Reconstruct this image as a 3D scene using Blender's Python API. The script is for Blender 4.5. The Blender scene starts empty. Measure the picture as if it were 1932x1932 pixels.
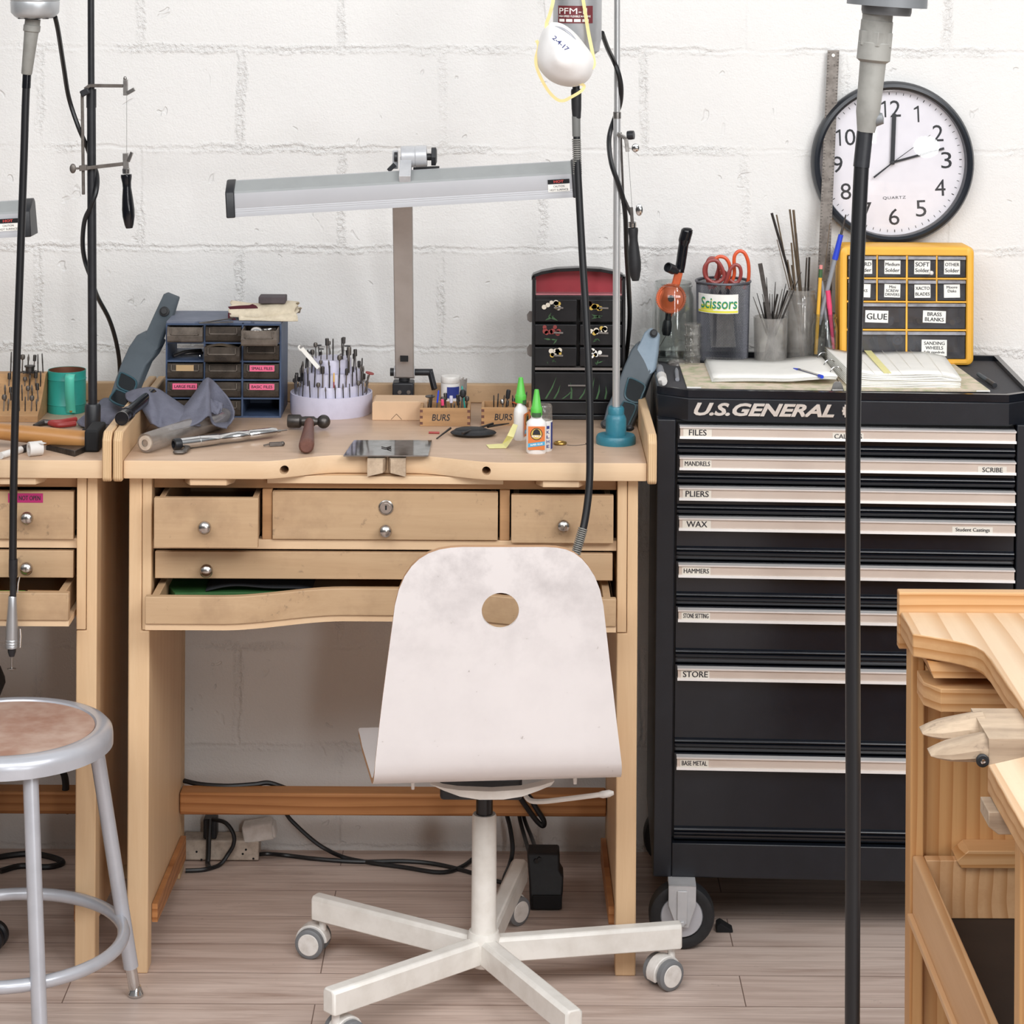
import bpy, bmesh, math, random
from mathutils import Vector, Matrix
random.seed(7)
rnd = random.Random(11)
scene = bpy.context.scene
COL = scene.collection
# ------------------------------------------------------------------ camera
F, CX, CY, H, R = 4712.0, 966.0, -127.0, 1.85, 0.0053
cam_d = bpy.data.cameras.new('camera')
cam = bpy.data.objects.new('camera', cam_d)
COL.objects.link(cam)
cam_d.sensor_fit = 'HORIZONTAL'
cam_d.sensor_width = 36.0
cam_d.lens = F / 1932.0 * 36.0
cam_d.shift_y = -(966.0 - CY) / 1932.0
cam_d.clip_start = 0.05
cr, sr = math.cos(R), math.sin(R)
cam.matrix_world = Matrix(((cr, -sr, 0, 0), (0, 0, -1, 0), (sr, cr, 0, H), (0, 0, 0, 1)))
scene.camera = cam
# ------------------------------------------------------------------ world, lights, exposure
scene.view_settings.view_transform = 'Standard'
scene.view_settings.look = 'None'
scene.view_settings.gamma = 1.0
scene.view_settings.exposure = -0.1
try:
    scene.view_settings.use_curve_mapping = False
except Exception:
    pass
wd = bpy.data.worlds.new('room_daylight')
scene.world = wd
wd.use_nodes = True
_nt = wd.node_tree
_tc = _nt.nodes.new('ShaderNodeTexCoord')
_sx = _nt.nodes.new('ShaderNodeSeparateXYZ')
_cr = _nt.nodes.new('ShaderNodeValToRGB')          # dim towards the floor, bright towards the ceiling of the room
_cr.color_ramp.elements[0].position, _cr.color_ramp.elements[0].color = 0.0, (0.07, 0.07, 0.07, 1)
_cr.color_ramp.elements[1].position, _cr.color_ramp.elements[1].color = 0.55, (0.52, 0.53, 0.54, 1)
_e = _cr.color_ramp.elements.new(0.10)
_e.color = (0.13, 0.13, 0.13, 1)
_nt.links.new(_tc.outputs['Generated'], _sx.inputs[0])
_nt.links.new(_sx.outputs[2], _cr.inputs[0])
_nt.links.new(_cr.outputs[0], _nt.nodes['Background'].inputs[0])
_nt.nodes['Background'].inputs[1].default_value = 1.0


def area(name, loc, target, sx, sy, power, col=(1, 1, 1), shape='RECTANGLE'):
    l = bpy.data.lights.new(name, 'AREA')
    l.shape = shape
    l.size, l.size_y, l.energy, l.color = sx, sy, power, col
    o = bpy.data.objects.new(name, l)
    COL.objects.link(o)
    o.location = loc
    o.rotation_euler = (Vector(target) - Vector(loc)).to_track_quat('-Z', 'Y').to_euler()
    return o


area('window_daylight_key', (1.9, 1.5, 3.2), (0.3, 4.8, 0.9), 2.0, 1.6, 98, (1.0, 1.0, 1.0))
area('window_daylight_fill', (-1.1, 1.3, 3.3), (-0.3, 4.7, 0.8), 3.0, 1.8, 100, (0.99, 0.995, 1.0))
area('window_far_right', (3.1, -2.0, 1.36), (0.83, 4.95, 1.42), 1.05, 0.8, 46, (1, 1, 1), 'ELLIPSE')
area('window_behind', (1.02, -2.0, 2.1), (0.43, 4.57, 0.8), 0.30, 1.2, 40, (1, 1, 1))
scene.cycles.max_bounces = 8
scene.cycles.transparent_max_bounces = 24
scene.cycles.caustics_reflective = False
scene.cycles.caustics_refractive = False
scene.cycles.sample_clamp_indirect = 6.0


# ------------------------------------------------------------------ picture-to-place helpers
def P(px, py, d):
    u, v = px - CX, py - CY
    return Vector(((u + R * v) * d / F, d, H - (v - R * u) * d / F))


def ON(px, py, z):                       # point of the level plane z seen at a pixel
    u, v = px - CX, py - CY
    return P(px, py, (H - z) * F / (v - R * u))


ZB = 0.917                               # bench top height
ZC = 1.004                               # tool chest top height


def B(px, py): return ON(px, py, ZB)
def FL(px, py): return ON(px, py, 0.0)
def CT(px, py): return ON(px, py, ZC)


# ------------------------------------------------------------------ materials
def lin(h):
    h = h.lstrip('#')
    out = []
    for i in (0, 2, 4):
        c = int(h[i:i + 2], 16) / 255
        out.append(c / 12.92 if c <= 0.04045 else ((c + 0.055) / 1.055) ** 2.4)
    return (out[0], out[1], out[2], 1)


MATS = {}


def _new(name):
    m = bpy.data.materials.new(name)
    m.use_nodes = True
    nt = m.node_tree
    b = nt.nodes['Principled BSDF']
    MATS[name] = m
    return m, nt, b


def mix_col(nt, fac, a, b):
    n = nt.nodes.new('ShaderNodeMix')
    n.data_type = 'RGBA'
    for sock, val in ((n.inputs[0], fac), (n.inputs[6], a), (n.inputs[7], b)):
        if hasattr(val, 'links'):
            nt.links.new(val, sock)
        else:
            sock.default_value = val
    return n.outputs[2]


def ramp(nt, src, stops):
    n = nt.nodes.new('ShaderNodeValToRGB')
    e = n.color_ramp.elements
    e[0].position, e[0].color = stops[0]
    e[1].position, e[1].color = stops[-1]
    for p, c in stops[1:-1]:
        k = e.new(p)
        k.color = c
    nt.links.new(src, n.inputs[0])
    return n.outputs[0]


def coords(nt, scale=(1, 1, 1), loc=(0, 0, 0), kind='Object'):
    t = nt.nodes.new('ShaderNodeTexCoord')
    mp = nt.nodes.new('ShaderNodeMapping')
    mp.inputs['Scale'].default_value = scale
    mp.inputs['Location'].default_value = loc
    nt.links.new(t.outputs[kind], mp.inputs[0])
    return mp.outputs[0]


def noise(nt, vec, scale, detail=3, rough=0.55, dist=0.0):
    n = nt.nodes.new('ShaderNodeTexNoise')
    n.inputs['Scale'].default_value = scale
    n.inputs['Detail'].default_value = detail
    n.inputs['Roughness'].default_value = rough
    n.inputs['Distortion'].default_value = dist
    nt.links.new(vec, n.inputs['Vector'])
    return n.outputs['Fac']


def bump(nt, b, h, strength, dist):
    n = nt.nodes.new('ShaderNodeBump')
    n.inputs['Strength'].default_value = strength
    n.inputs['Distance'].default_value = dist
    nt.links.new(h, n.inputs['Height'])
    nt.links.new(n.outputs[0], b.inputs['Normal'])


W4, K4 = (1, 1, 1, 1), (0, 0, 0, 1)


def mat(name, hexc, rough=0.5, metal=0.0, dirt=None, amt=0.35, scale=30, bmp=0.0, bscale=200, spec=0.5, alpha=1.0, coat=0.0):
    m, nt, b = _new(name)
    b.inputs['Roughness'].default_value = rough
    b.inputs['Metallic'].default_value = metal
    b.inputs['Specular IOR Level'].default_value = spec
    if coat:
        b.inputs['Coat Weight'].default_value = coat
        b.inputs['Coat Roughness'].default_value = 0.12
    vec = coords(nt)
    c = lin(hexc)
    d = lin(dirt) if dirt else tuple(x * 0.8 for x in c[:3]) + (1,)
    f = noise(nt, vec, scale, 4, 0.6)
    f = ramp(nt, f, [(0.42, K4), (0.78, (amt, amt, amt, 1))])
    nt.links.new(mix_col(nt, f, c, d), b.inputs['Base Color'])
    if bmp:
        bump(nt, b, noise(nt, vec, bscale, 2), bmp, 0.002)
    if alpha < 1:
        b.inputs['Alpha'].default_value = alpha
    return m


def clear(name, tint='#f4f6f6', gloss=0.10, haze=0.0, hazecol='#b0b0b0', rough=0.06, edge=0.5):
    m, nt, b = _new(name)
    nt.nodes.remove(b)
    out = nt.nodes['Material Output']
    tr = nt.nodes.new('ShaderNodeBsdfTransparent')
    tr.inputs[0].default_value = lin(tint)
    gl = nt.nodes.new('ShaderNodeBsdfGlossy')
    gl.inputs['Roughness'].default_value = rough
    lw = nt.nodes.new('ShaderNodeLayerWeight')
    lw.inputs[0].default_value = 0.25
    mr = nt.nodes.new('ShaderNodeMapRange')
    mr.inputs[3].default_value = gloss * 0.5
    mr.inputs[4].default_value = gloss + edge
    nt.links.new(lw.outputs['Facing'], mr.inputs[0])
    mx = nt.nodes.new('ShaderNodeMixShader')
    nt.links.new(mr.outputs[0], mx.inputs[0])
    nt.links.new(tr.outputs[0], mx.inputs[1])
    nt.links.new(gl.outputs[0], mx.inputs[2])
    res = mx
    if haze:
        df = nt.nodes.new('ShaderNodeBsdfDiffuse')
        f = noise(nt, coords(nt), 40, 4, 0.6)
        f = ramp(nt, f, [(0.3, (haze * .6,) * 3 + (1,)), (0.7, (min(1, haze * 1.3),) * 3 + (1,))])
        df.inputs[0].default_value = lin(hazecol)
        m2 = nt.nodes.new('ShaderNodeMixShader')
        nt.links.new(f, m2.inputs[0])
        nt.links.new(mx.outputs[0], m2.inputs[1])
        nt.links.new(df.outputs[0], m2.inputs[2])
        res = m2
    nt.links.new(res.outputs[0], out.inputs[0])
    return m


def wood(name, light, dark, axis='X', scale=1.0, contrast=0.6, rough=0.5, stain=0.0, staincol='#6f5f50', rings=0.0, ply=None):
    m, nt, b = _new(name)
    b.inputs['Roughness'].default_value = rough
    b.inputs['Specular IOR Level'].default_value = 0.35
    st = {'X': (0.9, 14, 14), 'Y': (14, 0.9, 14), 'Z': (14, 14, 0.9)}[axis]
    vec = coords(nt, tuple(s * scale for s in st))
    f = noise(nt, vec, 2.2, 6, 0.62, 0.5)
    f = ramp(nt, f, [(0.3, K4), (0.72, (contrast,) * 3 + (1,))])
    c = mix_col(nt, f, lin(light), lin(dark))
    fine = noise(nt, coords(nt, tuple(s * scale * 5 for s in st)), 4.0, 3, 0.6)
    fr = ramp(nt, fine, [(0.45, K4), (0.8, (0.35 * contrast,) * 3 + (1,))])
    c = mix_col(nt, fr, c, lin(dark))
    if rings:
        w = nt.nodes.new('ShaderNodeTexWave')
        w.wave_type = 'BANDS'
        w.bands_direction = {'X': 'Z', 'Y': 'X', 'Z': 'X'}[axis]
        w.wave_profile = 'SAW'
        w.inputs['Scale'].default_value = rings
        w.inputs['Distortion'].default_value = 5.0
        w.inputs['Detail'].default_value = 1.5
        w.inputs['Detail Scale'].default_value = 0.5
        nt.links.new(coords(nt, {'X': (0.16, 1, 1), 'Y': (1, 0.16, 1), 'Z': (1, 1, 0.16)}[axis]), w.inputs['Vector'])
        wf = ramp(nt, w.outputs['Fac'], [(0.45, K4), (0.97, (0.9,) * 3 + (1,)), (1.0, (0.2,) * 3 + (1,))])
        c = mix_col(nt, wf, c, lin(dark))
    if ply:
        w = nt.nodes.new('ShaderNodeTexWave')
        w.bands_direction = ply
        w.inputs['Scale'].default_value = 85
        w.inputs['Distortion'].default_value = 0.6
        nt.links.new(coords(nt), w.inputs['Vector'])
        wf = ramp(nt, w.outputs['Fac'], [(0.35, K4), (0.8, (0.55,) * 3 + (1,))])
        c = mix_col(nt, wf, c, lin(dark))
    if stain:
        s1 = noise(nt, coords(nt), 9, 5, 0.65)
        s1 = ramp(nt, s1, [(0.5, K4), (0.75, (stain,) * 3 + (1,))])
        c = mix_col(nt, s1, c, lin(staincol))
        s2 = noise(nt, coords(nt, (1, 1, 1), (3, 1, 2)), 34, 5, 0.7)
        s2 = ramp(nt, s2, [(0.62, K4), (0.76, (stain * 1.3,) * 3 + (1,))])
        c = mix_col(nt, s2, c, lin('#4c3f36'))
    nt.links.new(c, b.inputs['Base Color'])
    bump(nt, b, f, 0.12, 0.001)
    return m


# ------------------------------------------------------------------ mesh builder
_glyph = {}


def glyphs(body, shear=0.0, offset=0.0, spacing=1.0):
    key = (body, shear, offset, spacing)
    if key not in _glyph:
        cu = bpy.data.curves.new('lettering', 'FONT')
        cu.body = body
        cu.size = 1.0
        cu.shear = shear
        cu.offset = offset
        cu.space_character = spacing
        cu.align_x = 'CENTER'
        cu.align_y = 'CENTER'
        cu.resolution_u = 3
        o = bpy.data.objects.new('lettering', cu)
        me = bpy.data.meshes.new_from_object(o)
        vs = [v.co.copy() for v in me.vertices]
        fs = [tuple(p.vertices) for p in me.polygons]
        bpy.data.objects.remove(o)
        bpy.data.meshes.remove(me)
        bpy.data.curves.remove(cu)
        xs = [v.x for v in vs] or [0]
        ys = [v.y for v in vs] or [0]
        _glyph[key] = (vs, fs, (min(xs), max(xs), min(ys), max(ys)))
    return _glyph[key]


class MB:
    def __init__(s):
        s.bm = bmesh.new()
        s.mi = 0
        s.xf = None

    def v(s, p):
        p = Vector(p)
        if s.xf is not None:
            p = s.xf @ p
        return s.bm.verts.new(p)

    def f(s, vs):
        try:
            fc = s.bm.faces.new(vs)
            fc.material_index = s.mi
            return fc
        except ValueError:
            return None

    def poly(s, pts):
        return s.f([s.v(p) for p in pts])

    def box(s, x0, x1, y0, y1, z0, z1):
        a = [s.v((x, y, z)) for x in (x0, x1) for y in (y0, y1) for z in (z0, z1)]
        for q in ((0, 1, 3, 2), (4, 6, 7, 5), (0, 4, 5, 1), (2, 3, 7, 6), (0, 2, 6, 4), (1, 5, 7, 3)):
            s.f([a[i] for i in q])
        return s

    def obox(s, c, ex, ey, ez):
        """box centred at c with half-axis vectors"""
        c, ex, ey, ez = Vector(c), Vector(ex), Vector(ey), Vector(ez)
        a = [s.v(c + i * ex + j * ey + k * ez) for i in (-1, 1) for j in (-1, 1) for k in (-1, 1)]
        for q in ((0, 1, 3, 2), (4, 6, 7, 5), (0, 4, 5, 1), (2, 3, 7, 6), (0, 2, 6, 4), (1, 5, 7, 3)):
            s.f([a[i] for i in q])
        return s

    def bar(s, p0, p1, w, h, up=(0, 0, 1)):
        p0, p1 = Vector(p0), Vector(p1)
        ax = (p1 - p0)
        side = ax.cross(Vector(up)).normalized()
        upv = side.cross(ax).normalized()
        return s.obox((p0 + p1) / 2, ax / 2, side * w / 2, upv * h / 2)

    def prism(s, pts, vec):
        vec = Vector(vec)
        a = [s.v(p) for p in pts]
        b = [s.v(Vector(p) + vec) for p in pts]
        n = len(a)
        s.f(a[::-1])
        s.f(b)
        for i in range(n):
            s.f([a[i], a[(i + 1) % n], b[(i + 1) % n], b[i]])
        return s

    @staticmethod
    def frame(ax):
        ax = Vector(ax).normalized()
        t = Vector((0, 0, 1)) if abs(ax.z) < 0.9 else Vector((1, 0, 0))
        e1 = ax.cross(t).normalized()
        return ax, e1, ax.cross(e1)

    def lathe(s, prof, o=(0, 0, 0), axis=(0, 0, 1), n=24, sq=1.0):
        ax, e1, e2 = s.frame(axis)
        o = Vector(o)
        rings = []
        for r, h in prof:
            if r <= 1e-6:
                rings.append([s.v(o + ax * h)])
            else:
                rings.append([s.v(o + ax * h + (e1 * math.cos(t) + e2 * math.sin(t) * sq) * r) for t in [2 * math.pi * i / n for i in range(n)]])
        for a, b in zip(rings, rings[1:]):
            if len(a) == 1 and len(b) == 1:
                continue
            for i in range(n):
                j = (i + 1) % n
                if len(a) == 1:
                    s.f([a[0], b[i], b[j]])
                elif len(b) == 1:
                    s.f([a[i], b[0], a[j]])
                else:
                    s.f([a[i], b[i], b[j], a[j]])
        return s

    def cyl(s, p0, p1, r0, r1=None, n=16):
        p0, p1 = Vector(p0), Vector(p1)
        L = (p1 - p0).length
        r1 = r0 if r1 is None else r1
        return s.lathe([(0, 0), (r0, 0), (r1, L), (0, L)], p0, p1 - p0, n)

    def tube(s, pts, r, n=8, closed=False, flat=None):
        pts = [Vector(p) for p in pts]
        m = len(pts)
        rr = r if isinstance(r, (list, tuple)) else [r] * m
        rings = []
        e1 = None
        for i, p in enumerate(pts):
            if closed:
                t = pts[(i + 1) % m] - pts[i - 1]
            else:
                t = pts[min(i + 1, m - 1)] - pts[max(i - 1, 0)]
            t.normalize()
            if e1 is None:
                e1 = s.frame(t)[1]
            e1 = (e1 - t * e1.dot(t)).normalized()
            e2 = t.cross(e1)
            k = flat or 1.0
            rings.append([s.v(p + (e1 * math.cos(a) + e2 * math.sin(a) * k) * rr[i]) for a in [2 * math.pi * j / n for j in range(n)]])
        pairs = list(zip(rings, rings[1:])) + ([(rings[-1], rings[0])] if closed else [])
        for a, b in pairs:
            for j in range(n):
                k = (j + 1) % n
                s.f([a[j], a[k], b[k], b[j]])
        if not closed:
            s.f(rings[0][::-1])
            s.f(rings[-1])
        return s

    def ball(s, c, r, n=16, m=8):
        rx, ry, rz = r if isinstance(r, (list, tuple)) else (r, r, r)
        c = Vector(c)
        rows = []
        for i in range(m + 1):
            t = math.pi * i / m
            if i in (0, m):
                rows.append([s.v(c + Vector((0, 0, rz * math.cos(t))))])
            else:
                rows.append([s.v(c + Vector((rx * math.sin(t) * math.cos(a), ry * math.sin(t) * math.sin(a), rz * math.cos(t)))) for a in [2 * math.pi * j / n for j in range(n)]])
        for a, b in zip(rows, rows[1:]):
            for j in range(n):
                k = (j + 1) % n
                if len(a) == 1:
                    s.f([a[0], b[j], b[k]])
                elif len(b) == 1:
                    s.f([a[j], b[0], a[k]])
                else:
                    s.f([a[j], b[j], b[k], a[k]])
        return s

    def grid(s, fn, nu, nv, wrap=False):
        vs = [[s.v(fn(i / nu, j / nv)) for i in range(nu + (0 if wrap else 1))] for j in range(nv + 1)]
        w = nu
        for j in range(nv):
            for i in range(w):
                k = (i + 1) % nu if wrap else i + 1
                s.f([vs[j][i], vs[j][k], vs[j + 1][k], vs[j + 1][i]])
        return s

    def text(s, body, c, ex, ey, w=None, h=None, shear=0.0, offset=0.0, spacing=1.0, lift=0.0, depth=0.0):
        """lettering centred at c; ex / ey unit vectors of the writing; scaled to width w and/or height h"""
        vs, fs, (x0, x1, y0, y1) = glyphs(body, shear, offset, spacing)
        c, ex, ey = Vector(c), Vector(ex).normalized(), Vector(ey).normalized()
        nz = ex.cross(ey)
        sy = h / (y1 - y0) if h else w / (x1 - x0)
        sx = w / (x1 - x0) if w else sy
        mx, my = (x0 + x1) / 2, (y0 + y1) / 2
        pts = [c + ex * (v.x - mx) * sx + ey * (v.y - my) * sy + nz * lift for v in vs]
        if depth:
            bt = [s.v(p) for p in pts]
            tp = [s.v(p + nz * depth) for p in pts]
            cnt = {}
            for q in fs:
                s.f([tp[i] for i in q])
                for i in range(len(q)):
                    e = (q[i], q[(i + 1) % len(q)])
                    cnt[e] = cnt.get(e, 0) + 1
            for (i, j) in cnt:
                if (j, i) not in cnt:
                    s.f([bt[i], bt[j], tp[j], tp[i]])
        else:
            a = [s.v(p) for p in pts]
            for q in fs:
                s.f([a[i] for i in q])
        return s

    def ribbon(s, pts, w, th=0.0008, view=(0, 1, 0)):
        """flat band whose broad side faces along view"""
        pts = [Vector(p) for p in pts]
        m = len(pts)
        view = Vector(view)
        prev = None
        for i, p in enumerate(pts):
            t = (pts[min(i + 1, m - 1)] - pts[max(i - 1, 0)]).normalized()
            sd = t.cross(view).normalized() * w / 2
            nn = sd.cross(t).normalized() * th / 2
            ring = [s.v(p + sd + nn), s.v(p - sd + nn), s.v(p - sd - nn), s.v(p + sd - nn)]
            if prev:
                for j in range(4):
                    k = (j + 1) % 4
                    s.f([prev[j], prev[k], ring[k], ring[j]])
            else:
                s.f(ring)
            prev = ring
        s.f(prev[::-1])
        return s

    def paper(s, c, ex, ey, w, h, t=0.0004):
        c, ex, ey = Vector(c), Vector(ex).normalized(), Vector(ey).normalized()
        return s.obox(c + ex.cross(ey) * t / 2, ex * w / 2, ey * h / 2, ex.cross(ey) * t / 2)

    def note(s, lines, c, ex, ey, w, h, paper_i=0, ink_i=1, th=None, bold=0.004, lw=0.84):
        s.mi = paper_i
        s.paper(c, ex, ey, w, h)
        s.mi = ink_i
        n = len(lines)
        ex, ey = Vector(ex).normalized(), Vector(ey).normalized()
        for i, t in enumerate(lines):
            if not t:
                continue
            row = h * 0.86 / n
            hh = th or row * 0.72
            x0, x1, y0, y1 = glyphs(t)[2]
            nat = hh * (x1 - x0) / (y1 - y0)
            wm = w * lw
            if nat > wm:
                hh = hh * max(0.78, wm / nat)
            s.text(t, Vector(c) + ey * (row * ((n - 1) / 2 - i)), ex, ey, w=min(nat, wm), h=hh, lift=0.0007)
            if bold:
                s.text(t, Vector(c) + ey * (row * ((n - 1) / 2 - i) + hh * 0.02) + ex * hh * 0.06, ex, ey, w=min(nat, wm), h=hh, lift=0.00075)
        s.mi = 0
        return s

    def build(s, name, mats, parent=None, loc=None, smooth=40, bevel=0.0, seg=2, solid=0.0, sub=0, rim=None, local=False, rot=None):
        me = bpy.data.meshes.new(name)
        inv = None
        if parent is not None:
            if not local:
                inv = WM[parent.name].inverted()
        elif not local:
            M = Matrix.Translation(loc) if loc is not None else Matrix.Identity(4)
            if rot is not None:
                M = M @ rot
            inv = M.inverted()
        if inv is not None:
            s.bm.transform(inv)
        bmesh.ops.recalc_face_normals(s.bm, faces=s.bm.faces)
        s.bm.to_mesh(me)
        s.bm.free()
        for m in (mats if isinstance(mats, (list, tuple)) else [mats]):
            me.materials.append(MATS[m])
        if smooth:
            me.polygons.foreach_set('use_smooth', [True] * len(me.polygons))
            me.set_sharp_from_angle(angle=math.radians(smooth))
        o = bpy.data.objects.new(name, me)
        COL.objects.link(o)
        if parent is not None:
            o.parent = parent
            WM[o.name] = WM[parent.name]
        else:
            M = Matrix.Translation(loc) if loc is not None else Matrix.Identity(4)
            if rot is not None:
                M = M @ rot
            o.matrix_world = M
            WM[o.name] = M
        if solid:
            md = o.modifiers.new('thickness', 'SOLIDIFY')
            md.thickness = solid
            md.offset = 0
            if rim is not None:
                md.material_offset_rim = rim
        if bevel:
            md = o.modifiers.new('edges', 'BEVEL')
            md.width = bevel
            md.segments = seg
            md.limit_method = 'ANGLE'
            md.angle_limit = math.radians(40)
            md.harden_normals = False
        if sub:
            md = o.modifiers.new('round', 'SUBSURF')
            md.levels = md.render_levels = sub
        return o


WM = {}


def tag(o, label, cat, group=None, kind=None):
    if label:
        o['label'] = label
    if cat:
        o['category'] = cat
    if group:
        o['group'] = group
    if kind:
        o['kind'] = kind
    return o


def thing(name, label, cat, loc, rot=None, group=None):
    o = bpy.data.objects.new(name, None)
    COL.objects.link(o)
    M = Matrix.Translation(Vector(loc))
    if rot is not None:
        M = M @ rot
    o.matrix_world = M
    o.empty_display_size = 0.05
    WM[o.name] = M
    return tag(o, label, cat, group)


def dup(root, M, label=None, group=None):
    r = root.copy()
    COL.objects.link(r)
    r.matrix_world = M
    WM[r.name] = M
    if label:
        r['label'] = label
    if group:
        r['group'] = group
    for ch in [c for c in bpy.data.objects if c.parent == root]:
        c = ch.copy()
        COL.objects.link(c)
        c.parent = r
        for g in [x for x in bpy.data.objects if x.parent == ch]:
            d = g.copy()
            COL.objects.link(d)
            d.parent = c
    return r


def bool_cut(o, cutter_mb):
    """cut a hole for good: the cutter is gone afterwards"""
    me = bpy.data.meshes.new('cutter')
    bmesh.ops.recalc_face_normals(cutter_mb.bm, faces=cutter_mb.bm.faces)
    cutter_mb.bm.to_mesh(me)
    cutter_mb.bm.free()
    c = bpy.data.objects.new('cutter', me)
    COL.objects.link(c)
    md = o.modifiers.new('hole', 'BOOLEAN')
    md.operation = 'DIFFERENCE'
    md.solver = 'EXACT'
    md.object = c
    bpy.context.view_layer.update()
    dg = bpy.context.evaluated_depsgraph_get()
    nm = bpy.data.meshes.new_from_object(o.evaluated_get(dg))
    o.modifiers.clear()
    o.data = nm
    bpy.data.objects.remove(c)
    bpy.data.meshes.remove(me)
    nm.polygons.foreach_set('use_smooth', [True] * len(nm.polygons))
    nm.set_sharp_from_angle(angle=math.radians(35))
    return o


def spline(pts, k=6):
    """smooth path through points (Catmull-Rom)"""
    pts = [Vector(p) for p in pts]
    out = []
    n = len(pts)
    for i in range(n - 1):
        p0, p1, p2, p3 = pts[max(i - 1, 0)], pts[i], pts[i + 1], pts[min(i + 2, n - 1)]
        for j in range(k):
            t = j / k
            out.append(0.5 * ((2 * p1) + (p2 - p0) * t + (2 * p0 - 5 * p1 + 4 * p2 - p3) * t * t + (3 * p1 - p0 - 3 * p2 + p3) * t ** 3))
    out.append(pts[-1])
    return out


def ss(a, b, x):
    t = max(0.0, min(1.0, (x - a) / (b - a)))
    return t * t * (3 - 2 * t)


def RZ(a): return Matrix.Rotation(a, 4, 'Z')
def RX(a): return Matrix.Rotation(a, 4, 'X')
def RY(a): return Matrix.Rotation(a, 4, 'Y')


EX, EY, EZ = Vector((1, 0, 0)), Vector((0, 1, 0)), Vector((0, 0, 1))

# ------------------------------------------------------------------ material list
wood('maple', '#e0c4a2', '#cba680', 'X', 1.0, 0.55, 0.45)
wood('maple_upright', '#dfc09a', '#cca57c', 'Z', 1.0, 0.55, 0.5)
wood('maple_depth', '#dfc09a', '#c9a176', 'Y', 1.0, 0.55, 0.5)
wood('bench_surface', '#c6ab94', '#a68a73', 'X', 1.0, 0.6, 0.33, stain=0.25, staincol='#94775f')
wood('plywood_edge', '#e3c59c', '#a9835c', 'Z', 0.6, 0.4, 0.55, ply='X')
wood('plywood_edge_lying', '#e3c59c', '#a9835c', 'X', 0.6, 0.4, 0.55, ply='Z')
wood('drawer_wood', '#c3a583', '#a58563', 'X', 1.0, 0.5, 0.5, stain=0.55, staincol='#93765c')
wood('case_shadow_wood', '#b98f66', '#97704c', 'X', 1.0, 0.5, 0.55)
wood('rail_wood', '#c28a58', '#8f5830', 'X', 1.2, 0.5, 0.5, rings=20)
wood('pine', '#cfa67c', '#ad7c4e', 'Y', 0.8, 0.4, 0.45, rings=16)
wood('pine_across', '#d0a678', '#a9743f', 'X', 0.8, 0.4, 0.45, rings=22)
wood('pine_upright', '#cb9f6c', '#ad7846', 'Z', 0.8, 0.4, 0.45, rings=17)
wood('pine_top', '#dcc3a4', '#bf9870', 'Y', 0.7, 0.3, 0.4, rings=9, stain=0.12, staincol='#b9a48e')
wood('worn_wood', '#cbb59c', '#8f7a66', 'Y', 1.2, 0.8, 0.7, stain=0.5, staincol='#6e6258')
wood('worn_wood_side', '#cbb59c', '#8f7a66', 'X', 1.2, 0.8, 0.7, stain=0.5, staincol='#6e6258')
wood('box_wood', '#d9b78f', '#c2986c', 'X', 1.5, 0.5, 0.55)
wood('tray_wood', '#bd9468', '#8a6544', 'X', 2.0, 0.6, 0.6, stain=0.3)
wood('handle_wood', '#b98650', '#8d5c30', 'X', 1.3, 0.6, 0.35)
wood('dark_handle_wood', '#7a5348', '#4c3028', 'Y', 2.0, 0.7, 0.5)
mat('hole_dark', '#4a3624', 0.8)
mat('black_plastic', '#1d1e22', 0.42, dirt='#35373c', amt=0.4, scale=60)
mat('black_gloss', '#121318', 0.16, dirt='#24262b', amt=0.3)
mat('black_rubber', '#1a1b1e', 0.55, dirt='#34363a', amt=0.3, scale=80)
mat('cable_black', '#17181b', 0.38)
mat('matte_black', '#101013', 0.8)
mat('chest_black', '#13161d', 0.33, dirt='#1e222a', amt=0.5, scale=20, bmp=0.05, bscale=900)
mat('chest_gloss', '#11141b', 0.16, dirt='#1a1e26', amt=0.5)
mat('chest_mat', '#3a3a3e', 0.75, dirt='#4b4b50', amt=0.5, scale=300, bmp=0.2, bscale=700)
mat('alu_strip', '#d6c8bd', 0.35, 0.35, dirt='#b7a79b', amt=0.6, scale=5)
mat('alu_rim', '#f4f1ef', 0.25, 0.3)
mat('chrome', '#dcdcdc', 0.14, 1.0, dirt='#9c9894', amt=0.5)
mat('chrome_logo', '#ece6e0', 0.25, 0.5, dirt='#b8a79a', amt=0.4, scale=60)
mat('knob_metal', '#c9c4bf', 0.24, 1.0, dirt='#8b8580', amt=0.5, scale=90)
mat('steel', '#a9a6a3', 0.35, 1.0, dirt='#6f6b68', amt=0.6, scale=60)
mat('dark_steel', '#5c5856', 0.42, 0.9, dirt='#2c2a29', amt=0.7, scale=80)
mat('old_steel', '#77716c', 0.5, 0.8, dirt='#473f3a', amt=0.7, scale=60)
mat('mirror_plate', '#b9bbbb', 0.09, 1.0, dirt='#74746f', amt=0.7, scale=45)
mat('brushed_alu', '#b9babc', 0.38, 0.75, dirt='#a5a6a8', amt=0.5, scale=12)
mat('lamp_alu', '#b3b4b8', 0.45, 0.1, dirt='#a4a5a8', amt=0.4, scale=8)
mat('lamp_top_reflection', '#9b9e9e', 0.45, 0.15)  # dark reflection on the light bar's sloping top, set as darker grey
mat('pole_bright', '#cfd0d1', 0.25, 0.55)
mat('lamp_post', '#c3bfbd', 0.5, 0.1, dirt='#aca6a3', amt=0.5, scale=20)
mat('silver_paint', '#c2c3c6', 0.32, 0.2, dirt='#8f9196', amt=0.4, scale=25)
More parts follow.
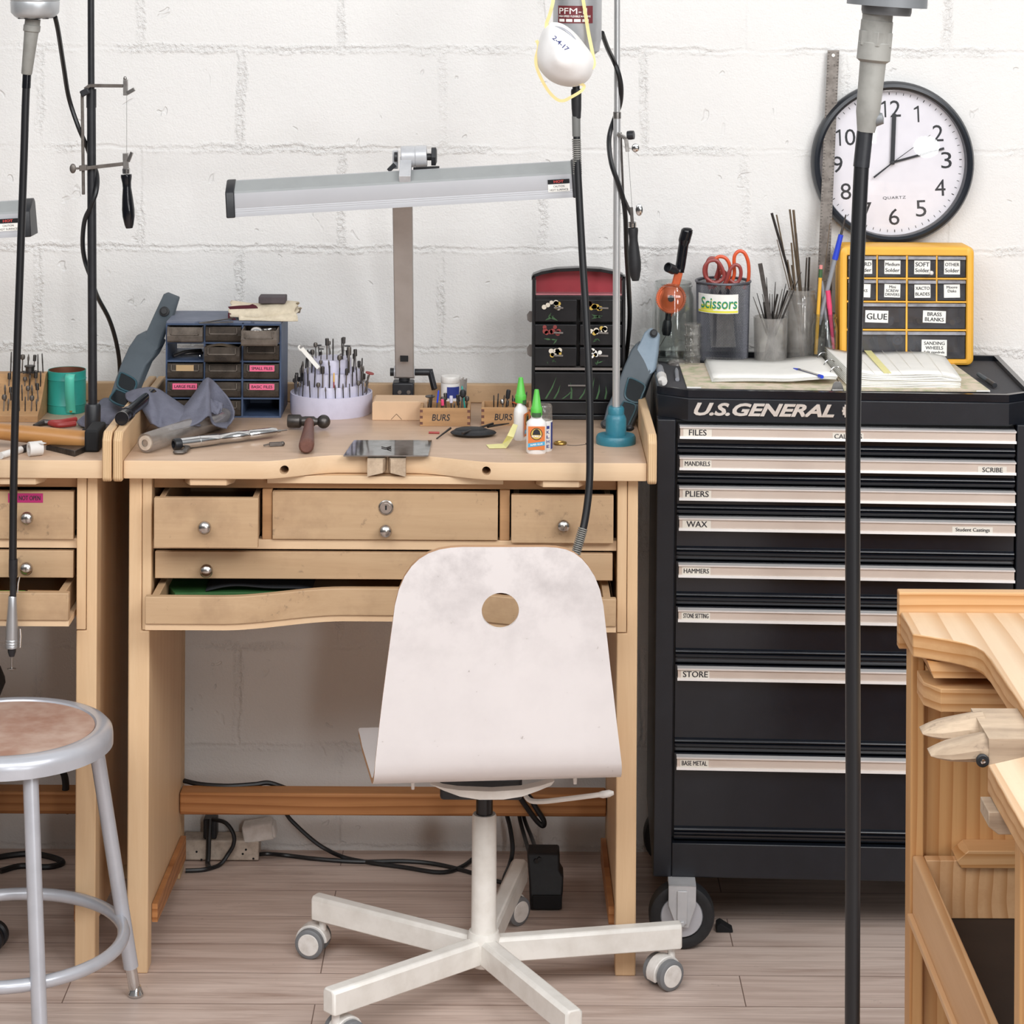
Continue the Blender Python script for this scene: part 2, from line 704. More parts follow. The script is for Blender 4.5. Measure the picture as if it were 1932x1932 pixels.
mat('stool_silver', '#bfc1c8', 0.3, 0.3, dirt='#9a9ca2', amt=0.3, scale=20)
mat('motor_silver', '#b9bcbf', 0.35, 0.45, dirt='#989b9e', amt=0.4, scale=25)
mat('motor_grey', '#74777a', 0.45, 0.2)
mat('grey_boot', '#8c8b86', 0.55, dirt='#605f5b', amt=0.6, scale=30)
mat('grey_sleeve', '#6d6e6c', 0.55)
mat('hardboard', '#a98372', 0.55, dirt='#cfb9ab', amt=1.0, scale=11)
mat('chair_edge', '#b58c68', 0.6)


def chair_paint():
    # white lacquer with grey rubbed smudges, most of them where hands grip the upper part
    m, nt, b = _new('chair_white')
    b.inputs['Roughness'].default_value = 0.36
    t = nt.nodes.new('ShaderNodeTexCoord')
    sp = nt.nodes.new('ShaderNodeSeparateXYZ')
    nt.links.new(t.outputs['Object'], sp.inputs[0])
    hi = nt.nodes.new('ShaderNodeMapRange')
    hi.inputs[1].default_value, hi.inputs[2].default_value = 0.62, 0.84
    hi.inputs[3].default_value, hi.inputs[4].default_value = 0.08, 0.62
    nt.links.new(sp.outputs[2], hi.inputs[0])
    f = ramp(nt, noise(nt, t.outputs['Object'], 15, 5, 0.65), [(0.42, K4), (0.72, W4)])
    mu = nt.nodes.new('ShaderNodeMath')
    mu.operation = 'MULTIPLY'
    nt.links.new(f, mu.inputs[0])
    nt.links.new(hi.outputs[0], mu.inputs[1])
    c = mix_col(nt, mu.outputs[0], lin('#e3dfdf'), lin('#a5a0a1'))
    s2 = ramp(nt, noise(nt, t.outputs['Object'], 60, 3, 0.7), [(0.70, K4), (0.76, (0.6,) * 3 + (1,))])
    c = mix_col(nt, s2, c, lin('#8f857f'))
    nt.links.new(c, b.inputs['Base Color'])


chair_paint()
mat('white_enamel', '#eae7e1', 0.3, dirt='#c3bcb1', amt=0.45, scale=22)
mat('white_plastic', '#e6e3df', 0.35, dirt='#b8b0a6', amt=0.5, scale=60)
mat('caster_grey', '#77797c', 0.5)
mat('cream_plastic', '#c9bcae', 0.5, dirt='#8a7b6d', amt=0.7, scale=60)
mat('paper', '#f0eee8', 0.7)
mat('label_paper', '#dcd6cb', 0.6)
mat('ink', '#26242a', 0.6)
mat('blue_ink', '#38427e', 0.6)
mat('green_ink', '#2a8a6a', 0.6)
mat('yellow_ink', '#e4dc4a', 0.6)
mat('pink_tape', '#e8688c', 0.55)
mat('magenta_tape', '#b02468', 0.55)
mat('tan_tape', '#b89a72', 0.6)
mat('teal_cup', '#2b968a', 0.42, dirt='#1d7870', amt=0.4)
mat('teal_light', '#55bfa8', 0.42)
mat('copper_inside', '#7a4b38', 0.5, 0.4)
mat('teal_base', '#31798c', 0.38, dirt='#1f5868', amt=0.6, scale=40, bmp=0.15, bscale=300)
mat('visor_grey', '#4c555c', 0.55, dirt='#3c444a', amt=0.5, scale=30, bmp=0.05, bscale=500)
mat('visor_light', '#8292a0', 0.5, dirt='#6b7a88', amt=0.5, scale=30)
mat('visor_rim', '#2f4e58', 0.35)
mat('lens_black', '#14191c', 0.12)
mat('cabinet_blue', '#3a4a66', 0.5, dirt='#566680', amt=0.5, scale=30)
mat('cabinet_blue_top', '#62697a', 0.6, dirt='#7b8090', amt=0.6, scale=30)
mat('yellow_plastic', '#eeb343', 0.42, dirt='#d89a34', amt=0.4, scale=14)
clear('smoky_plastic', '#8d8078', 0.08, 0.55, '#5f564e', 0.25, 0.15)
clear('smoky_light', '#b5aca4', 0.08, 0.45, '#9b9086', 0.2, 0.2)
clear('clear_drawer', '#cfcfd2', 0.08, 0.16, '#8f9096', 0.12, 0.25)
clear('clear_plastic', '#f6f5f3', 0.14, 0.10, '#d4d0ca', 0.08, 0.7)
clear('tube_plastic', '#eeebe8', 0.12, 0.17, '#cfc6be', 0.15, 0.5)
clear('glass', '#f7f9f8', 0.09, 0.0, rough=0.03, edge=0.8)
clear('dusty_glass', '#f7f6f4', 0.12, 0.15, '#dedad6', 0.1, 0.6)
clear('clock_glass', '#ffffff', 0.10, 0.0, rough=0.03, edge=0.05)
mat('rag_blue', '#6c6d7b', 0.95, dirt='#535463', amt=0.6, scale=40, bmp=0.6, bscale=500)
mat('cloth_cream', '#e0d3bb', 0.95, dirt='#b3a48c', amt=0.6, scale=50, bmp=0.4, bscale=400)
mat('cloth_maroon', '#54222c', 0.95)
mat('dark_block', '#4f474a', 0.8, dirt='#6b6164', amt=0.6)
mat('lavender_plastic', '#c9c6d8', 0.45, dirt='#a9a6b8', amt=0.4)
mat('tan_card', '#d2b190', 0.7)
mat('glue_white', '#eceae8', 0.35)
mat('glue_green', '#5bc24a', 0.4)
mat('glue_orange', '#d9793a', 0.5)
mat('glue_blue', '#4aa6cf', 0.5)
mat('navy_label', '#2b3a86', 0.5)
mat('sticky_yellow', '#e9e2a0', 0.7)
mat('red_plastic', '#9c2f2c', 0.45)
mat('brass', '#b08d4c', 0.35, 0.9)
mat('black_lacquer', '#17171a', 0.28, dirt='#2b2a2c', amt=0.5, scale=30)
mat('lacquer_edge', '#77706c', 0.5)
mat('chest_red', '#a5343f', 0.55, dirt='#7f2830', amt=0.6, scale=14)
mat('chest_pink', '#b8737a', 0.55)
mat('flower_white', '#e2d8c8', 0.6)
mat('flower_yellow', '#cfae52', 0.6)
mat('flower_red', '#8d3a38', 0.6)
mat('leaf_green', '#3d5f3c', 0.6)
mat('maroon_label', '#6e2a30', 0.5)
mat('mask_white', '#f0efee', 0.8, dirt='#d8d4d0', amt=0.3)
mat('strap_yellow', '#ead89a', 0.75)
mat('orange_metal', '#d9673a', 0.35, 0.1, dirt='#b04c28', amt=0.5, scale=60)
mat('scissor_red', '#96403c', 0.4)
mat('scissor_orange', '#dd5a30', 0.4)
mat('mesh_metal', '#5e5f66', 0.4, 0.5)
mat('rod_brown', '#7a6a58', 0.45, 0.4, dirt='#4d4238', amt=0.6, scale=80)
mat('pen_blue', '#2b46c8', 0.35)
mat('pen_grey', '#8e9096', 0.4)
mat('pencil_yellow', '#e2ab3c', 0.45)
mat('eraser_pink', '#d98a86', 0.6)
mat('pen_pink', '#e04a74', 0.35)
mat('cover_pattern', '#d8c8b4', 0.6, dirt='#9aa878', amt=1.0, scale=45)
mat('clock_face', '#eceaf2', 0.5)
mat('clock_rim', '#1e232b', 0.35)
mat('clock_black', '#24262c', 0.5)
mat('red_ink', '#b8403c', 0.6)
mat('green_folder', '#2f6030', 0.6, dirt='#234a26', amt=0.6, scale=30)
mat('lime_plastic', '#6fd04a', 0.4)
mat('black_cloth', '#2a2c30', 0.9)
mat('white_tape', '#dedad6', 0.5)
mat('tray_shade_dark', '#33271f', 0.8, dirt='#1f1814', amt=0.6, scale=12)
clear('drawer_lip_highlight', '#dcdce0', 0.10, 0.6, '#c2c2ca', 0.15, 0.2)  # highlights along the drawer lips, put in as paler plastic
# ================================================================== SETTING
YW = 5.03


def wall_material():
    m, nt, b = _new('painted_block')
    b.inputs['Roughness'].default_value = 0.62
    b.inputs['Specular IOR Level'].default_value = 0.3
    t = nt.nodes.new('ShaderNodeTexCoord')
    sp = nt.nodes.new('ShaderNodeSeparateXYZ')
    nt.links.new(t.outputs['Object'], sp.inputs[0])
    cb = nt.nodes.new('ShaderNodeCombineXYZ')
    nt.links.new(sp.outputs[0], cb.inputs[0])
    nt.links.new(sp.outputs[2], cb.inputs[1])
    mp = nt.nodes.new('ShaderNodeMapping')
    mp.inputs['Location'].default_value = (0.3397 + 0.4056 * 20, -1.413 + 0.2007 * 20, 0)
    nt.links.new(cb.outputs[0], mp.inputs[0])
    nz = nt.nodes.new('ShaderNodeTexNoise')
    nz.inputs['Scale'].default_value = 16
    nz.inputs['Detail'].default_value = 4
    nt.links.new(t.outputs['Object'], nz.inputs['Vector'])
    sub = nt.nodes.new('ShaderNodeVectorMath')
    sub.operation = 'SUBTRACT'
    nt.links.new(nz.outputs['Color'], sub.inputs[0])
    sub.inputs[1].default_value = (0.5, 0.5, 0.5)
    scl = nt.nodes.new('ShaderNodeVectorMath')
    scl.operation = 'SCALE'
    nt.links.new(sub.outputs[0], scl.inputs[0])
    scl.inputs['Scale'].default_value = 0.020
    add = nt.nodes.new('ShaderNodeVectorMath')
    nt.links.new(mp.outputs[0], add.inputs[0])
    nt.links.new(scl.outputs[0], add.inputs[1])

    def brick(size, smooth):
        br = nt.nodes.new('ShaderNodeTexBrick')
        br.offset, br.offset_frequency, br.squash_frequency = 0.5, 2, 1
        br.squash = 1.0
        br.inputs['Scale'].default_value = 1.0
        br.inputs['Brick Width'].default_value = 0.4056
        br.inputs['Row Height'].default_value = 0.2007
        br.inputs['Mortar Size'].default_value = size
        br.inputs['Mortar Smooth'].default_value = smooth
        nt.links.new(add.outputs[0], br.inputs['Vector'])
        return br.outputs['Fac']

    def mth(op, a, c):
        n = nt.nodes.new('ShaderNodeMath')
        n.operation = op
        for i, v in enumerate((a, c)):
            if hasattr(v, 'links'):
                nt.links.new(v, n.inputs[i])
            else:
                n.inputs[i].default_value = v
        return n.outputs[0]
    groove = brick(0.006, 0.9)
    ridge = brick(0.013, 0.55)
    lumps = noise(nt, t.outputs['Object'], 70, 4, 0.6)
    fine = noise(nt, t.outputs['Object'], 260, 3, 0.6)
    lumps2 = ramp(nt, noise(nt, t.outputs['Object'], 110, 3, 0.65), [(0.38, K4), (0.68, W4)])
    wave = noise(nt, t.outputs['Object'], 9, 3, 0.5)
    patch = ramp(nt, noise(nt, t.outputs['Object'], 5.5, 2), [(0.42, (0.1, 0.1, 0.1, 1)), (0.62, W4)])
    pits = ramp(nt, noise(nt, t.outputs['Object'], 22, 2, 0.5, 0.6), [(0.27, (1, 1, 1, 1)), (0.30, K4)])
    gp = ramp(nt, noise(nt, t.outputs['Object'], 3.7, 3, 0.6), [(0.36, (0.12, 0.12, 0.12, 1)), (0.6, W4)])
    rr = mth('MULTIPLY', mth('MULTIPLY', ridge, lumps2), 0.85)
    rr = mth('MULTIPLY', rr, patch)
    h = mth('SUBTRACT', rr, mth('MULTIPLY', mth('MULTIPLY', groove, gp), 0.5))
    h = mth('ADD', h, mth('MULTIPLY', lumps, 0.28))
    h = mth('ADD', h, mth('MULTIPLY', fine, 0.26))
    h = mth('ADD', h, mth('MULTIPLY', wave, 0.4))
    h = mth('SUBTRACT', h, mth('MULTIPLY', pits, 0.5))
    bump(nt, b, h, 0.62, 0.006)
    vf = ramp(nt, noise(nt, t.outputs['Object'], 3.0, 4, 0.6), [(0.35, K4), (0.75, (0.35,) * 3 + (1,))])
    nt.links.new(mix_col(nt, vf, lin('#e9e8e6'), lin('#dfdddb')), b.inputs['Base Color'])


def floor_material():
    m, nt, b = _new('plank_floor')
    b.inputs['Roughness'].default_value = 0.42
    b.inputs['Specular IOR Level'].default_value = 0.4
    t = nt.nodes.new('ShaderNodeTexCoord')
    br = nt.nodes.new('ShaderNodeTexBrick')
    br.offset, br.offset_frequency = 0.37, 2
    br.inputs['Scale'].default_value = 1.0
    br.inputs['Brick Width'].default_value = 1.18
    br.inputs['Row Height'].default_value = 0.128
    br.inputs['Mortar Size'].default_value = 0.0011
    br.inputs['Mortar Smooth'].default_value = 0.2
    br.inputs['Bias'].default_value = 0.0
    br.inputs['Color1'].default_value = (0.15, 0.15, 0.15, 1)
    br.inputs['Color2'].default_value = (0.85, 0.85, 0.85, 1)
    br.inputs['Mortar'].default_value = (0.5, 0.5, 0.5, 1)
    mp = nt.nodes.new('ShaderNodeMapping')
    mp.inputs['Location'].default_value = (0.33, 0.045, 0)
    nt.links.new(t.outputs['Object'], mp.inputs[0])
    nt.links.new(mp.outputs[0], br.inputs['Vector'])
    c = mix_col(nt, br.outputs['Color'], lin('#ccb6aa'), lin('#d9c7bc'))
    g = noise(nt, coords(nt, (1.0, 15, 15)), 2.6, 6, 0.65, 0.8)
    c = mix_col(nt, ramp(nt, g, [(0.42, K4), (0.72, (0.8,) * 3 + (1,))]), c, lin('#a2897c'))
    g2 = noise(nt, coords(nt, (0.6, 40, 40)), 4, 3, 0.6)
    c = mix_col(nt, ramp(nt, g2, [(0.45, K4), (0.8, (0.4,) * 3 + (1,))]), c, lin('#8d766a'))
    sm = noise(nt, coords(nt), 26, 5, 0.7)
    c = mix_col(nt, ramp(nt, sm, [(0.66, K4), (0.74, (0.45,) * 3 + (1,))]), c, lin('#5f4f48'))
    c = mix_col(nt, br.outputs['Fac'], c, lin('#7b665c'))
    nt.links.new(c, b.inputs['Base Color'])
    bump(nt, b, br.outputs['Fac'], -0.3, 0.001)


wall_material()
floor_material()
o = MB().box(-3.2, 3.4, YW, YW + 0.12, 0, 2.9).build('wall_back', 'painted_block', smooth=0)
o['kind'] = 'structure'
o = MB().box(-3.2, 3.4, -2.5, YW, -0.06, 0).build('floor', 'plank_floor', smooth=0)
o['kind'] = 'structure'


# ================================================================== WORKBENCHES
def bench(dx, label, pulls, pink=None, locked=True):
    """jeweller's bench; pulls = how far each drawer stands out (left, middle, right, long, tray)"""
    T = thing('workbench', label, 'workbench', (dx - 0.2225, 4.68, 0))
    X = lambda x: x + dx
    # legs and sides
    for (a, b_, m_, c_) in ((-0.674, -0.651, -0.650, -0.6335), (0.2105, 0.229, 0.1925, 0.2095)):
        lo, hi = (-0.674, -0.6365) if a < -0.5 else (0.1925, 0.229)
        mb = MB()
        mb.prism([(X(lo), 4.43, 0), (X(hi), 4.43, 0), (X(hi), 4.43, 0.608), (X(b_ if a < -0.5 else a), 4.43, 0.608),
                  (X(b_ if a < -0.5 else a), 4.43, 0.884), (X(lo if a < -0.5 else hi), 4.43, 0.884),
                  (X(lo if a < -0.5 else hi), 4.43, 0.6)] if a < -0.5 else
                 [(X(lo), 4.43, 0), (X(hi), 4.43, 0), (X(hi), 4.43, 0.884), (X(a), 4.43, 0.884), (X(a), 4.43, 0.608), (X(lo), 4.43, 0.608)],
                 (0, 0.045, 0))
        mb.build('leg', 'maple_upright', T, bevel=0.0025, smooth=30)
        MB().box(X(m_), X(c_), 4.43, 4.47, 0.6095, 0.884).build('case_stile', 'maple_upright', T, bevel=0.0015, smooth=30)
        # side panel with an arched foot, plywood rear leg, cleat near the floor
        xo = lo + 0.004 if a < -0.5 else hi - 0.004
        xi = hi - 0.001 if a < -0.5 else lo + 0.001
        prof = [(4.475, 0.075), (4.475, 0.884), (4.87, 0.884), (4.87, 0.03), (4.78, 0.062), (4.62, 0.07)]
        MB().prism([(X(xo), y, z) for y, z in prof], (xi - xo, 0, 0)).build('side_panel', 'maple_upright', T, smooth=30)
        MB().box(X(min(xo, xi)), X(max(xo, xi)), 4.872, 4.93, 0, 0.884).build('leg', 'plywood_edge', T, bevel=0.0015, smooth=30)
        s_ = 1 if a < -0.5 else -1
        MB().prism([(X(hi if a < -0.5 else lo), y, z) for y, z in ((4.48, 0.072), (4.48, 0.105), (4.872, 0.085), (4.872, 0.04))], (s_ * 0.01, 0, 0)).build('cleat', 'rail_wood', T, smooth=30)
    # stretcher
    MB().box(X(-0.636), X(0.192), 4.845, 4.89, 0.135, 0.178).build('stretcher', 'rail_wood', T, bevel=0.003)
    # top with the dipped front edge

    def edge(x, deep=0.055, y0=4.40):
        x -= dx
        k = ss(-0.44, -0.300, x) * (1 - ss(-0.178, -0.012, x))
        return y0 + deep * k
    n = 64
    xs = [X(-0.680 + 0.923 * i / n) for i in range(n + 1)]
    front = [(x, edge(x), 0.884) for x in xs]
    mb = MB()
    poly = front + [(xs[-1], 4.97, 0.884), (xs[0], 4.97, 0.884)]
    mb.prism(poly, (0, 0, 0.033))
    for fc in mb.bm.faces:
        if abs(fc.normal.z) > 0.9 and fc.calc_center_median().z > 0.9:
            fc.material_index = 1
    top = mb.build('bench_top', ['maple', 'bench_surface'], T, smooth=30)
    top.data.polygons.foreach_set('material_index', [1 if (p.normal.z > 0.9) else 0 for p in top.data.polygons])
    md = top.modifiers.new('edges', 'BEVEL')
    md.width, md.segments, md.limit_method = 0.003, 2, 'ANGLE'
    # two dowel holes in the front edge
    mb = MB()
    for px in (538, 918):
        c = P(px, 883, 4.43)
        mb.cyl((c.x + dx, 4.38, c.z + .0004), (c.x + dx, 4.52, c.z + .0004), 0.0078, n=20)
    bool_cut(top, mb)
    for x0, x1, nm in ((-0.6965, -0.6805, 'side_board'), (0.2435, 0.2595, 'side_board')):
        prof = [(4.388, 0.886), (4.388, 0.955), (4.402, 0.968), (4.95, 0.968), (4.95, 0.882), (4.395, 0.880)]
        sb = MB().prism([(X(x0), y, z) for y, z in prof], (x1 - x0, 0, 0)).build(nm, ['maple_depth', 'plywood_edge'], T, bevel=0.003, smooth=30)
        sb.data.polygons.foreach_set('material_index', [1 if p.normal.y < -0.5 else 0 for p in sb.data.polygons])
    MB().box(X(-0.680), X(0.243), 4.952, 4.97, 0.917, 0.954).build('back_board', 'drawer_wood', T, bevel=0.002)
    # case: rails, dividers, back, floor
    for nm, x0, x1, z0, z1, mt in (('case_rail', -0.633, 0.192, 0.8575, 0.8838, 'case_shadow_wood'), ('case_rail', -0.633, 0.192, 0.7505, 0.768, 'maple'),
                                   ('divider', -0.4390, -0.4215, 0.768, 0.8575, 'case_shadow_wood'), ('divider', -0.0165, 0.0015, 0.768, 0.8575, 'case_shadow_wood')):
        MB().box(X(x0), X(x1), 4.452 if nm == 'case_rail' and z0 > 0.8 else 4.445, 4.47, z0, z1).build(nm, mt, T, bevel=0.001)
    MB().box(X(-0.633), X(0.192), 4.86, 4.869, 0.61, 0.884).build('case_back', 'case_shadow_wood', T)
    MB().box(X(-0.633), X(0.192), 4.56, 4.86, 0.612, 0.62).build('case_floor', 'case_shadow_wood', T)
    # arm slides and the plank under the dip
    for x0, x1 in ((-0.575, -0.487), (0.048, 0.135)):
        MB().prism([(X(x0), 4.43, 0.8715), (X(x0 + .012), 4.407, 0.8715), (X(x1 - .012), 4.407, 0.8715), (X(x1), 4.43, 0.8715), (X(x1), 4.62, 0.8715), (X(x0), 4.62, 0.8715)], (0, 0, 0.0115)).build('arm_slide', 'maple', T, bevel=0.001, smooth=30)
    MB().box(X(-0.43), X(-0.0103), 4.436, 4.56, 0.8695, 0.8830).build('pin_plank', 'rail_wood' if dx else 'maple', T, bevel=0.001)

    # drawers
    def drawer(x0, x1, z0, z1, y, knobs, lock=None, tilt=0.0, depth=0.40):
        mb = MB()
        mb.box(X(x0), X(x1), y, y + 0.014, z0, z1)
        mb.box(X(x0 + .004), X(x0 + .014), y + .014, y + depth, z0 + .006, z1 - .006)
        mb.box(X(x1 - .014), X(x1 - .004), y + .014, y + depth, z0 + .006, z1 - .006)
        mb.box(X(x0 + .014), X(x1 - .014), y + .014, y + depth, z0 + .006, z0 + .012)
        mb.box(X(x0 + .014), X(x1 - .014), y + depth - .01, y + depth, z0 + .006, z1 - .006)
        d = mb.build('drawer', 'drawer_wood', T, bevel=0.0012, smooth=30)
        for kx, kz in knobs:
            k = MB().lathe([(0.004, 0), (0.004, 0.008), (0.0075, 0.011), (0.0118, 0.0155), (0.0118, 0.019), (0.009, 0.0225), (0.004, 0.0245), (0, 0.0248)],
                           (X(kx), y, kz), (0, -1, 0), 24).build('knob', 'knob_metal', d)
        if lock:
            mb = MB()
            mb.lathe([(0.0132, 0), (0.0132, 0.002), (0.0115, 0.0032), (0.0105, 0.002), (0.008, 0.002), (0.0078, 0.0035), (0, 0.0035)], (X(lock[0]), y, lock[1]), (0, -1, 0), 24)
            mb.mi = 1
            mb.box(X(lock[0]) - .0015, X(lock[0]) + .0015, y - .0039, y - .003, lock[1] - .004, lock[1] + .004)
            mb.build('lock', ['knob_metal', 'matte_black'], d)
        return d
    pl, pm, pr, pg, pt = pulls
    dL = drawer(-0.6235, -0.4405, 0.7665, 0.8540, 4.441 - pl, [(-0.5325, 0.806)])
    dM = drawer(-0.4205, -0.0195, 0.7695, 0.8545, 4.441 - pm, [(-0.2185, 0.7885)], (-0.2185, 0.8275) if locked else None)
    dR = drawer(0.0040, 0.1855, 0.7675, 0.8525, 4.441 - pr, [(0.0965, 0.8015)] if not pink else [(0.1055, 0.8085)])
    dG = drawer(-0.6290, 0.1850, 0.6985, 0.7465, 4.441 - pg, [(-0.5355, 0.7165), (0.1045 if pink else 0.0965, 0.7185)])
    if pink:
        c = Vector((X(0.100), 4.441 - pr, 0.841))
        MB().note(['DO NOT OPEN'], c + Vector((0, -.0003, 0)), EX, EZ, 0.062, 0.0165).build('label', ['magenta_tape', 'ink'], dR, smooth=0)
    # catch tray with the curved front
    y0 = 4.432 - pt

    def tray_edge(x):
        x -= dx
        k = ss(-0.50, -0.29, x) * (1 - ss(-0.16, 0.05, x))
        return y0 + 0.062 * k
    xs = [X(-0.634 + 0.822 * i / 48) for i in range(49)]
    mb = MB()
    mb.prism([(x, tray_edge(x), 0.640) for x in xs] + [(x, tray_edge(x) + .016, 0.640) for x in xs[::-1]], (0, 0, 0.048))
    tr = mb.build('catch_tray', 'drawer_wood', T, bevel=0.0015, smooth=30)
    mb = MB()
    mb.box(X(-0.625), X(-0.612), y0 + .017, y0 + .40, 0.642, 0.686)
    mb.box(X(0.166), X(0.179), y0 + .017, y0 + .40, 0.642, 0.686)
    mb.box(X(-0.612), X(0.166), y0 + .39, y0 + .40, 0.642, 0.686)
    mb.build('tray_side', 'drawer_wood', tr, bevel=0.001)
    mb = MB()
    mb.prism([(x, tray_edge(x) + .004, 0.629) for x in xs] + [(xs[-1], y0 + .40, 0.629), (xs[0], y0 + .40, 0.629)], (0, 0, 0.0105))
    mb.build('tray_floor', 'maple', tr, smooth=30)
    return T, edge, tr


bench_main, EDGE, TRAY = bench(0.0, 'maple workbench behind the white swivel chair, with three small drawers and a curved open tray', (0.055, 0.002, 0.012, 0.0, 0.075))
bench_left, _e, _t = bench(-0.9590, 'maple workbench with a magenta taped drawer, behind the metal stool', (0.0, 0.0, 0.003, 0.0, 0.055), pink=True, locked=False)

# ================================================================== ROLLING TOOL CHEST
CM = Matrix.Translation((0.2665, 4.575, 0)) @ RZ(-0.028) @ RY(0.0045)
chest = thing('tool_chest', 'black rolling tool chest with eight labelled drawers and pale metal pull strips', 'tool chest', (0.2665, 4.575, 0), RZ(-0.028) @ RY(0.0045))


def zc(y): return H - (y + 125.3) / 1030.0


CW, CD = 0.692, 0.43
mb = MB()
mb.box(0, 0.034, 0, 0.03, 0.122, 0.96)
mb.box(0.656, CW, 0, 0.03, 0.122, 0.96)
mb.box(0.034, 0.656, 0, 0.03, 0.122, zc(1590))
mb.box(0, CW, 0.03, CD, 0.122, 0.96)
mb.build('body', 'chest_black', chest, bevel=0.002, local=True)
plan = [(0, 0.034), (0.056, -0.004), (0.640, -0.004), (CW, 0.034), (CW, CD), (0, CD)]
mb = MB()
mb.prism([(x, y, 0.9575) for x, y in plan], (0, 0, 0.044))
mb.build('lid', 'chest_black', chest, bevel=0.003, local=True, smooth=30)
mb = MB()
ins = [(0.010, 0.040), (0.060, 0.007), (0.636, 0.007), (CW - 0.010, 0.040), (CW - .010, CD - .010), (0.010, CD - .010)]
n = len(plan)
for i in range(n):
    j = (i + 1) % n
    a, b_, c_, d_ = plan[i], plan[j], ins[j], ins[i]
    v = [mb.v((p[0], p[1], z)) for z in (1.0015, 1.0150) for p in (a, b_, c_, d_)]
    for q in ((0, 1, 5, 4), (1, 2, 6, 5), (2, 3, 7, 6), (3, 0, 4, 7), (4, 5, 6, 7), (0, 3, 2, 1)):
        mb.f([v[k] for k in q])
mb.build('lid_rim', 'chest_gloss', chest, local=True, smooth=0)
MB().prism([(x, y, 1.0015) for x, y in ins], (0, 0, 0.0035)).build('top_mat', 'chest_mat', chest, local=True, smooth=0)
mb = MB()
mb.text('U.S.GENERAL', (0.0665 + 0.128, -0.0042, (zc(757) + zc(782)) / 2), EX, EZ, w=0.256, h=0.0235, shear=0.32, offset=0.035, spacing=0.98, depth=0.003)
mb.build('chrome_lettering', 'chrome_logo', chest, local=True, smooth=0)
mb = MB().lathe([(0.0, 0.003), (0.0125, 0.003), (0.0125, 0)], (0.3505, -0.0042, zc(769)), (0, -1, 0), 24)
for i in range(14):
    a = i * math.pi / 7
    mb.obox((0.3505 + 0.012 * math.cos(a), -0.0062, zc(769) + 0.012 * math.sin(a)), (0.002, 0, 0), (0, 0.002, 0), (0, 0, 0.002))
mb.build('emblem', 'chrome_logo', chest, local=True, smooth=30)
rows = [(802, 825, 857, 838, 'FILES', [(1597, 58, 'CALIPERS')]), (860, 884, 914, 895, 'MANDRELS', [(1868, 54, 'SCRIBE')]), (917, 941, 971, 953, 'PLIERS', []),
        (974, 998, 1059, 1032, 'WAX', [(1832, 76, 'Student Castings')]), (1062, 1086, 1144, 1118, 'HAMMERS', []), (1147, 1170, 1254, 1225, 'STONE SETTING', []),
        (1257, 1280, 1421, 1394, 'STORE', []), (1424, 1448, 1588, 1561, 'BASE METAL', [])]
for st, sb, bt, rg, name, extra in rows:
    z1, z0, zr = zc(st) + 0.0015, zc(bt) + 0.0015, zc(rg)
    prof = [(0.028, z0), (0.010, z0), (0.008, z0 + .002), (0.008, zr - .017), (0.0035, zr - .0145), (0.0005, zr - .0105), (0.0005, zr - .0085), (0.005, zr - .007), (0.0005, zr - .005), (0.0005, zr - .003), (0.004, zr), (0.008, zr + .001),
            (0.008, z1), (0.028, z1)]
    d = MB().prism([(0.038, y, z) for y, z in prof], (0.615, 0, 0)).build('drawer', 'chest_gloss', chest, local=True, smooth=50)
    za, zb = zc(sb), zc(st)
    mb = MB()
    mb.box(0.042, 0.652, -0.008, 0.008, za + .002, zb - .002)
    mb.mi = 1
    mb.prism([(0.041, y, z) for y, z in ((-0.012, za), (0.006, za), (0.006, za + .003), (-0.0115, za + .0045))], (0.612, 0, 0))
    mb.prism([(0.041, y, z) for y, z in ((0.006, zb), (-0.0125, zb), (-0.0115, zb - .003), (0.006, zb - .003))], (0.612, 0, 0))
    h_ = mb.build('pull_strip', ['alu_strip', 'alu_rim'], d, local=True, smooth=0)
    zm = (za + zb) / 2
    MB().note([name], (0.0735, -0.0083, zm), EX, EZ, 0.052, 0.0165, th=0.0108, bold=1, lw=.88).build('label', ['label_paper', 'ink'], d, local=True, smooth=0)
    for px, w, t in extra:
        MB().note([t], ((px - 1238) / 1032.5, -0.0083, zm - .003), EX, EZ, w / 1032.0, 0.0125, th=0.0085, bold=1, lw=.92).build('label', ['label_paper', 'ink'], d, local=True, smooth=0)
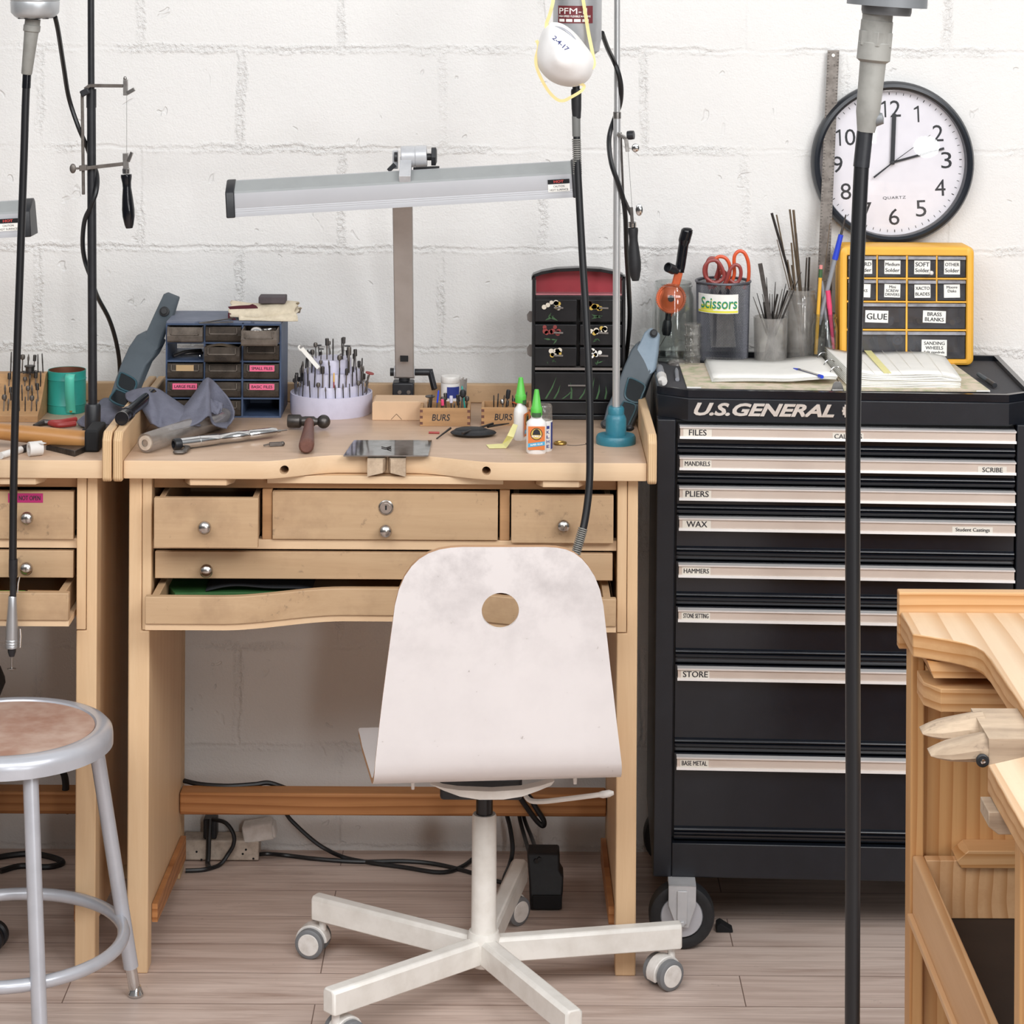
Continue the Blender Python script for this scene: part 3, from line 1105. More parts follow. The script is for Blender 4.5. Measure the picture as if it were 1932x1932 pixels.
for cx_, cy_, r_ in ((0.0525, -0.012, 0.0600), (0.639, -0.012, 0.0600), (0.0525, 0.385, 0.0600), (0.639, 0.385, 0.0600)):
    dz = 0.0045 * cx_
    zc0 = 0.0605 + dz
    mb = MB()
    for s_ in (-1, 1):
        yb = cy_ + s_ * 0.026
        mb.prism([(cx_ - .025, yb - .0015, 0.1225), (cx_ + .025, yb - .0015, 0.1225), (cx_ + .025, yb - .0015, 0.085), (cx_ + .012, yb - .0015, 0.045), (cx_ - .010, yb - .0015, 0.045), (cx_ - .025, yb - .0015, 0.085)], (0, 0.003, 0))
    mb.prism([(cx_ - .009, cy_ - .0285, 0.1125), (cx_ + .009, cy_ - .0285, 0.1125), (cx_ + .009, cy_ - .0285, 0.052), (cx_ - .009, cy_ - .0285, 0.052)], (0, -0.0025, 0))
    mb.box(cx_ - .025, cx_ + .025, cy_ - .0275, cy_ + .0275, 0.1195, 0.1225)
    mb.cyl((cx_, cy_ - .036, 0.054 + dz), (cx_, cy_ + .03, 0.054 + dz), 0.0055, n=6)
    c = mb.build('caster', 'white_plastic' if False else 'silver_paint', chest, local=True, bevel=0.001, smooth=30)
    mb = MB()
    mb.lathe([(0.039, -0.016), (0.045, -0.017), (0.052, -0.0185), (0.0575, -0.0165), (0.060, -0.010), (0.060, 0.010), (0.0575, 0.0165), (0.052, 0.0185), (0.045, 0.017), (0.039, 0.016)], (cx_, cy_, zc0), (0, -1, 0), 40)
    mb.build('tyre', 'black_rubber', c, local=True)
    mb = MB()
    mb.lathe([(0, -0.015), (0.037, -0.015), (0.039, -0.013), (0.039, 0.013), (0.037, 0.015), (0, 0.015)], (cx_, cy_, zc0), (0, -1, 0), 36)
    mb.build('wheel_disc', 'stool_silver', c, local=True)
# ================================================================== SWIVEL CHAIR
CB = Vector((-0.040, 4.355, 0))
chair = thing('swivel_chair', 'white bent plywood swivel chair with a round hole in its back', 'chair', CB)
rows_ = [(1029, 872, 1028), (1030.5, 850, 1050), (1034, 829, 1067), (1041, 809, 1083), (1052, 791, 1097), (1066, 776.5, 1109), (1085, 763.5, 1121), (1110, 752.5, 1131),
         (1140, 745, 1137.5), (1175, 740.5, 1141.5), (1215, 735, 1146), (1260, 729, 1151), (1310, 722.5, 1157), (1360, 716.5, 1162.5), (1405, 711.5, 1168), (1436, 708, 1172)]
NU = 24


def back_pt(py, px):
    d = 4.075 + 0.05 * (py - 1028) / 412 + (px - 939) * 8.5e-5
    bow = 0.010 * (1 - ((px - 939) / 220) ** 2)
    return P(px, py, d) + Vector((0, -bow * 0.4, 0))


rr = [[back_pt(py, l + (r - l) * i / NU) for i in range(NU + 1)] for py, l, r in rows_]
yaw = math.radians(5.6)
rv, fv = Vector((math.cos(yaw), math.sin(yaw), 0)), Vector((-math.sin(yaw), math.cos(yaw), 0))
cen = (rr[-1][0] + rr[-1][-1]) / 2
hw0 = (rr[-1][-1] - rr[-1][0]).length / 2
for fwd, dz, hw in ((0.003, -0.013, hw0 + .001), (0.011, -0.026, hw0 + .002), (0.024, -0.0355, hw0 + .003), (0.042, -0.040, hw0 + .004), (0.09, -0.043, hw0 + .006),
                    (0.16, -0.047, hw0 + .009), (0.24, -0.053, hw0 + .012), (0.32, -0.059, hw0 + .013), (0.36, -0.063, hw0 + .014), (0.378, -0.0655, hw0 + .013), (0.385, -0.0665, hw0 + .010)):
    c = cen + fv * fwd + Vector((0, 0, dz))
    rr.append([c + rv * (hw * (2 * i / NU - 1)) for i in range(NU + 1)])
mb = MB()
vs = [[mb.v(p) for p in row] for row in rr]
for j in range(len(vs) - 1):
    for i in range(NU):
        mb.f([vs[j][i], vs[j][i + 1], vs[j + 1][i + 1], vs[j + 1][i]])
shell = mb.build('seat_shell', ['chair_white', 'chair_edge'], chair, solid=0.009, rim=1, smooth=60)
hc = P(944, 1150, 4.09)
cut = MB().cyl(hc - Vector((0, 0.06, 0)), hc + Vector((0, 0.06, 0)), 0.0305, n=40)
bool_cut(shell, cut)
# white pan under the seat
up = [(812, 1480), (838, 1487), (866, 1491), (930, 1493.5), (985, 1490), (1018, 1483), (1046, 1474)]
lo = [(1040, 1482), (1016, 1492), (985, 1503), (950, 1508.5), (905, 1509), (868, 1503), (838, 1492)]
mb = MB().prism([P(x, y, 4.20) for x, y in up + lo], (-0.002, 0.022, 0.0))
mb.build('support_pan', 'white_enamel', chair, smooth=50)
MB().box(CB.x - .075, CB.x + .065, 4.25, 4.43, 0.372, 0.412).build('tilt_box', 'black_plastic', chair, bevel=0.006)
MB().cyl(CB + Vector((0, 0, 0.30)), CB + Vector((0, 0, 0.405)), 0.0147, n=24).build('gas_piston', 'black_gloss', chair)
MB().lathe([(0, .10), (0.0222, .10), (0.0212, .31), (0.0195, .314), (0, .314)], CB, n=28).build('column', 'white_enamel', chair)
MB().lathe([(0, .050), (0.021, .050), (0.026, .060), (0.029, .072), (0.029, .100), (0.026, .110), (0, .110)], CB, n=28).build('hub', 'white_enamel', chair)
MB().tube(spline([P(1000, 1482, 4.30), P(991, 1497, 4.29), P(1000, 1510, 4.28), P(1025, 1512, 4.27), P(1070, 1507, 4.26), P(1110, 1502, 4.25), P(1135, 1499, 4.25)], 5), 0.0043, 8).build('lever', 'white_enamel', chair)
MB().tube([P(1130, 1499.5, 4.25), P(1137, 1499, 4.25), P(1150, 1497, 4.25), P(1158, 1496, 4.25)], [0.0045, 0.0062, 0.006, 0.003], 10).build('lever_tip', 'white_plastic', chair)
for px, py in ((779, 1476), (1085, 1466)):
    MB().cyl(P(px, py, 4.19), P(px, py + 13, 4.19), 0.0035, 0.0028, 8).build('peg', 'white_plastic', chair)


def chair_caster(parent, c, ang):
    """twin wheel caster under an arm end; c = point on the floor below the stem"""
    xf = Matrix.Translation(c) @ RZ(ang)
    mb = MB()
    mb.xf = xf
    pts = [(0.030 * math.cos(t), 0.0275 + 0.0285 * math.sin(t)) for t in [math.radians(-25 + 205 * i / 14) for i in range(15)]]
    mb.prism([(0.018 + x, -0.012, z) for x, z in pts], (0, 0.024, 0))
    mb.cyl((0, 0, 0.045), (0, 0, 0.066), 0.007, n=12)
    cs = mb.build('caster', 'white_plastic', parent, smooth=50, bevel=0.0015)
    for s_ in (-1, 1):
        mb = MB()
        mb.xf = xf
        mb.lathe([(0, -0.0065), (0.021, -0.0065), (0.0262, -0.004), (0.0262, 0.006), (0.0225, 0.0085), (0.0195, 0.0085)], (0.018, s_ * 0.0185, 0.0265), (0, s_, 0), 28)
        mb.mi = 1
        mb.lathe([(0.0195, 0.0085), (0.0185, 0.0095), (0, 0.0105)], (0.018, s_ * 0.0185, 0.0265), (0, s_, 0), 28)
        mb.build('wheel', ['caster_grey', 'white_plastic'], cs, smooth=40)


for k, (a, ca) in enumerate(((7.5, 215), (79.5, 225), (151.5, 165), (223.5, 40), (295.5, 100))):
    t = math.radians(a)
    e = Vector((math.cos(t), math.sin(t), 0))
    n_ = Vector((-e.y, e.x, 0))
    mb = MB()
    r0, r1, w = 0.020, 0.350, 0.0155
    sec = [(-w, 0.0), (-w, .036), (-w + .005, .042), (w - .005, .042), (w, .036), (w, 0.0)]
    a0 = [mb.v(CB + e * r0 + n_ * p + Vector((0, 0, .058 + q))) for p, q in sec]
    a1 = [mb.v(CB + e * (r1 - .004) + n_ * p + Vector((0, 0, .066 + q))) for p, q in sec]
    a2 = [mb.v(CB + e * r1 + n_ * p * .8 + Vector((0, 0, .068 + q * .94))) for p, q in sec]
    for A, Bq in ((a0, a1), (a1, a2)):
        for i in range(6):
            j = (i + 1) % 6
            mb.f([A[i], A[j], Bq[j], Bq[i]])
    mb.f(a2)
    mb.f(a0[::-1])
    arm = mb.build('base_arm', 'white_enamel', chair, bevel=0.002, smooth=35)
    chair_caster(chair, CB + e * 0.333, math.radians(ca))

# ================================================================== STOOL
SC = Vector((-0.850, 4.236, 0))
stool = thing('metal_stool', 'silver metal stool with a worn brown hardboard seat and a foot ring', 'stool', SC)
MB().lathe([(0.148, 0.494), (0.151, 0.4985), (0.160, 0.500), (0.170, 0.4975), (0.1775, 0.490), (0.179, 0.480), (0.179, 0.4655), (0.174, 0.4655), (0.172, 0.488), (0.0, 0.488)], SC, n=64).build('seat_rim', 'stool_silver', stool)
MB().lathe([(0, 0.4965), (0.1475, 0.4965), (0.1485, 0.494), (0.1485, 0.489), (0, 0.489)], SC, n=64).build('seat_board', 'hardboard', stool, smooth=30)
for a in (26, 116, 206, 296):
    t = math.radians(a)
    e = Vector((math.cos(t), math.sin(t), 0))
    top, bot = SC + e * 0.150 + Vector((0, 0, .482)), SC + e * 0.2295 + Vector((0, 0, .0))
    q = lambda z: top.lerp(bot, (0.482 - z) / 0.482)
    lg = MB().cyl(q(.478), q(.052), 0.0128, 0.0128, 18).build('leg', 'stool_silver', stool)
    MB().cyl(q(.053), q(.015), 0.0098, 0.0098, 14).build('leg_extension', 'chrome', lg)
    MB().lathe([(0, 0), (0.0125, 0.001), (0.0138, 0.005), (0.012, 0.009), (0.0105, 0.013), (0.009, 0.018), (0, 0.018)], Vector((bot.x, bot.y, 0)), n=18).build('glide', 'chrome', lg)
MB().tube([SC + Vector((0.1985 * math.cos(t), 0.1985 * math.sin(t), 0.139)) for t in [2 * math.pi * i / 56 for i in range(56)]], 0.0108, 10, closed=True).build('foot_ring', 'stool_silver', stool)

# ================================================================== PINE BENCH (right, seen from its side)
pine = thing('workbench', 'golden pine workbench seen from its side, with a forked pin, right of the tool chest', 'workbench', (0.80, 3.0, 0))
half = [(.540, 3.335), (.562, 3.322), (.584, 3.308), (.602, 3.292), (.613, 3.275), (.619, 3.255), (.622, 3.22)]
edge_ = [(.540, 3.44)] + half + [(x, 6.145 - y) for x, y in half[::-1]] + [(.540, 2.49)]
mb = MB().prism([(x, y, .8855) for x, y in edge_] + [(1.06, 2.49, .8855), (1.06, 3.44, .8855)], (0, 0, .0315))
tp = mb.build('bench_top', ['pine_across', 'pine_top'], pine, smooth=40)
tp.data.polygons.foreach_set('material_index', [1 if p.normal.z > 0.9 else 0 for p in tp.data.polygons])
md = tp.modifiers.new('edges', 'BEVEL')
md.width, md.segments, md.limit_method = 0.002, 2, 'ANGLE'
MB().box(.538, 1.06, 3.4405, 3.459, .866, .9445).build('side_board', 'pine_across', pine, bevel=0.0015)
for (x0, x1, y0, y1) in ((.553, .5715, 3.425, 3.470), (1.0, 1.04, 3.425, 3.470), (.553, .590, 2.690, 2.722), (1.0, 1.04, 2.690, 2.722)):
    MB().box(x0, x1, y0, y1, 0, .8655 if y0 > 3 else .885).build('leg', 'pine_upright', pine, bevel=0.0025)
MB().box(.5715, 1.0, 3.442, 3.456, .02, .885).build('side_panel', 'pine_upright', pine)
MB().prism([(.5565, 3.40, .818), (.5565, 3.345, .818), (.575, 3.316, .818), (.68, 3.316, .818), (.68, 3.4415, .818), (.572, 3.4415, .818), (.572, 3.40, .818)], (0, 0, .031)).build('arm_slide', 'pine_across', pine, bevel=0.001)
MB().prism([(.5575, 3.405, .884), (.566, 3.405, .862), (.70, 3.405, .862), (.70, 3.405, .884)], (0, -0.085, 0)).build('support_block', 'pine_across', pine)
MB().prism([(.530, 2.80, .8845), (.530, 2.80, .868), (.541, 2.80, .8595), (.70, 2.80, .8595), (.70, 2.80, .8845)], (0, -0.05, 0)).build('support_block', 'worn_wood_side', pine, bevel=0.001)
# low catch tray
mb = MB()
mb.box(.5560, .5715, 2.56, 3.424, .506, .588)
tr = mb.build('catch_tray', 'pine', pine, bevel=0.002)
mb = MB()
mb.box(.549, .5565, 2.56, 3.423, .500, .509)
mb.box(.5715, .99, 3.405, 3.424, .509, .588)
mb.box(.5715, .99, 2.56, 2.578, .509, .588)
mb.build('tray_side', 'pine', tr, bevel=0.001)
MB().box(.5565, .99, 2.56, 3.423, .500, .5085).build('tray_floor', 'tray_shade_dark', tr)  # added floor; its near-black colour stands in for the shade seen here
MB().prism([(.612, 3.398, .590), (.628, 3.398, .604), (.80, 3.398, .604), (.80, 3.398, .580), (.618, 3.398, .580)], (0, .044, 0)).build('tray_runner', 'pine_across', pine, bevel=0.001)
# forked bench pin
mb = MB()


def prong(ya, yb, tipx, zt, dz):
    n = 10
    prev = None
    for i in range(n + 1):
        x = tipx + (0.575 - tipx) * i / n
        k = min(1.0, (i / n) ** 0.55 + 0.05)
        zc_, hz = zt - 0.012 - dz * (1 - i / n), 0.0165 * k
        w = (yb - ya) * (0.55 + 0.45 * min(1, i / 3))
        ym = (ya + yb) / 2
        ring = [mb.v((x, ym + w / 2 * math.cos(t) * (1 if abs(math.cos(t)) < .9 else .96), zc_ + hz * math.sin(t))) for t in [2 * math.pi * (j + .5) / 10 for j in range(10)]]
        if prev:
            for j in range(10):
                mb.f([prev[j], prev[(j + 1) % 10], ring[(j + 1) % 10], ring[j]])
        else:
            mb.f(ring)
        prev = ring
    mb.f(prev[::-1])


prong(2.995, 3.050, .500, .905, .006)
prong(2.930, 2.985, .499, .902, .008)
mb.box(.565, .6215, 2.932, 3.048, .8745, .9065)
pin = mb.build('bench_pin', 'worn_wood_side', pine, smooth=50)
mb = MB().lathe([(0.004, 0), (0.0075, 0), (0.0078, 0.003), (0.006, 0.0045), (0.0028, 0.0045)], (.557, 2.931, .882), (0, -1, 0), 20)
mb.mi = 1
mb.lathe([(0.003, 0.003), (0.003, 0.0065), (0, 0.0075)], (.557, 2.931, .882), (0, -1, 0), 12)
mb.build('pin_bolt', ['black_rubber', 'chrome'], pin)

# ================================================================== HANGING MOTORS AND FLEXIBLE SHAFTS


def motor_lathe(px, py, d, prof, n=32, lean=0.0):
    return P(px, py, d), prof


# --- middle motor
d0 = 4.44
mt = thing('hanging_motor', 'silver hanging motor with a maroon label, behind the white dust mask', 'flex shaft motor', P(1090, -60, d0))
c = P(1089, 100, d0)
r = 46 * d0 / F
k = d0 / F
MB().lathe([(0, -0.004), (0.030, -0.004), (0.034, 0.0), (0.0395, 0.004), (0.0415, 0.02), (r, 0.024), (r, 0.165), (r * .9, 0.18), (0.012, 0.186), (0, 0.186)], c, n=40).build('motor_body', 'motor_silver', mt)
MB().tube([c + Vector((0, 0, .18)), c + Vector((0, 0, .20)), c + Vector((0.012, 0, .212)), c + Vector((0, 0, .226)), c + Vector((-0.012, 0, .212)), c + Vector((0, 0, .20))], 0.0025, 8).build('hanger_loop', 'steel', mt)
mb = MB()
lc = P(1083, 27, d0)
rad = r + 0.0006


def on_motor(x, z, lift=0.0):
    a = x / rad
    return Vector((c.x + (rad + lift) * math.sin(a), c.y - (rad + lift) * math.cos(a), z))


zl0, zl1 = P(1083, 44, d0 - r).z, P(1083, 11, d0 - r).z
mb.grid(lambda u, v: on_motor(-0.040 + 0.068 * u, zl0 + (zl1 - zl0) * v), 20, 3)
mb.build('motor_label', 'maroon_label', mt, smooth=60)


def wrap_text(body, x0, w, z, h, m, lift, offset=0.02):
    vs_, fs_, (a0, a1, b0, b1) = glyphs(body, 0, offset)
    mb = MB()
    vv = [mb.v(on_motor(x0 + (v.x - a0) / (a1 - a0) * w, z + ((v.y - b0) / (b1 - b0) - .5) * h, lift)) for v in vs_]
    for q in fs_:
        mb.f([vv[i] for i in q])
    return mb.build('label_lettering', m, mt, smooth=0)


dzl = zl1 - zl0
wrap_text('PFM-II', -0.036, 0.052, zl0 + dzl * 0.70, dzl * 0.34, 'paper', 0.0007, 0.0)
wrap_text('HIGH SPEED FLEXIBLE MACHINE', -0.037, 0.060, zl0 + dzl * 0.40, dzl * 0.11, 'paper', 0.0007)
for i in range(4):
    MB().grid(lambda u, v: on_motor(-0.036 + 0.0145 * i + 0.0115 * u, zl0 + dzl * (0.08 + 0.16 * v), 0.0007), 3, 1).build('label_lettering', 'paper', mt, smooth=60)
mb = MB().tube(spline([c + Vector((r, -.01, .155)), c + Vector((r + .010, -.01, .15)), c + Vector((r + .013, -.01, .12)), c + Vector((r + .006, -.01, .10)), c + Vector((r - .002, -.01, .10))], 5), 0.0028, 8)
mb.build('side_bracket', 'steel', mt)
pth = spline([P(1088, 118, d0), P(1087, 150, d0), P(1087, 190, 4.44), P(1088, 250, 4.44), P(1090, 320, 4.435), P(1098, 470, 4.42), P(1106, 600, 4.40), P(1112, 740, 4.375), P(1113, 850, 4.36),
              P(1112, 910, 4.35), P(1107, 960, 4.34), P(1099, 1003, 4.33), P(1088, 1040, 4.32), P(1074, 1085, 4.31), P(1062, 1130, 4.30)], 6)
sh = thing('flexible_shaft', 'black flexible shaft hanging from the maroon-labelled motor down behind the white chair', 'flex shaft', P(1088, 118, d0))
MB().tube(pth, 0.0068, 10).build('sheath', 'cable_black', sh)
mb = MB()
mb.lathe([(0.0085, 0), (0.0095, 0.004), (0.0088, 0.035), (0.0075, 0.052), (0, 0.052)], P(1087, 168, d0), (0.02, 0, -1), 18)
mb.build('upper_boot', 'black_rubber', sh)
MB().lathe([(0.0072, 0), (0.0077, 0.001), (0.0074, 0.036), (0, 0.037)], P(1087, 219, 4.44), (0.02, 0, -1), 18).build('sleeve', 'grey_sleeve', sh)
mb = MB()
for i in range(17):
    p = P(1087.5 + 0.13 * i, 262 + 4 * i, 4.438)
    mb.lathe([(0.0066, 0), (0.0081, 0.0003), (0.0081, 0.0022), (0.0066, 0.0026)], p, (0.03, 0, -1), 14)
mb.build('spring_guard', 'grey_boot', sh)
mb = MB()
p0, p1 = P(1100, 997, 4.331), P(1086, 1046, 4.318)
for i in range(14):
    mb.lathe([(0.0066, 0), (0.0088, 0.0003), (0.0085, 0.0022), (0.0066, 0.0026)], p0.lerp(p1, i / 13), p1 - p0, 14)
mb.build('spring_guard', 'grey_boot', sh)
MB().lathe([(0, 0), (0.008, 0), (0.0115, 0.02), (0.0115, 0.07), (0.007, 0.082), (0.003, 0.09), (0, 0.09)], P(1064, 1120, 4.30), P(1050, 1180, 4.29) - P(1064, 1120, 4.30), 18).build('handpiece', 'stool_silver', sh)

# --- dust mask hung on it
dm = 4.375
mask = thing('dust_mask', 'white cup dust mask with yellow straps hanging over the silver motor', 'dust mask', P(1066, 165, dm))
rim = [(1038, 42), (1060, 44), (1085, 62), (1104, 85), (1118, 105), (1121, 125), (1113, 147), (1096, 161), (1072, 164), (1046, 157), (1026, 142), (1014, 122), (1012, 98), (1018, 72), (1027, 52)]
mc = P(1062, 108, dm - 0.055)
NR = 7
rp = [P(x, y, dm + 0.0) for x, y in rim]
rp = spline(rp + [rp[0]], 3)[:-1]


def mask_pt(i, j):
    t = j / NR
    e_ = rp[i]
    q = e_.lerp(Vector((mc.x, e_.y, mc.z)), t)
    bulge = 0.058 * math.sin(math.pi / 2 * min(1, t * 1.05)) ** 0.8
    ridge = 0.004 * math.sin(t * 9)
    return Vector((q.x, dm - bulge - ridge * (1 - t), q.z))


mb = MB()
vv = [[mb.v(mask_pt(i, j)) for i in range(len(rp))] for j in range(NR)]
tip = mb.v(mask_pt(0, NR))
tip.co = Vector((mc.x, dm - .0585, mc.z))
m_ = len(rp)
for j in range(NR - 1):
    for i in range(m_):
        mb.f([vv[j][i], vv[j][(i + 1) % m_], vv[j + 1][(i + 1) % m_], vv[j + 1][i]])
for i in range(m_):
    mb.f([vv[-1][i], vv[-1][(i + 1) % m_], tip])
mb.build('mask_cup', 'mask_white', mask, smooth=80, sub=1)
MB().tube(spline([P(1046, 50, dm - .012), P(1062, 54, dm - .022), P(1078, 66, dm - .022), P(1092, 84, dm - .016)], 5), 0.0032, 8, flat=0.5).build('nose_clip', 'stool_silver', mask)


def strap(pts, w=0.0032, nm='strap'):
    MB().ribbon(spline(pts, 6), w * 1.9, view=(0.15, 1, 0.1)).build(nm, 'strap_yellow', mask, smooth=60)


strap([P(1047, -25, d0 - .05), P(1043, 5, dm - .01), P(1037, 28, dm - .008), P(1031, 46, dm - .004), P(1033, 62, dm - .006)])
strap([P(1096, -25, d0 - .05), P(1102, 10, d0 - .054), P(1110, 60, d0 - .05), P(1117, 95, dm + .006), P(1121, 122, dm - .002), P(1112, 130, dm - .006), P(1102, 127, dm - .008)])
strap([P(1012, 76, dm - .002), P(1016, 88, dm - .003), P(1011, 110, dm - .004), P(1013, 128, dm - .008), P(1022, 150, dm - .008), P(1035, 172, dm - .004), P(1050, 187, dm), P(1063, 190, dm), P(1078, 183, dm - .004), P(1096, 172, dm - .006), P(1102, 162, dm - .004), P(1090, 157, dm - .006), P(1082, 160, dm - .006)], 0.0028)
mb = MB()
ux, uz = Vector((0.75, -0.1, -0.66)).normalized(), Vector((0.64, -0.3, 0.7)).normalized()
mb.text('2-4-17', P(1058, 82, dm - .062), ux, uz, w=0.034, h=0.0085, offset=0.02)
mb.build('date_lettering', 'blue_ink', mask, smooth=0)
# --- middle stand: teal foot, bright pole
BP = B(1162, 836)
st = thing('tool_stand', 'bright steel pole on a round teal foot, standing on the middle workbench', 'stand', BP)
px_ = lambda py: P(1160.5 + 0.0025 * py, py, BP.y).x
MB().lathe([(0, 0), (0.036, 0), (0.0365, 0.003), (0.0365, 0.011), (0.034, 0.0155), (0, 0.0155)], BP, n=40).build('foot', 'teal_base', st, smooth=35)
MB().lathe([(0.019, 0.0145), (0.019, 0.045), (0.0165, 0.051), (0.0150, 0.053), (0.0150, 0.0635), (0.013, 0.067), (0, 0.067)], BP, n=32).build('socket', 'teal_base', st, smooth=35)
tz = 2.03
MB().tube([BP + Vector((0, 0, .06)), Vector((BP.x - .001, BP.y, P(1160, 218, BP.y).z))], 0.0068, 18).build('lower_pole', 'pole_bright', st)
MB().tube(spline([Vector((BP.x - .001, BP.y, P(1160, 222, BP.y).z)), Vector((BP.x - .002, BP.y, 1.75)), Vector((BP.x - .002, BP.y, 1.98)), Vector((BP.x - .008, BP.y - .01, 2.02)), Vector((BP.x - .035, BP.y - .06, 2.045)), Vector((c.x + .01, d0 + .03, 2.04)), Vector((c.x, d0, 2.02)), Vector((c.x, d0, 1.985))], 5), 0.0058, 14).build('upper_pole', 'pole_bright', st)
MB().lathe([(0.0062, 0), (0.0074, 0.001), (0.0074, 0.012), (0.0062, 0.013)], Vector((BP.x - .001, BP.y, P(1160, 224, BP.y).z)), n=18).build('pole_collar', 'steel', st)
mb = MB().ball(B(1186, 826) + Vector((0, -.012, .02)), (0.010, 0.006, 0.006), 12, 6)
mb.build('clamp_screw', 'black_plastic', st)
# --- its cord
cd_ = BP.y
crd = MB().tube(spline([P(1136, 62, d0 + .01), P(1146, 90, 4.50), P(1158, 115, cd_ - .014), P(1167, 138, cd_ - .013), P(1172, 165, cd_ - .008), P(1170, 195, cd_ + .006), P(1160, 222, cd_ + .014), P(1151, 250, cd_ + .008), P(1149, 275, cd_ - .004), P(1154, 310, cd_ - .014), P(1165, 342, cd_ - .014),
                        P(1175, 372, cd_ - .006), P(1180, 410, cd_ + .01), P(1182, 470, 4.62), P(1186, 540, 4.70), P(1188, 600, 4.80), P(1183, 660, 4.90), P(1176, 700, 4.93), P(1172, 745, 4.94)], 6), 0.0045, 8).build('electric_cable', 'cable_black', loc=P(1136, 62, d0))
tag(crd, 'black power cord twisting around the bright steel pole', 'cord')


def saw_frame(label, d, spine, up_a, up_b, lo_a, lo_b, blade_x, hpx, hy0, hy1, edge_on=False):
    T = thing('saw_frame', label, 'saw', P(hpx, hy1, d))
    mb = MB().bar(P(*spine[0], d + .004), P(*spine[1], d + .004), 0.0045, 0.0065, (0, 1, 0))
    mb.build('spine', 'old_steel', T, bevel=0.0008)
    mb = MB()
    mb.bar(P(*up_a, d), P(*up_b, d), 0.006, 0.0045, (0, 0, 1))
    mb.build('upper_arm', 'old_steel', T, bevel=0.0008)
    mb = MB()
    mb.bar(P(*lo_a, d), P(*lo_b, d), 0.006, 0.0045, (0, 0, 1))
    mb.build('lower_arm', 'old_steel', T, bevel=0.0008)
    return T


# --- left stand with black pole, cord, saw frame
LP = ON(181, 826, ZB)
dl = LP.y
ls = thing('tool_stand', 'black painted steel pole clamped on the left workbench', 'stand', Vector((P(176, 800, dl).x, dl, ZB)))
lx = lambda py: P(171.5 + 0.0045 * py, py, dl).x
MB().box(lx(800) - .020, lx(800) + .018, dl - .02, dl + .02, ZB, ZB + .016).build('clamp_base', 'matte_black', ls, bevel=0.003)
MB().lathe([(0.0145, 0), (0.0145, 0.044), (0.012, 0.048), (0, 0.048)], Vector((lx(780), dl, ZB + .015)), n=20).build('clamp_socket', 'black_plastic', ls)
MB().tube([Vector((lx(780), dl, ZB + .03)), Vector((lx(170), dl, P(172, 172, dl).z))], 0.0083, 16).build('lower_pole', 'black_plastic', ls)
MB().tube(spline([Vector((lx(170), dl, P(172, 180, dl).z)), Vector((lx(0), dl, 1.74)), Vector((lx(-60), dl, 1.95)), Vector((lx(-60) - .01, dl - .03, 2.0)), Vector((-.86, 4.45, 2.03)), Vector((-.877, 4.36, 2.0)), Vector((-.877, 4.35, 1.965))], 5), 0.0062, 14).build('upper_pole', 'black_plastic', ls)
MB().cyl(Vector((lx(190), dl, P(172, 203, dl).z)), Vector((lx(170), dl, P(172, 168, dl).z)), 0.0092, n=18).build('pole_collar', 'black_plastic', ls)
lm = 4.35
ml = thing('hanging_motor', 'silver motor with a rounded bottom hanging above the left workbench', 'flex shaft motor', P(65, -60, lm))
c2 = P(66, 30, lm)
MB().lathe([(0, -0.002), (0.016, -0.004), (0.030, -0.004), (0.036, 0.0), (0.0415, 0.006), (0.0425, 0.024), (0.0418, 0.026), (0.0435, 0.028), (0.0435, 0.165), (0.038, 0.18), (0, 0.186)], c2, n=40).build('motor_body', 'motor_silver', ml)
for a in (215, 250, 290, 325):
    t = math.radians(a)
    MB().lathe([(0, 0.0008), (0.0055, 0.0008), (0.0055, -0.0005)], c2 + Vector((0.026 * math.cos(t), 0.026 * math.sin(t), -0.0040)), (0, 0, -1), 14).build('vent_hole', 'matte_black', ml)
MB().tube([c2 + Vector((0, 0, .18)), c2 + Vector((0, 0, .20)), c2 + Vector((0.012, 0, .212)), c2 + Vector((0, 0, .226)), c2 + Vector((-0.012, 0, .212)), c2 + Vector((0, 0, .20))], 0.0025, 8).build('hanger_loop', 'steel', ml)
sl = thing('flexible_shaft', 'black flexible shaft with a silver handpiece, hanging before the left workbench', 'flex shaft', P(62, 36, lm))
q = lambda x, y: P(x, y, lm)
ax = q(50, 140) - q(62, 34)
MB().lathe([(0.0135, 0), (0.0135, 0.010), (0.0148, 0.011), (0.0148, 0.021), (0.0128, 0.0225), (0.0122, 0.03), (0.0095, 0.095), (0.0085, 0.097), (0, 0.097)], q(62, 36), ax, 20).build('upper_boot', 'grey_boot', sl)
MB().tube(spline([q(51, 132), q(48, 200), q(45, 300), q(38, 500), q(31, 700), q(26, 900), q(24, 1070)], 6), 0.0068, 10).build('sheath', 'cable_black', sl)
MB().cyl(q(51, 136), q(49.5, 166), 0.0076, n=14).build('ferrule', 'black_gloss', sl)
MB().lathe([(0, 0), (0.0078, 0.0), (0.0078, 0.028), (0.0058, 0.034), (0.0058, 0.075), (0, 0.075)], q(25, 1055), (0, 0, -1), 16).build('swivel_joint', 'black_plastic', sl)
MB().tube([q(37, 1088), q(34, 1100), q(33, 1118)], [0.0014, 0.0018, 0.0014], 8).build('joint_clip', 'chrome', sl)
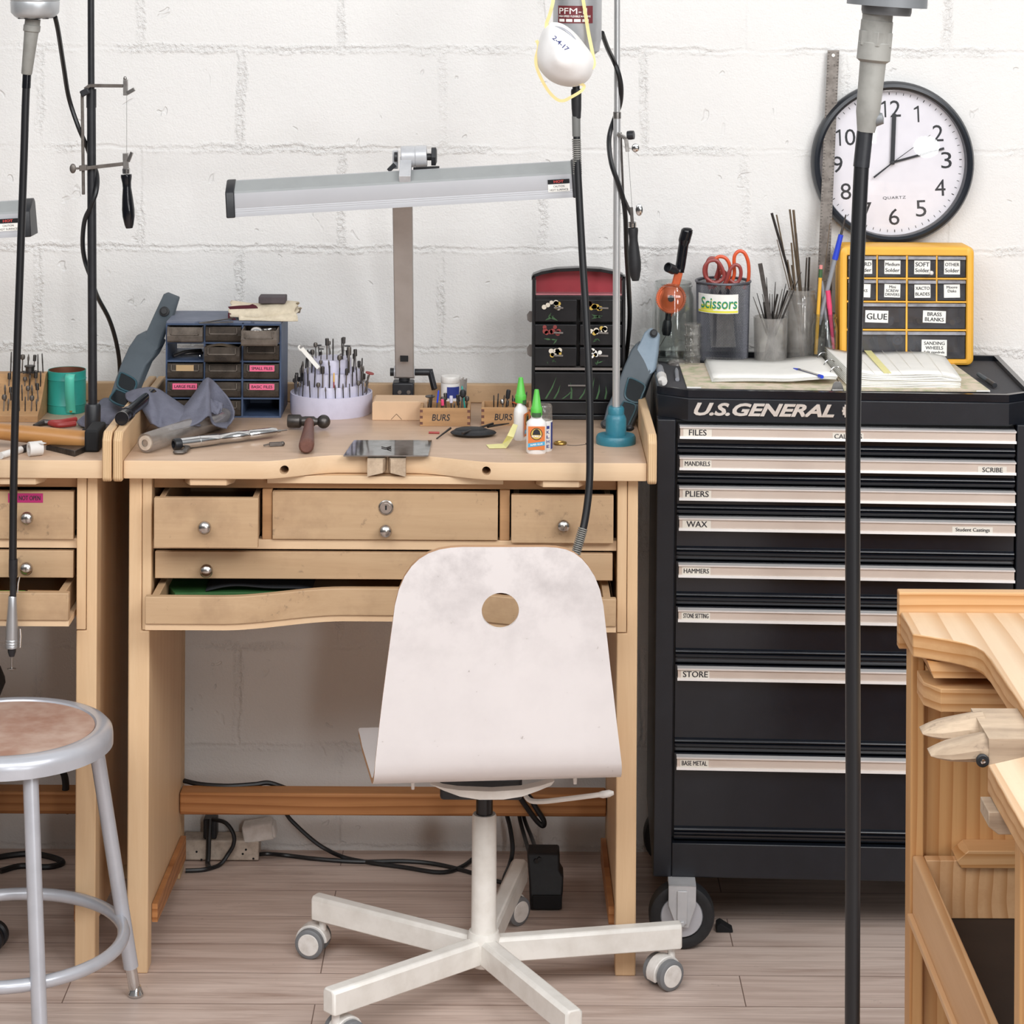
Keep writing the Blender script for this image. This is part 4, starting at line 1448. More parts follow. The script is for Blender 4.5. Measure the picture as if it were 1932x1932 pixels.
MB().lathe([(0.006, 0), (0.0072, 0.002), (0.0082, 0.022), (0.0105, 0.055), (0.0108, 0.075), (0.0100, 0.0755), (0.0108, 0.0765), (0.0108, 0.080), (0.0100, 0.0805), (0.0108, 0.0815), (0.0108, 0.085), (0.0100, 0.0855), (0.0106, 0.0865), (0.0104, 0.0905), (0, 0.0905)], q(23.5, 1124), (-0.01, 0, -1), 24).build('handpiece', 'brushed_alu', sl)
MB().lathe([(0.0075, 0), (0.007, 0.008), (0.0045, 0.016), (0, 0.017)], q(22.5, 1221), (-0.01, 0, -1), 18).build('chuck', 'black_plastic', sl)
MB().tube([q(38, 1186), q(39, 1200), q(38, 1222)], [0.0016, 0.0018, 0.0012], 8).build('release_lever', 'chrome', sl)
mb = MB().cyl(q(22, 1238), q(22, 1262), 0.0014, n=8)
mb.lathe([(0, 0), (0.0075, 0), (0.0082, 0.0008), (0.0075, 0.0018), (0, 0.0018)], q(22, 1261), (0, -.15, -1), 18)
mb.build('cutting_disc', 'steel', sl)
crd = MB().tube(spline([P(104, 32, lm + .02), P(110, 60, 4.40), P(120, 125, 4.50), P(130, 185, 4.58), P(148, 240, dl - .012), P(162, 272, dl + .004), P(172, 300, dl + .014), P(183, 330, dl + .006), P(182, 360, dl - .012), P(172, 388, dl - .015), P(160, 415, dl - .006), P(156, 455, dl + .004), P(160, 490, dl + .012), P(172, 525, dl + .016), P(184, 560, 4.72),
                        P(205, 600, 4.80), P(218, 640, 4.86), P(225, 680, 4.90), P(226, 715, 4.93)], 6), 0.0043, 8).build('electric_cable', 'cable_black', loc=P(104, 32, lm))
tag(crd, 'black power cord running down along the black pole', 'cord')

# saw frame on the black pole
ds = dl - 0.016
sw = thing('saw_frame', "jeweller's saw frame with a black handle hung on the black pole", 'saw', P(243, 428, ds))
MB().bar(P(155, 172, ds + .004), P(157.5, 367, ds + .004), 0.0055, 0.0045, (0, 1, 0)).build('spine', 'old_steel', sw, bevel=0.0008)
mb = MB().bar(P(160, 168, ds), P(170, 161, ds), 0.006, 0.006)
mb.bar(P(169, 161.5, ds), P(232, 162, ds), 0.005, 0.0062)
mb.build('upper_arm', 'old_steel', sw, bevel=0.0008)
MB().bar(P(153, 178, ds), P(168, 170, ds), 0.011, 0.012).build('arm_clamp', 'black_plastic', sw, bevel=0.002)
mb = MB().bar(P(150, 317.5, ds), P(164, 316, ds), 0.009, 0.010)
mb.bar(P(163, 317, ds), P(234, 309, ds), 0.005, 0.0066)
mb.ball(P(137.5, 318, ds), (0.0062, 0.003, 0.009), 14, 8)
mb.bar(P(140, 318, ds), P(151, 317.5, ds), 0.004, 0.004)
mb.build('lower_arm', 'old_steel', sw, bevel=0.0006)
mb = MB().bar(P(237, 150, ds), P(237, 180, ds), 0.008, 0.008, (0, 1, 0))
mb.ball(P(236, 148, ds), (0.0035, 0.003, 0.004), 10, 6)
mb.bar(P(240, 176, ds - .005), P(254, 168, ds - .007), 0.003, 0.007)
mb.build('blade_clamp', 'steel', sw, bevel=0.0006)
mb = MB().bar(P(237, 289, ds), P(238, 320, ds), 0.010, 0.008, (0, 1, 0))
mb.bar(P(242, 305, ds - .005), P(249, 287, ds - .007), 0.003, 0.006)
mb.build('blade_clamp', 'steel', sw, bevel=0.0006)
MB().cyl(P(239, 180, ds), P(239, 290, ds), 0.00035, n=6).build('blade', 'dark_steel', sw)
MB().lathe([(0.0068, 0), (0.0075, 0.0005), (0.0072, 0.009), (0, 0.009)], P(238, 318, ds), (0.02, 0, -1), 18).build('ferrule', 'chrome', sw)
L_ = (P(238, 328, ds) - P(244, 431, ds)).length
MB().lathe([(0, 0), (0.0098, 0.001), (0.0102, 0.005), (0.0082, L_ * .16), (0.0078, L_ * .25), (0.0100, L_ * .45), (0.0116, L_ * .65), (0.0112, L_ * .78), (0.0085, L_ * .93), (0.0062, L_ * .995), (0, L_)], P(238, 328, ds), P(244, 431, ds) - P(238, 328, ds), 22).build('handle', 'black_gloss', sw)
# saw frame on the bright pole, seen edge on
de = BP.y - 0.014
sw = thing('saw_frame', "jeweller's saw frame hung edge-on beside the bright pole", 'saw', P(1198, 528, de))
MB().bar(P(1171, 250, de + .016), P(1176, 372, de + .022), 0.004, 0.0045, (0, 1, 0)).build('spine', 'dark_steel', sw)
mb = MB().bar(P(1166, 252, de), P(1182, 262, de - .004), 0.008, 0.006)
mb.bar(P(1181, 260, de - .004), P(1184, 286, de - .004), 0.007, 0.007, (0, 1, 0))
mb.build('upper_arm', 'steel', sw, bevel=0.0006)
mb = MB().lathe([(0, -0.006), (0.008, -0.006), (0.0085, 0), (0.008, 0.006), (0, 0.006)], P(1190, 255, de - .004), (1, -0.3, 0.1), 14)
mb.build('thumb_knob', 'black_plastic', sw)
MB().ball(P(1199, 279, de - .006), (0.007, 0.0022, 0.0080), 16, 8).build('thumb_screw', 'chrome', sw)
MB().cyl(P(1185, 284, de - .004), P(1193, 398, de - .004), 0.00035, n=6).build('blade', 'dark_steel', sw)
mb = MB().bar(P(1191, 391, de - .004), P(1193, 422, de - .004), 0.006, 0.007, (0, 1, 0))
mb.bar(P(1176, 372, de + .02), P(1191, 405, de - .002), 0.004, 0.006)
mb.build('lower_arm', 'dark_steel', sw, bevel=0.0006)
MB().ball(P(1206, 396, de - .006), (0.0066, 0.002, 0.011), 16, 8).build('thumb_screw', 'chrome', sw)
MB().lathe([(0.0068, 0), (0.0075, 0.0005), (0.0072, 0.009), (0, 0.009)], P(1193, 419, de), (0.02, 0, -1), 18).build('ferrule', 'chrome', sw)
L_ = (P(1194, 429, de) - P(1199, 530, de)).length
MB().lathe([(0, 0), (0.0090, 0.001), (0.0096, 0.005), (0.0082, L_ * .16), (0.0080, L_ * .25), (0.0102, L_ * .45), (0.0118, L_ * .65), (0.0112, L_ * .78), (0.0085, L_ * .93), (0.0062, L_ * .995), (0, L_)], P(1194, 429, de), P(1199, 530, de) - P(1194, 429, de), 22).build('handle', 'black_rubber', sw)

# --- right foreground motor and shaft, hung from a pole on the pine bench
dr = 2.70
q = lambda x, y: P(x, y, dr)
rs = thing('tool_stand', 'tall grey pole fixed to the pine workbench, holding up the grey motor', 'stand', (0.95, 3.2, .917))
MB().lathe([(0, 0), (0.035, 0), (0.035, 0.012), (0.016, 0.014), (0.016, 0.05), (0, 0.05)], (0.95, 3.2, .917), n=24).build('foot', 'motor_grey', rs)
top_c = q(1690, -180)
MB().tube(spline([Vector((.95, 3.2, .95)), Vector((.95, 3.2, 1.9)), Vector((.94, 3.18, 2.09)), Vector((.86, 3.08, 2.16)), Vector((.55, 2.85, 2.16)), Vector((top_c.x, dr, 2.14)), Vector((top_c.x, dr, 2.085))], 5), 0.008, 12).build('pole', 'motor_grey', rs)
mr = thing('hanging_motor', 'dark grey motor at the top edge, above the thick black foreground shaft', 'flex shaft motor', q(1680, -180))
mb = MB()
axr = Vector((0.06, 0, 1))
mb.lathe([(0, 0), (0.026, 0), (0.027, 0.004), (0.027, 0.009), (0.0432, 0.0095), (0.0432, 0.026), (0.046, 0.028), (0.046, 0.17), (0.035, 0.185), (0, 0.19)], q(1672, 28), axr, 36)
mb.build('motor_body', 'motor_grey', mr, smooth=30)
MB().tube([top_c + Vector((0, 0, -.02)), top_c + Vector((0, 0, .02)), Vector((top_c.x, dr, 2.07)), Vector((top_c.x + .01, dr, 2.09)), Vector((top_c.x, dr, 2.1))], 0.003, 8).build('hanger_loop', 'steel', mr)
shr = thing('flexible_shaft', 'thick black flexible shaft with a grey boot, in front of the tool chest', 'flex shaft', q(1655, 40))
axd = q(1633, 250) - q(1654, 40)
s_ = dr / F
MB().lathe([(0.0165, -0.010), (0.0165, 0.0), (0.0173, 0.001), (0.0173, 0.024), (0.0182, 0.025), (0.0182, 0.043), (0.0142, 0.046), (0.0136, 0.075), (0.0130, 0.10), (0.0096, 0.1215), (0, 0.1215)], q(1655, 38), axd, 24).build('upper_boot', 'grey_boot', shr, smooth=30)
MB().lathe([(0.0150, 0), (0.0195, 0.0008), (0.0195, 0.0165), (0.0150, 0.0173)], q(1653, 58), axd, 6).build('hex_nut', 'grey_boot', shr, smooth=20, bevel=.0006)
MB().lathe([(0.007, 0), (0.008, 0.004), (0.006, 0.012), (0, 0.013)], q(1645, 226), (1, -0.2, 0.15), 14).build('side_button', 'motor_grey', shr)
MB().cyl(q(1632, 248), q(1625, 315), 0.0088, n=18).build('ferrule', 'black_plastic', shr)
MB().tube(spline([q(1631, 255), q(1625, 320), q(1617, 500), q(1611.5, 700), q(1609, 900), q(1609, 1200), q(1609.5, 1500), q(1608.5, 1800), q(1608, 1960)], 6), 0.0082, 14).build('sheath', 'cable_black', shr)
MB().lathe([(0, 0), (0.0095, 0), (0.0125, 0.03), (0.0125, 0.09), (0.007, 0.10), (0.003, 0.115), (0, 0.115)], q(1608, 1955), (0, 0, -1), 18).build('handpiece', 'brushed_alu', shr)
# ================================================================== LAMPS


def bench_lamp(label, m, dpost_top=4.58):
    """m maps a picture point (and distance) to the place"""
    T = thing('bench_lamp', label, 'lamp', m(762, 748, 4.94))
    # bracket on the back board
    mb = MB()
    a, b_ = m(742, 748, 4.945), m(782, 716, 4.945)
    mb.box(a.x, b_.x, 4.905, 4.951, a.z, b_.z)
    br = mb.build('wall_bracket', 'black_plastic', T, bevel=0.003)
    mb = MB()
    for px in (754, 771):
        mb.lathe([(0, 0.0015), (0.0038, 0.0015), (0.0045, 0.0), (0.0045, -.001)], m(px, 740, 4.905), (0, -1, 0), 14)
    mb.build('bracket_screw', 'steel', br)
    MB().lathe([(0, 0), (0.011, 0), (0.011, 0.012), (0, 0.012)], m(763, 718, 4.925), n=18).build('swivel', 'black_rubber', T)
    # knuckle
    p = m(763, 702, 4.92)
    mb = MB().cyl(p - Vector((.0205, 0, 0)), p + Vector((.0205, 0, 0)), 0.0125, n=22)
    mb.build('knuckle', 'silver_paint', T, smooth=40, bevel=.001)
    MB().cyl(p - Vector((.028, 0, 0)), p - Vector((.0205, 0, 0)), 0.008, n=16).build('hinge_cap', 'black_plastic', T)
    mb = MB().cyl(p + Vector((.0205, 0, 0)), p + Vector((.056, 0, 0)), 0.0068, n=16)
    mb.bar(p + Vector((.050, 0, .004)), m(820, 735, 4.905), 0.008, 0.011)
    mb.build('lock_lever', 'black_plastic', T, bevel=0.001)
    # post leaning towards the room
    b0, t0 = m(763.5, 706, 4.915), m(759, 335, dpost_top)
    ax_ = (t0 - b0)
    up_ = Vector((1, 0, 0)).cross(ax_).normalized()
    mb = MB().bar(b0, t0, 0.0368, 0.018, (0, -1, 0))
    po = mb.build('post', 'lamp_post', T, bevel=0.002)
    w = b0.lerp(t0, (706 - 667) / (706 - 335)) + Vector((0, -.0105, -.002))
    MB().obox(w, (.0078, 0, 0), (0, .0015, 0), (0, 0, .0095)).build('switch', 'matte_black', po)
    mb = MB()
    for px in (752.5, 771.5):
        mb.lathe([(0, 0.001), (0.0012, 0.001), (0.0012, 0)], m(px, 567.5, 4.79) + Vector((0, -.0095, 0)), (0, -1, 0), 8)
    mb.build('post_rivet', 'matte_black', po)
    # head joint above the light bar
    dj = 4.545
    j0, j1 = m(752, 297, dj), m(806, 295, dj)
    axj = j1 - j0
    mb = MB().lathe([(0, 0), (0.0185, 0), (0.0195, 0.001), (0.0195, 0.0225), (0.0185, 0.0235), (0.0185, 0.0255), (0.0195, 0.0265), (0.0195, 0.046), (0.0185, 0.047), (0, 0.047)], m(757, 296, dj), axj, 30)
    mb.bar(m(766, 303, dj - .004), m(764, 340, dj - .060), 0.021, 0.018, (0, -1, 0))
    mb.bar(m(746, 284, dj + .02), m(746, 318, dj + .02), 0.010, 0.016, (0, -1, 0))
    mb.build('head_joint', 'silver_paint', T, bevel=0.0012)
    mb = MB().cyl(m(803, 296, dj), m(814, 296, dj), 0.0065, n=12)
    mb.lathe([(0, 0), (0.0185, 0.0), (0.0185, 0.008), (0.012, 0.010), (0, 0.010)], m(814, 295, dj), (1, 0, 0), 6)
    mb.lathe([(0, 0), (0.009, 0), (0.009, 0.006), (0, 0.006)], m(750, 296, dj), (-1, 0, 0), 12)
    mb.bar(m(780, 318, dj + .01), m(829, 316, dj + .01), 0.014, 0.005)
    mb.bar(m(733, 322, dj + .01), m(745, 310, dj + .01), 0.012, 0.008)
    mb.build('tension_knob', 'black_plastic', T, bevel=0.0008)
    # light bar: sloping top, upright face with fine grooves, open underside
    db = 4.50
    A, Bp = m(440, 375, db), m(1080, 337.5, db)
    ax_ = (Bp - A).normalized()
    up_ = Vector((-ax_.z, 0, ax_.x))
    fw = Vector((0, -1, 0))
    s_ = db / F
    sec = [(32, 0.028), (31.5, 0.020), (15, -0.012), (11, -0.0145), (-16, -0.0165), (-17, -.0162), (-19.5, -.0167), (-20.5, -.0164), (-23, -.0169), (-24, -.0166), (-26.5, -.0171), (-33, -.0172),
           (-33, -.013), (-6, -.010), (12, 0.006), (27, 0.024), (-26, .040), (-33, .040), (-33, .044), (26, .034)]
    mb = MB()
    pts = [A + up_ * (u * s_) + Vector((0, w_, 0)) for u, w_ in sec]
    mb.prism(pts, Bp - A)
    shd = mb.build('lamp_shade', ['lamp_alu', 'lamp_top_reflection'], T, smooth=22)
    shd.data.polygons.foreach_set('material_index', [1 if (p.normal.z > .35 and p.normal.y < -.2) else 0 for p in shd.data.polygons])
    # tube inside the shade
    mb = MB().cyl(A + ax_ * .02 + up_ * (-14 * s_) + Vector((0, .012, 0)), Bp - ax_ * .02 + up_ * (-14 * s_) + Vector((0, .012, 0)), 0.0065, n=12)
    mb.build('light_tube', 'white_plastic', shd)
    capsec = [(34, 0.030), (34, .018), (16, -.0160), (11, -.0185), (-34, -.0205), (-35.5, .046), (27, .038)]
    for q0, sgn in ((A, -1), (Bp, 1)):
        mb = MB()
        mb.prism([q0 + up_ * (u * s_) + Vector((0, w_, 0)) + ax_ * (-0.001 if sgn > 0 else 0.004) for u, w_ in capsec], ax_ * (0.016 * sgn))
        mb.build('end_cap', 'black_plastic', T, bevel=0.002)
    # warning sticker at the right end of the face
    cst = m(1054, 347.5, db) + Vector((0, -.0172, 0))
    nrm = Vector((0, -1, 0.04)).normalized()
    uy = up_
    mb = MB()
    mb.paper(cst + up_ * (-5 * s_), ax_, up_, 0.039, 0.0135)
    mb.mi = 1
    mb.paper(cst + up_ * (7 * s_), ax_, up_, 0.039, 0.0075)
    mb.text('CAUTION', cst + up_ * (-2 * s_), ax_, up_, w=0.020, h=0.0036, lift=0.0008)
    mb.text('HOT SURFACE', cst + up_ * (-8.5 * s_), ax_, up_, w=0.033, h=0.0036, lift=0.0008)
    mb.mi = 2
    mb.text('HOT', cst + up_ * (7 * s_), ax_, up_, w=0.018, h=0.0048, lift=0.0008, offset=0.04)
    mb.build('warning_sticker', ['paper', 'matte_black', 'red_ink'], shd, smooth=0)
    return T


lamp = bench_lamp('long grey metal light bar lamp on a flat post, above the middle workbench', lambda x, y, d: P(x, y, d))
# the left bench carries the same lamp; only the end of its bar reaches into view
_sh = P(44, 412, 4.50) - P(1079, 338, 4.50)
lamp2 = bench_lamp('lamp end with black cap and hot warning sticker above the left workbench', lambda x, y, d: P(x, y, d) + Vector((_sh.x, 0, _sh.z if y < 500 else 0)))

# ================================================================== WALL CLOCK
dc = YW - 0.001
cc = P(1686.5, 308.5, 4.99)
cc.y = dc
RC = 0.1635
rot = RY(math.radians(-2.6)).to_3x3()
clock = thing('wall_clock', 'round white wall clock with a black rim, showing two o clock', 'clock', cc)
MB().lathe([(RC - .030, 0), (RC - .006, 0.0), (RC - .001, 0.006), (RC, 0.016), (RC - .001, 0.028), (RC - .005, 0.036), (RC - .011, 0.038), (RC - .016, 0.034), (RC - .0175, 0.020), (RC - .0175, 0.012)], cc, (0, -1, 0), 96).build('rim', 'clock_rim', clock)
yf = cc.y - 0.0125
MB().lathe([(0, 0.0125), (RC - .0165, 0.0125), (RC - .0165, 0.002), (0, 0.002)], cc, (0, -1, 0), 72).build('dial', 'clock_face', clock, smooth=30)


def dial(a_deg, r):
    """point on the dial, angle clockwise from twelve"""
    t = math.radians(a_deg)
    return Vector((cc.x, yf, cc.z)) + rot @ Vector((math.sin(t) * r, 0, math.cos(t) * r))


dx_, dz_ = rot @ EX, rot @ EZ
mb = MB()
def digit(ch, c_):
    if ch == '1':
        hh, sw = .0165, .0017
        pts = [(-sw + .002, -hh), (sw + .002, -hh), (sw + .002, hh), (-sw * .4 + .002, hh), (-.0065, hh * .70), (-.0065, hh * .52), (-sw + .002, hh * .66)]
        mb.poly([c_ + dx_ * x + dz_ * z + Vector((0, -.0004, 0)) for x, z in pts])
    else:
        mb.text(ch, c_, dx_, dz_, h=0.0330, w=0.0212, offset=0.0, lift=0.0004)


for i in range(1, 13):
    c_ = dial(30 * i, 0.1095 if i < 10 else 0.1075)
    t_s = str(i)
    for k, ch in enumerate(t_s):
        digit(ch, c_ + dx_ * ((k - (len(t_s) - 1) / 2) * (.0225 if i != 11 else .015)))
mb.build('numerals', 'clock_black', clock, smooth=0)
mb = MB()
for i in range(60):
    e = (dial(6 * i, 1) - dial(6 * i, 0)).normalized()
    mb.obox(dial(6 * i, 0.138), e * 0.0026, Vector((0, .0003, 0)), e.cross(EY) * (0.0006 if i % 5 else 0.0009))
mb.build('minute_marks', 'clock_black', clock, smooth=0)
MB().text('QUARTZ', dial(180, 0.0715) + Vector((.002, 0, 0)), dx_, dz_, w=0.046, h=0.0065, spacing=1.1, lift=0.0004).build('dial_lettering', 'clock_black', clock, smooth=0)


def hand(name, ang, r0, r1, w0, w1, lift):
    e = (dial(ang, 1) - dial(ang, 0)).normalized()
    n_ = e.cross(EY)
    o_ = Vector((cc.x, yf - lift, cc.z))
    MB().prism([o_ - e * r0 + n_ * w0, o_ + e * r1 + n_ * w1, o_ + e * r1 - n_ * w1, o_ - e * r0 - n_ * w0], (0, -0.0009, 0)).build(name, 'clock_black', clock, smooth=0)


hand('minute_hand', 4.5, 0.004, 0.098, 0.0042, 0.0042, 0.006)
hand('hour_hand', 77, 0.004, 0.108, 0.0022, 0.0022, 0.004)
hand('second_hand', 56, 0.0, 0.094, 0.0007, 0.0004, 0.0085)
hand('second_hand_tail', 234, 0.0, 0.048, 0.0012, 0.0018, 0.0085)
MB().lathe([(0, 0.012), (0.004, 0.0115), (0.0045, 0.004), (0.0045, 0)], Vector((cc.x, yf, cc.z)), (0, -1, 0), 20).build('hub', 'clock_black', clock)
MB().lathe([(0, 0.0425), (0.05, 0.0412), (0.10, 0.037), (RC - .0162, 0.030)], cc, (0, -1, 0), 64).build('cover_glass', 'clock_glass', clock, smooth=180)

# ================================================================== ON THE MIDDLE WORKBENCH


def on_bench(px, py, up=0.0):
    p = B(px, py)
    return p + Vector((0, 0, up))


# --- blue drawer cabinet
bx0, bx1 = P(312, 790, 4.79).x, P(530, 790, 4.79).x
bd, bh = 4.79, 0.180
bc = thing('drawer_cabinet', 'blue steel parts cabinet with smoky plastic drawers, next to the crumpled blue rag', 'drawer cabinet', ((bx0 + bx1) / 2, bd + .07, ZB))
t_ = 0.0032
cw = (bx1 - bx0 - 4 * t_) / 3
rh = (bh - 6 * t_) / 5
mb = MB()
for i in range(4):
    x = bx0 + i * (cw + t_)
    mb.box(x, x + t_, bd, bd + .14, ZB, ZB + bh)
for j in range(6):
    z = ZB + j * (rh + t_)
    mb.box(bx0 + t_ * .5, bx1 - t_ * .5, bd + .001, bd + .14, z, z + t_)
for i in range(3):
    for j in range(5):
        if (i, j) != (0, 3):
            x, z = bx0 + t_ + i * (cw + t_), ZB + t_ + j * (rh + t_)
            mb.box(x - .001, x + cw + .001, bd + .134, bd + .1385, z - .001, z + rh + .001)
mb.build('carcass', 'cabinet_blue', bc, smooth=0)
mb = MB()
zt = ZB + bh
mb.prism([(bx0 + .001, bd + .003, zt), (bx0 + .055, bd + .003, zt), (bx0 + .063, bd + .012, zt), (bx1 - .06, bd + .012, zt), (bx1 - .052, bd + .003, zt), (bx1 - .001, bd + .003, zt), (bx1 - .001, bd + .139, zt), (bx0 + .001, bd + .139, zt)], (0, 0, 0.0035))
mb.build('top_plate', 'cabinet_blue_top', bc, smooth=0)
labels = {(2, 2): ('SMALL FILES', 'pink_tape'), (0, 1): ('LARGE FILES', 'pink_tape'), (2, 1): ('BASIC FILES', 'pink_tape'), (0, 2): ('', 'tan_tape')}
outs = {(2, 4): .045, (1, 3): .022, (0, 4): .008}
for i in range(3):
    for j in range(5):
        if (i, j) in ((0, 3), (2, 0)):
            continue
        x, z = bx0 + t_ + i * (cw + t_) + .001, ZB + t_ + j * (rh + t_) + .0008
        w, h = cw - .002, rh - .003
        y = bd - .004 - outs.get((i, j), 0)
        mb = MB()
        mb.prism([(x, y + .003, z), (x, y, z + .003), (x, y - .004, z + h * .45), (x, y - .002, z + h * .5), (x, y, z + h), (x, y + .003, z + h)], (w, 0, 0))
        mb.box(x, x + .0016, y + .003, y + .115, z, z + h)
        mb.box(x + w - .0016, x + w, y + .003, y + .115, z, z + h)
        mb.box(x + .0016, x + w - .0016, y + .003, y + .115, z, z + .0016)
        mb.box(x + .0016, x + w - .0016, y + .113, y + .115, z + .0016, z + h)
        d = mb.build('drawer', 'smoky_light' if (i, j) in ((2, 4), (0, 4)) else 'smoky_plastic', bc, smooth=0)
        mb = MB()
        fx0, fx1, fz0, fz1 = x + .007, x + w - .007, z + h * .52, z + h * .94
        for a_, b_, c_, d_ in ((fx0, fx1, fz0, fz0 + .0018), (fx0, fx0 + .0015, fz0, fz1), (fx1 - .0015, fx1, fz0, fz1)):
            mb.box(a_, b_, y - .0045, y + .001, c_, d_)
        mb.build('label_holder', 'smoky_light', d, smooth=0)
        if (i, j) in labels:
            tx, mm = labels[(i, j)]
            MB().note([tx] if tx else [], (x + w / 2 + (.002 if i == 2 else 0), y - .0046, z + h * .74), EX, EZ, w * (.70 if tx else .5), h * .40, th=h * .24, bold=.02).build('label', [mm, 'ink'], d, smooth=0)
        if (i, j) == (1, 3):
            mb = MB()
            mb.grid(lambda u, v: (x + .002 + (w - .004) * u, y + .004 + .105 * v, z + .004 + h * (.78 + .25 * math.sin(3.1 * u) - .2 * u + .05 * math.sin(9 * v))), 12, 8)
            mb.box(x + .002, x + w - .002, y + .0035, y + .1, z + .002, z + h * .8)
            mb.build('drawer_contents', 'rod_brown', d)
        elif (i, j) == (2, 4):
            mb = MB()
            mb.ball((x + w * .38, y + .03, z + h * .82), (.012, .012, .008))
            mb.bar((x + w * .4, y + .05, z + h * .75), (x + w * .92, y + .02, z + h * .98), .006, .006)
            mb.build('drawer_contents', 'chrome', d)
        elif j >= 1:
            mb = MB()
            for k_ in range(5):
                xx = x + .008 + rnd.random() * (w - .016)
                mb.bar((xx, y + .012, z + .008 + rnd.random() * h * .4), (xx + rnd.uniform(-.01, .01), y + .09, z + .008 + rnd.random() * h * .4), .006, .005)
            mb.build('drawer_contents', 'old_steel', d)
# dark pincers lying in the empty compartment
x, z = bx0 + t_, ZB + t_ + 3 * (rh + t_)
mb = MB().tube(spline([(x + .010, bd + .01, z + .006), (x + .03, bd + .03, z + .011), (x + .058, bd + .055, z + .010)], 4), .0035, 8)
mb.tube(spline([(x + .014, bd + .03, z + .006), (x + .035, bd + .035, z + .007), (x + .062, bd + .05, z + .006)], 4), .003, 8)
mb.mi = 1
mb.ball((x + .060, bd + .022, z + .005), .0045, 10, 6)
tag(mb.build('small_pliers', ['dark_steel', 'chrome'], loc=(x + .035, bd + .03, z)), 'dark small pliers lying in the empty see-through compartment of the blue cabinet', 'pliers')
# tweezers on the top, cream cloth and dark block
ztop = ZB + bh + .0035
mb = MB()
a, b_, c_ = ON(376, 611, ztop), ON(440, 605, ztop), ON(440, 609, ztop)
mb.bar(a + Vector((0, 0, .0015)), b_ + Vector((0, 0, .005)), .006, .0015)
mb.bar(a + Vector((0, 0, .0015)), c_ + Vector((0, 0, .0015)), .006, .0015)
tag(mb.build('tweezers', 'dark_steel', loc=a), 'dark steel tweezers lying on top of the blue cabinet', 'tweezers')
cl = thing('polishing_cloth', 'folded cream cloth with maroon zigzag edge, on top of the blue cabinet', 'cloth', (P(500, 610, 4.86).x, 4.86, ztop))
o_ = Vector((P(500, 612, 4.85).x, 4.85, ztop))


def fold(x0, x1, z0, z1, y0, y1, seed, sag=0.0):
    def fn(u, v):
        x = x0 + (x1 - x0) * u
        e = abs(2 * u - 1)
        z = z0 + (z1 - z0) * (0.5 - 0.5 * math.cos(2 * math.pi * v)) if False else z0 + (z1 - z0) * math.sin(math.pi * min(1, v)) ** .5
        z += .0025 * math.sin(7 * u + seed) * math.sin(math.pi * v) + sag * (u - .5)
        return o_ + Vector((x + .003 * math.sin(23 * v + seed), y0 + (y1 - y0) * v + .004 * math.sin(5 * u + seed), max(.0006, z) + (.018 * max(0, u - .82) / .18 if sag else 0)))
    return fn


mb = MB().grid(fold(-.048, .066, .001, .016, -.050, .055, 1.0), 22, 12)
mb.build('lower_fold', 'cloth_cream', cl, solid=.0015)
mb = MB().grid(fold(-.066, .062, .006, .028, -.040, .050, 2.2), 22, 12)
mb.build('upper_fold', 'cloth_cream', cl, solid=.0015)
mb = MB()
zz = [(-.070 + .012 * (i % 2) * .5 + .0, 0) for i in range(8)]
ztp = [(430, 579), (450, 577), (470, 576), (476, 574), (483, 577), (487, 582), (484, 587), (486, 592), (481, 597), (477, 601), (474, 597), (470, 599), (466, 594), (461, 596), (457, 591), (451, 592), (447, 587), (440, 588), (434, 584)]
mb.prism([P(x, y, 4.822) for x, y in ztp], (0, .004, .0))
ztp = [(430, 590), (436, 592), (437, 597), (443, 600), (447, 606), (441, 605), (436, 602), (430, 600)]
mb.prism([P(x, y, 4.815) for x, y in ztp], (0, .003, .0))
mb.build('zigzag_edge', 'cloth_maroon', cl, smooth=0)
mb = MB().box(o_.x - .011, o_.x + .041, 4.83, 4.87, ztop + .0295, ztop + .0425)
tag(mb.build('abrasive_block', 'dark_block', loc=(o_.x + .015, 4.85, ztop + .0295), bevel=.0015, smooth=30), 'dark rubber abrasive block lying on the folded cream cloth', 'block')

# --- blue grey rag: draped over the side board, with an upright fold
rag = thing('shop_rag', 'crumpled blue grey rag heaped in front of the blue cabinet', 'rag', on_bench(360, 800))


def sheet(rows, nu=26, nv=14, wob=.0025, seed=0.0):
    """smooth cloth through rows of points"""
    R_ = [spline(r, 8) for r in rows]
    n0 = min(len(r) for r in R_)
    R_ = [[r[int(round(i * (len(r) - 1) / nu))] for i in range(nu + 1)] for r in R_]
    cols = [spline([r[i] for r in R_], 8) for i in range(nu + 1)]
    m0 = len(cols[0])

    def fn(u, v):
        i, j = int(round(u * nu)), int(round(v * (m0 - 1)))
        p = cols[i][j].copy()
        w = wob * (math.sin(17 * u + 5 * v + seed) + math.sin(9 * v - 11 * u + 2 * seed))
        return p + Vector((0, -w, w * .5))
    return fn, m0 - 1


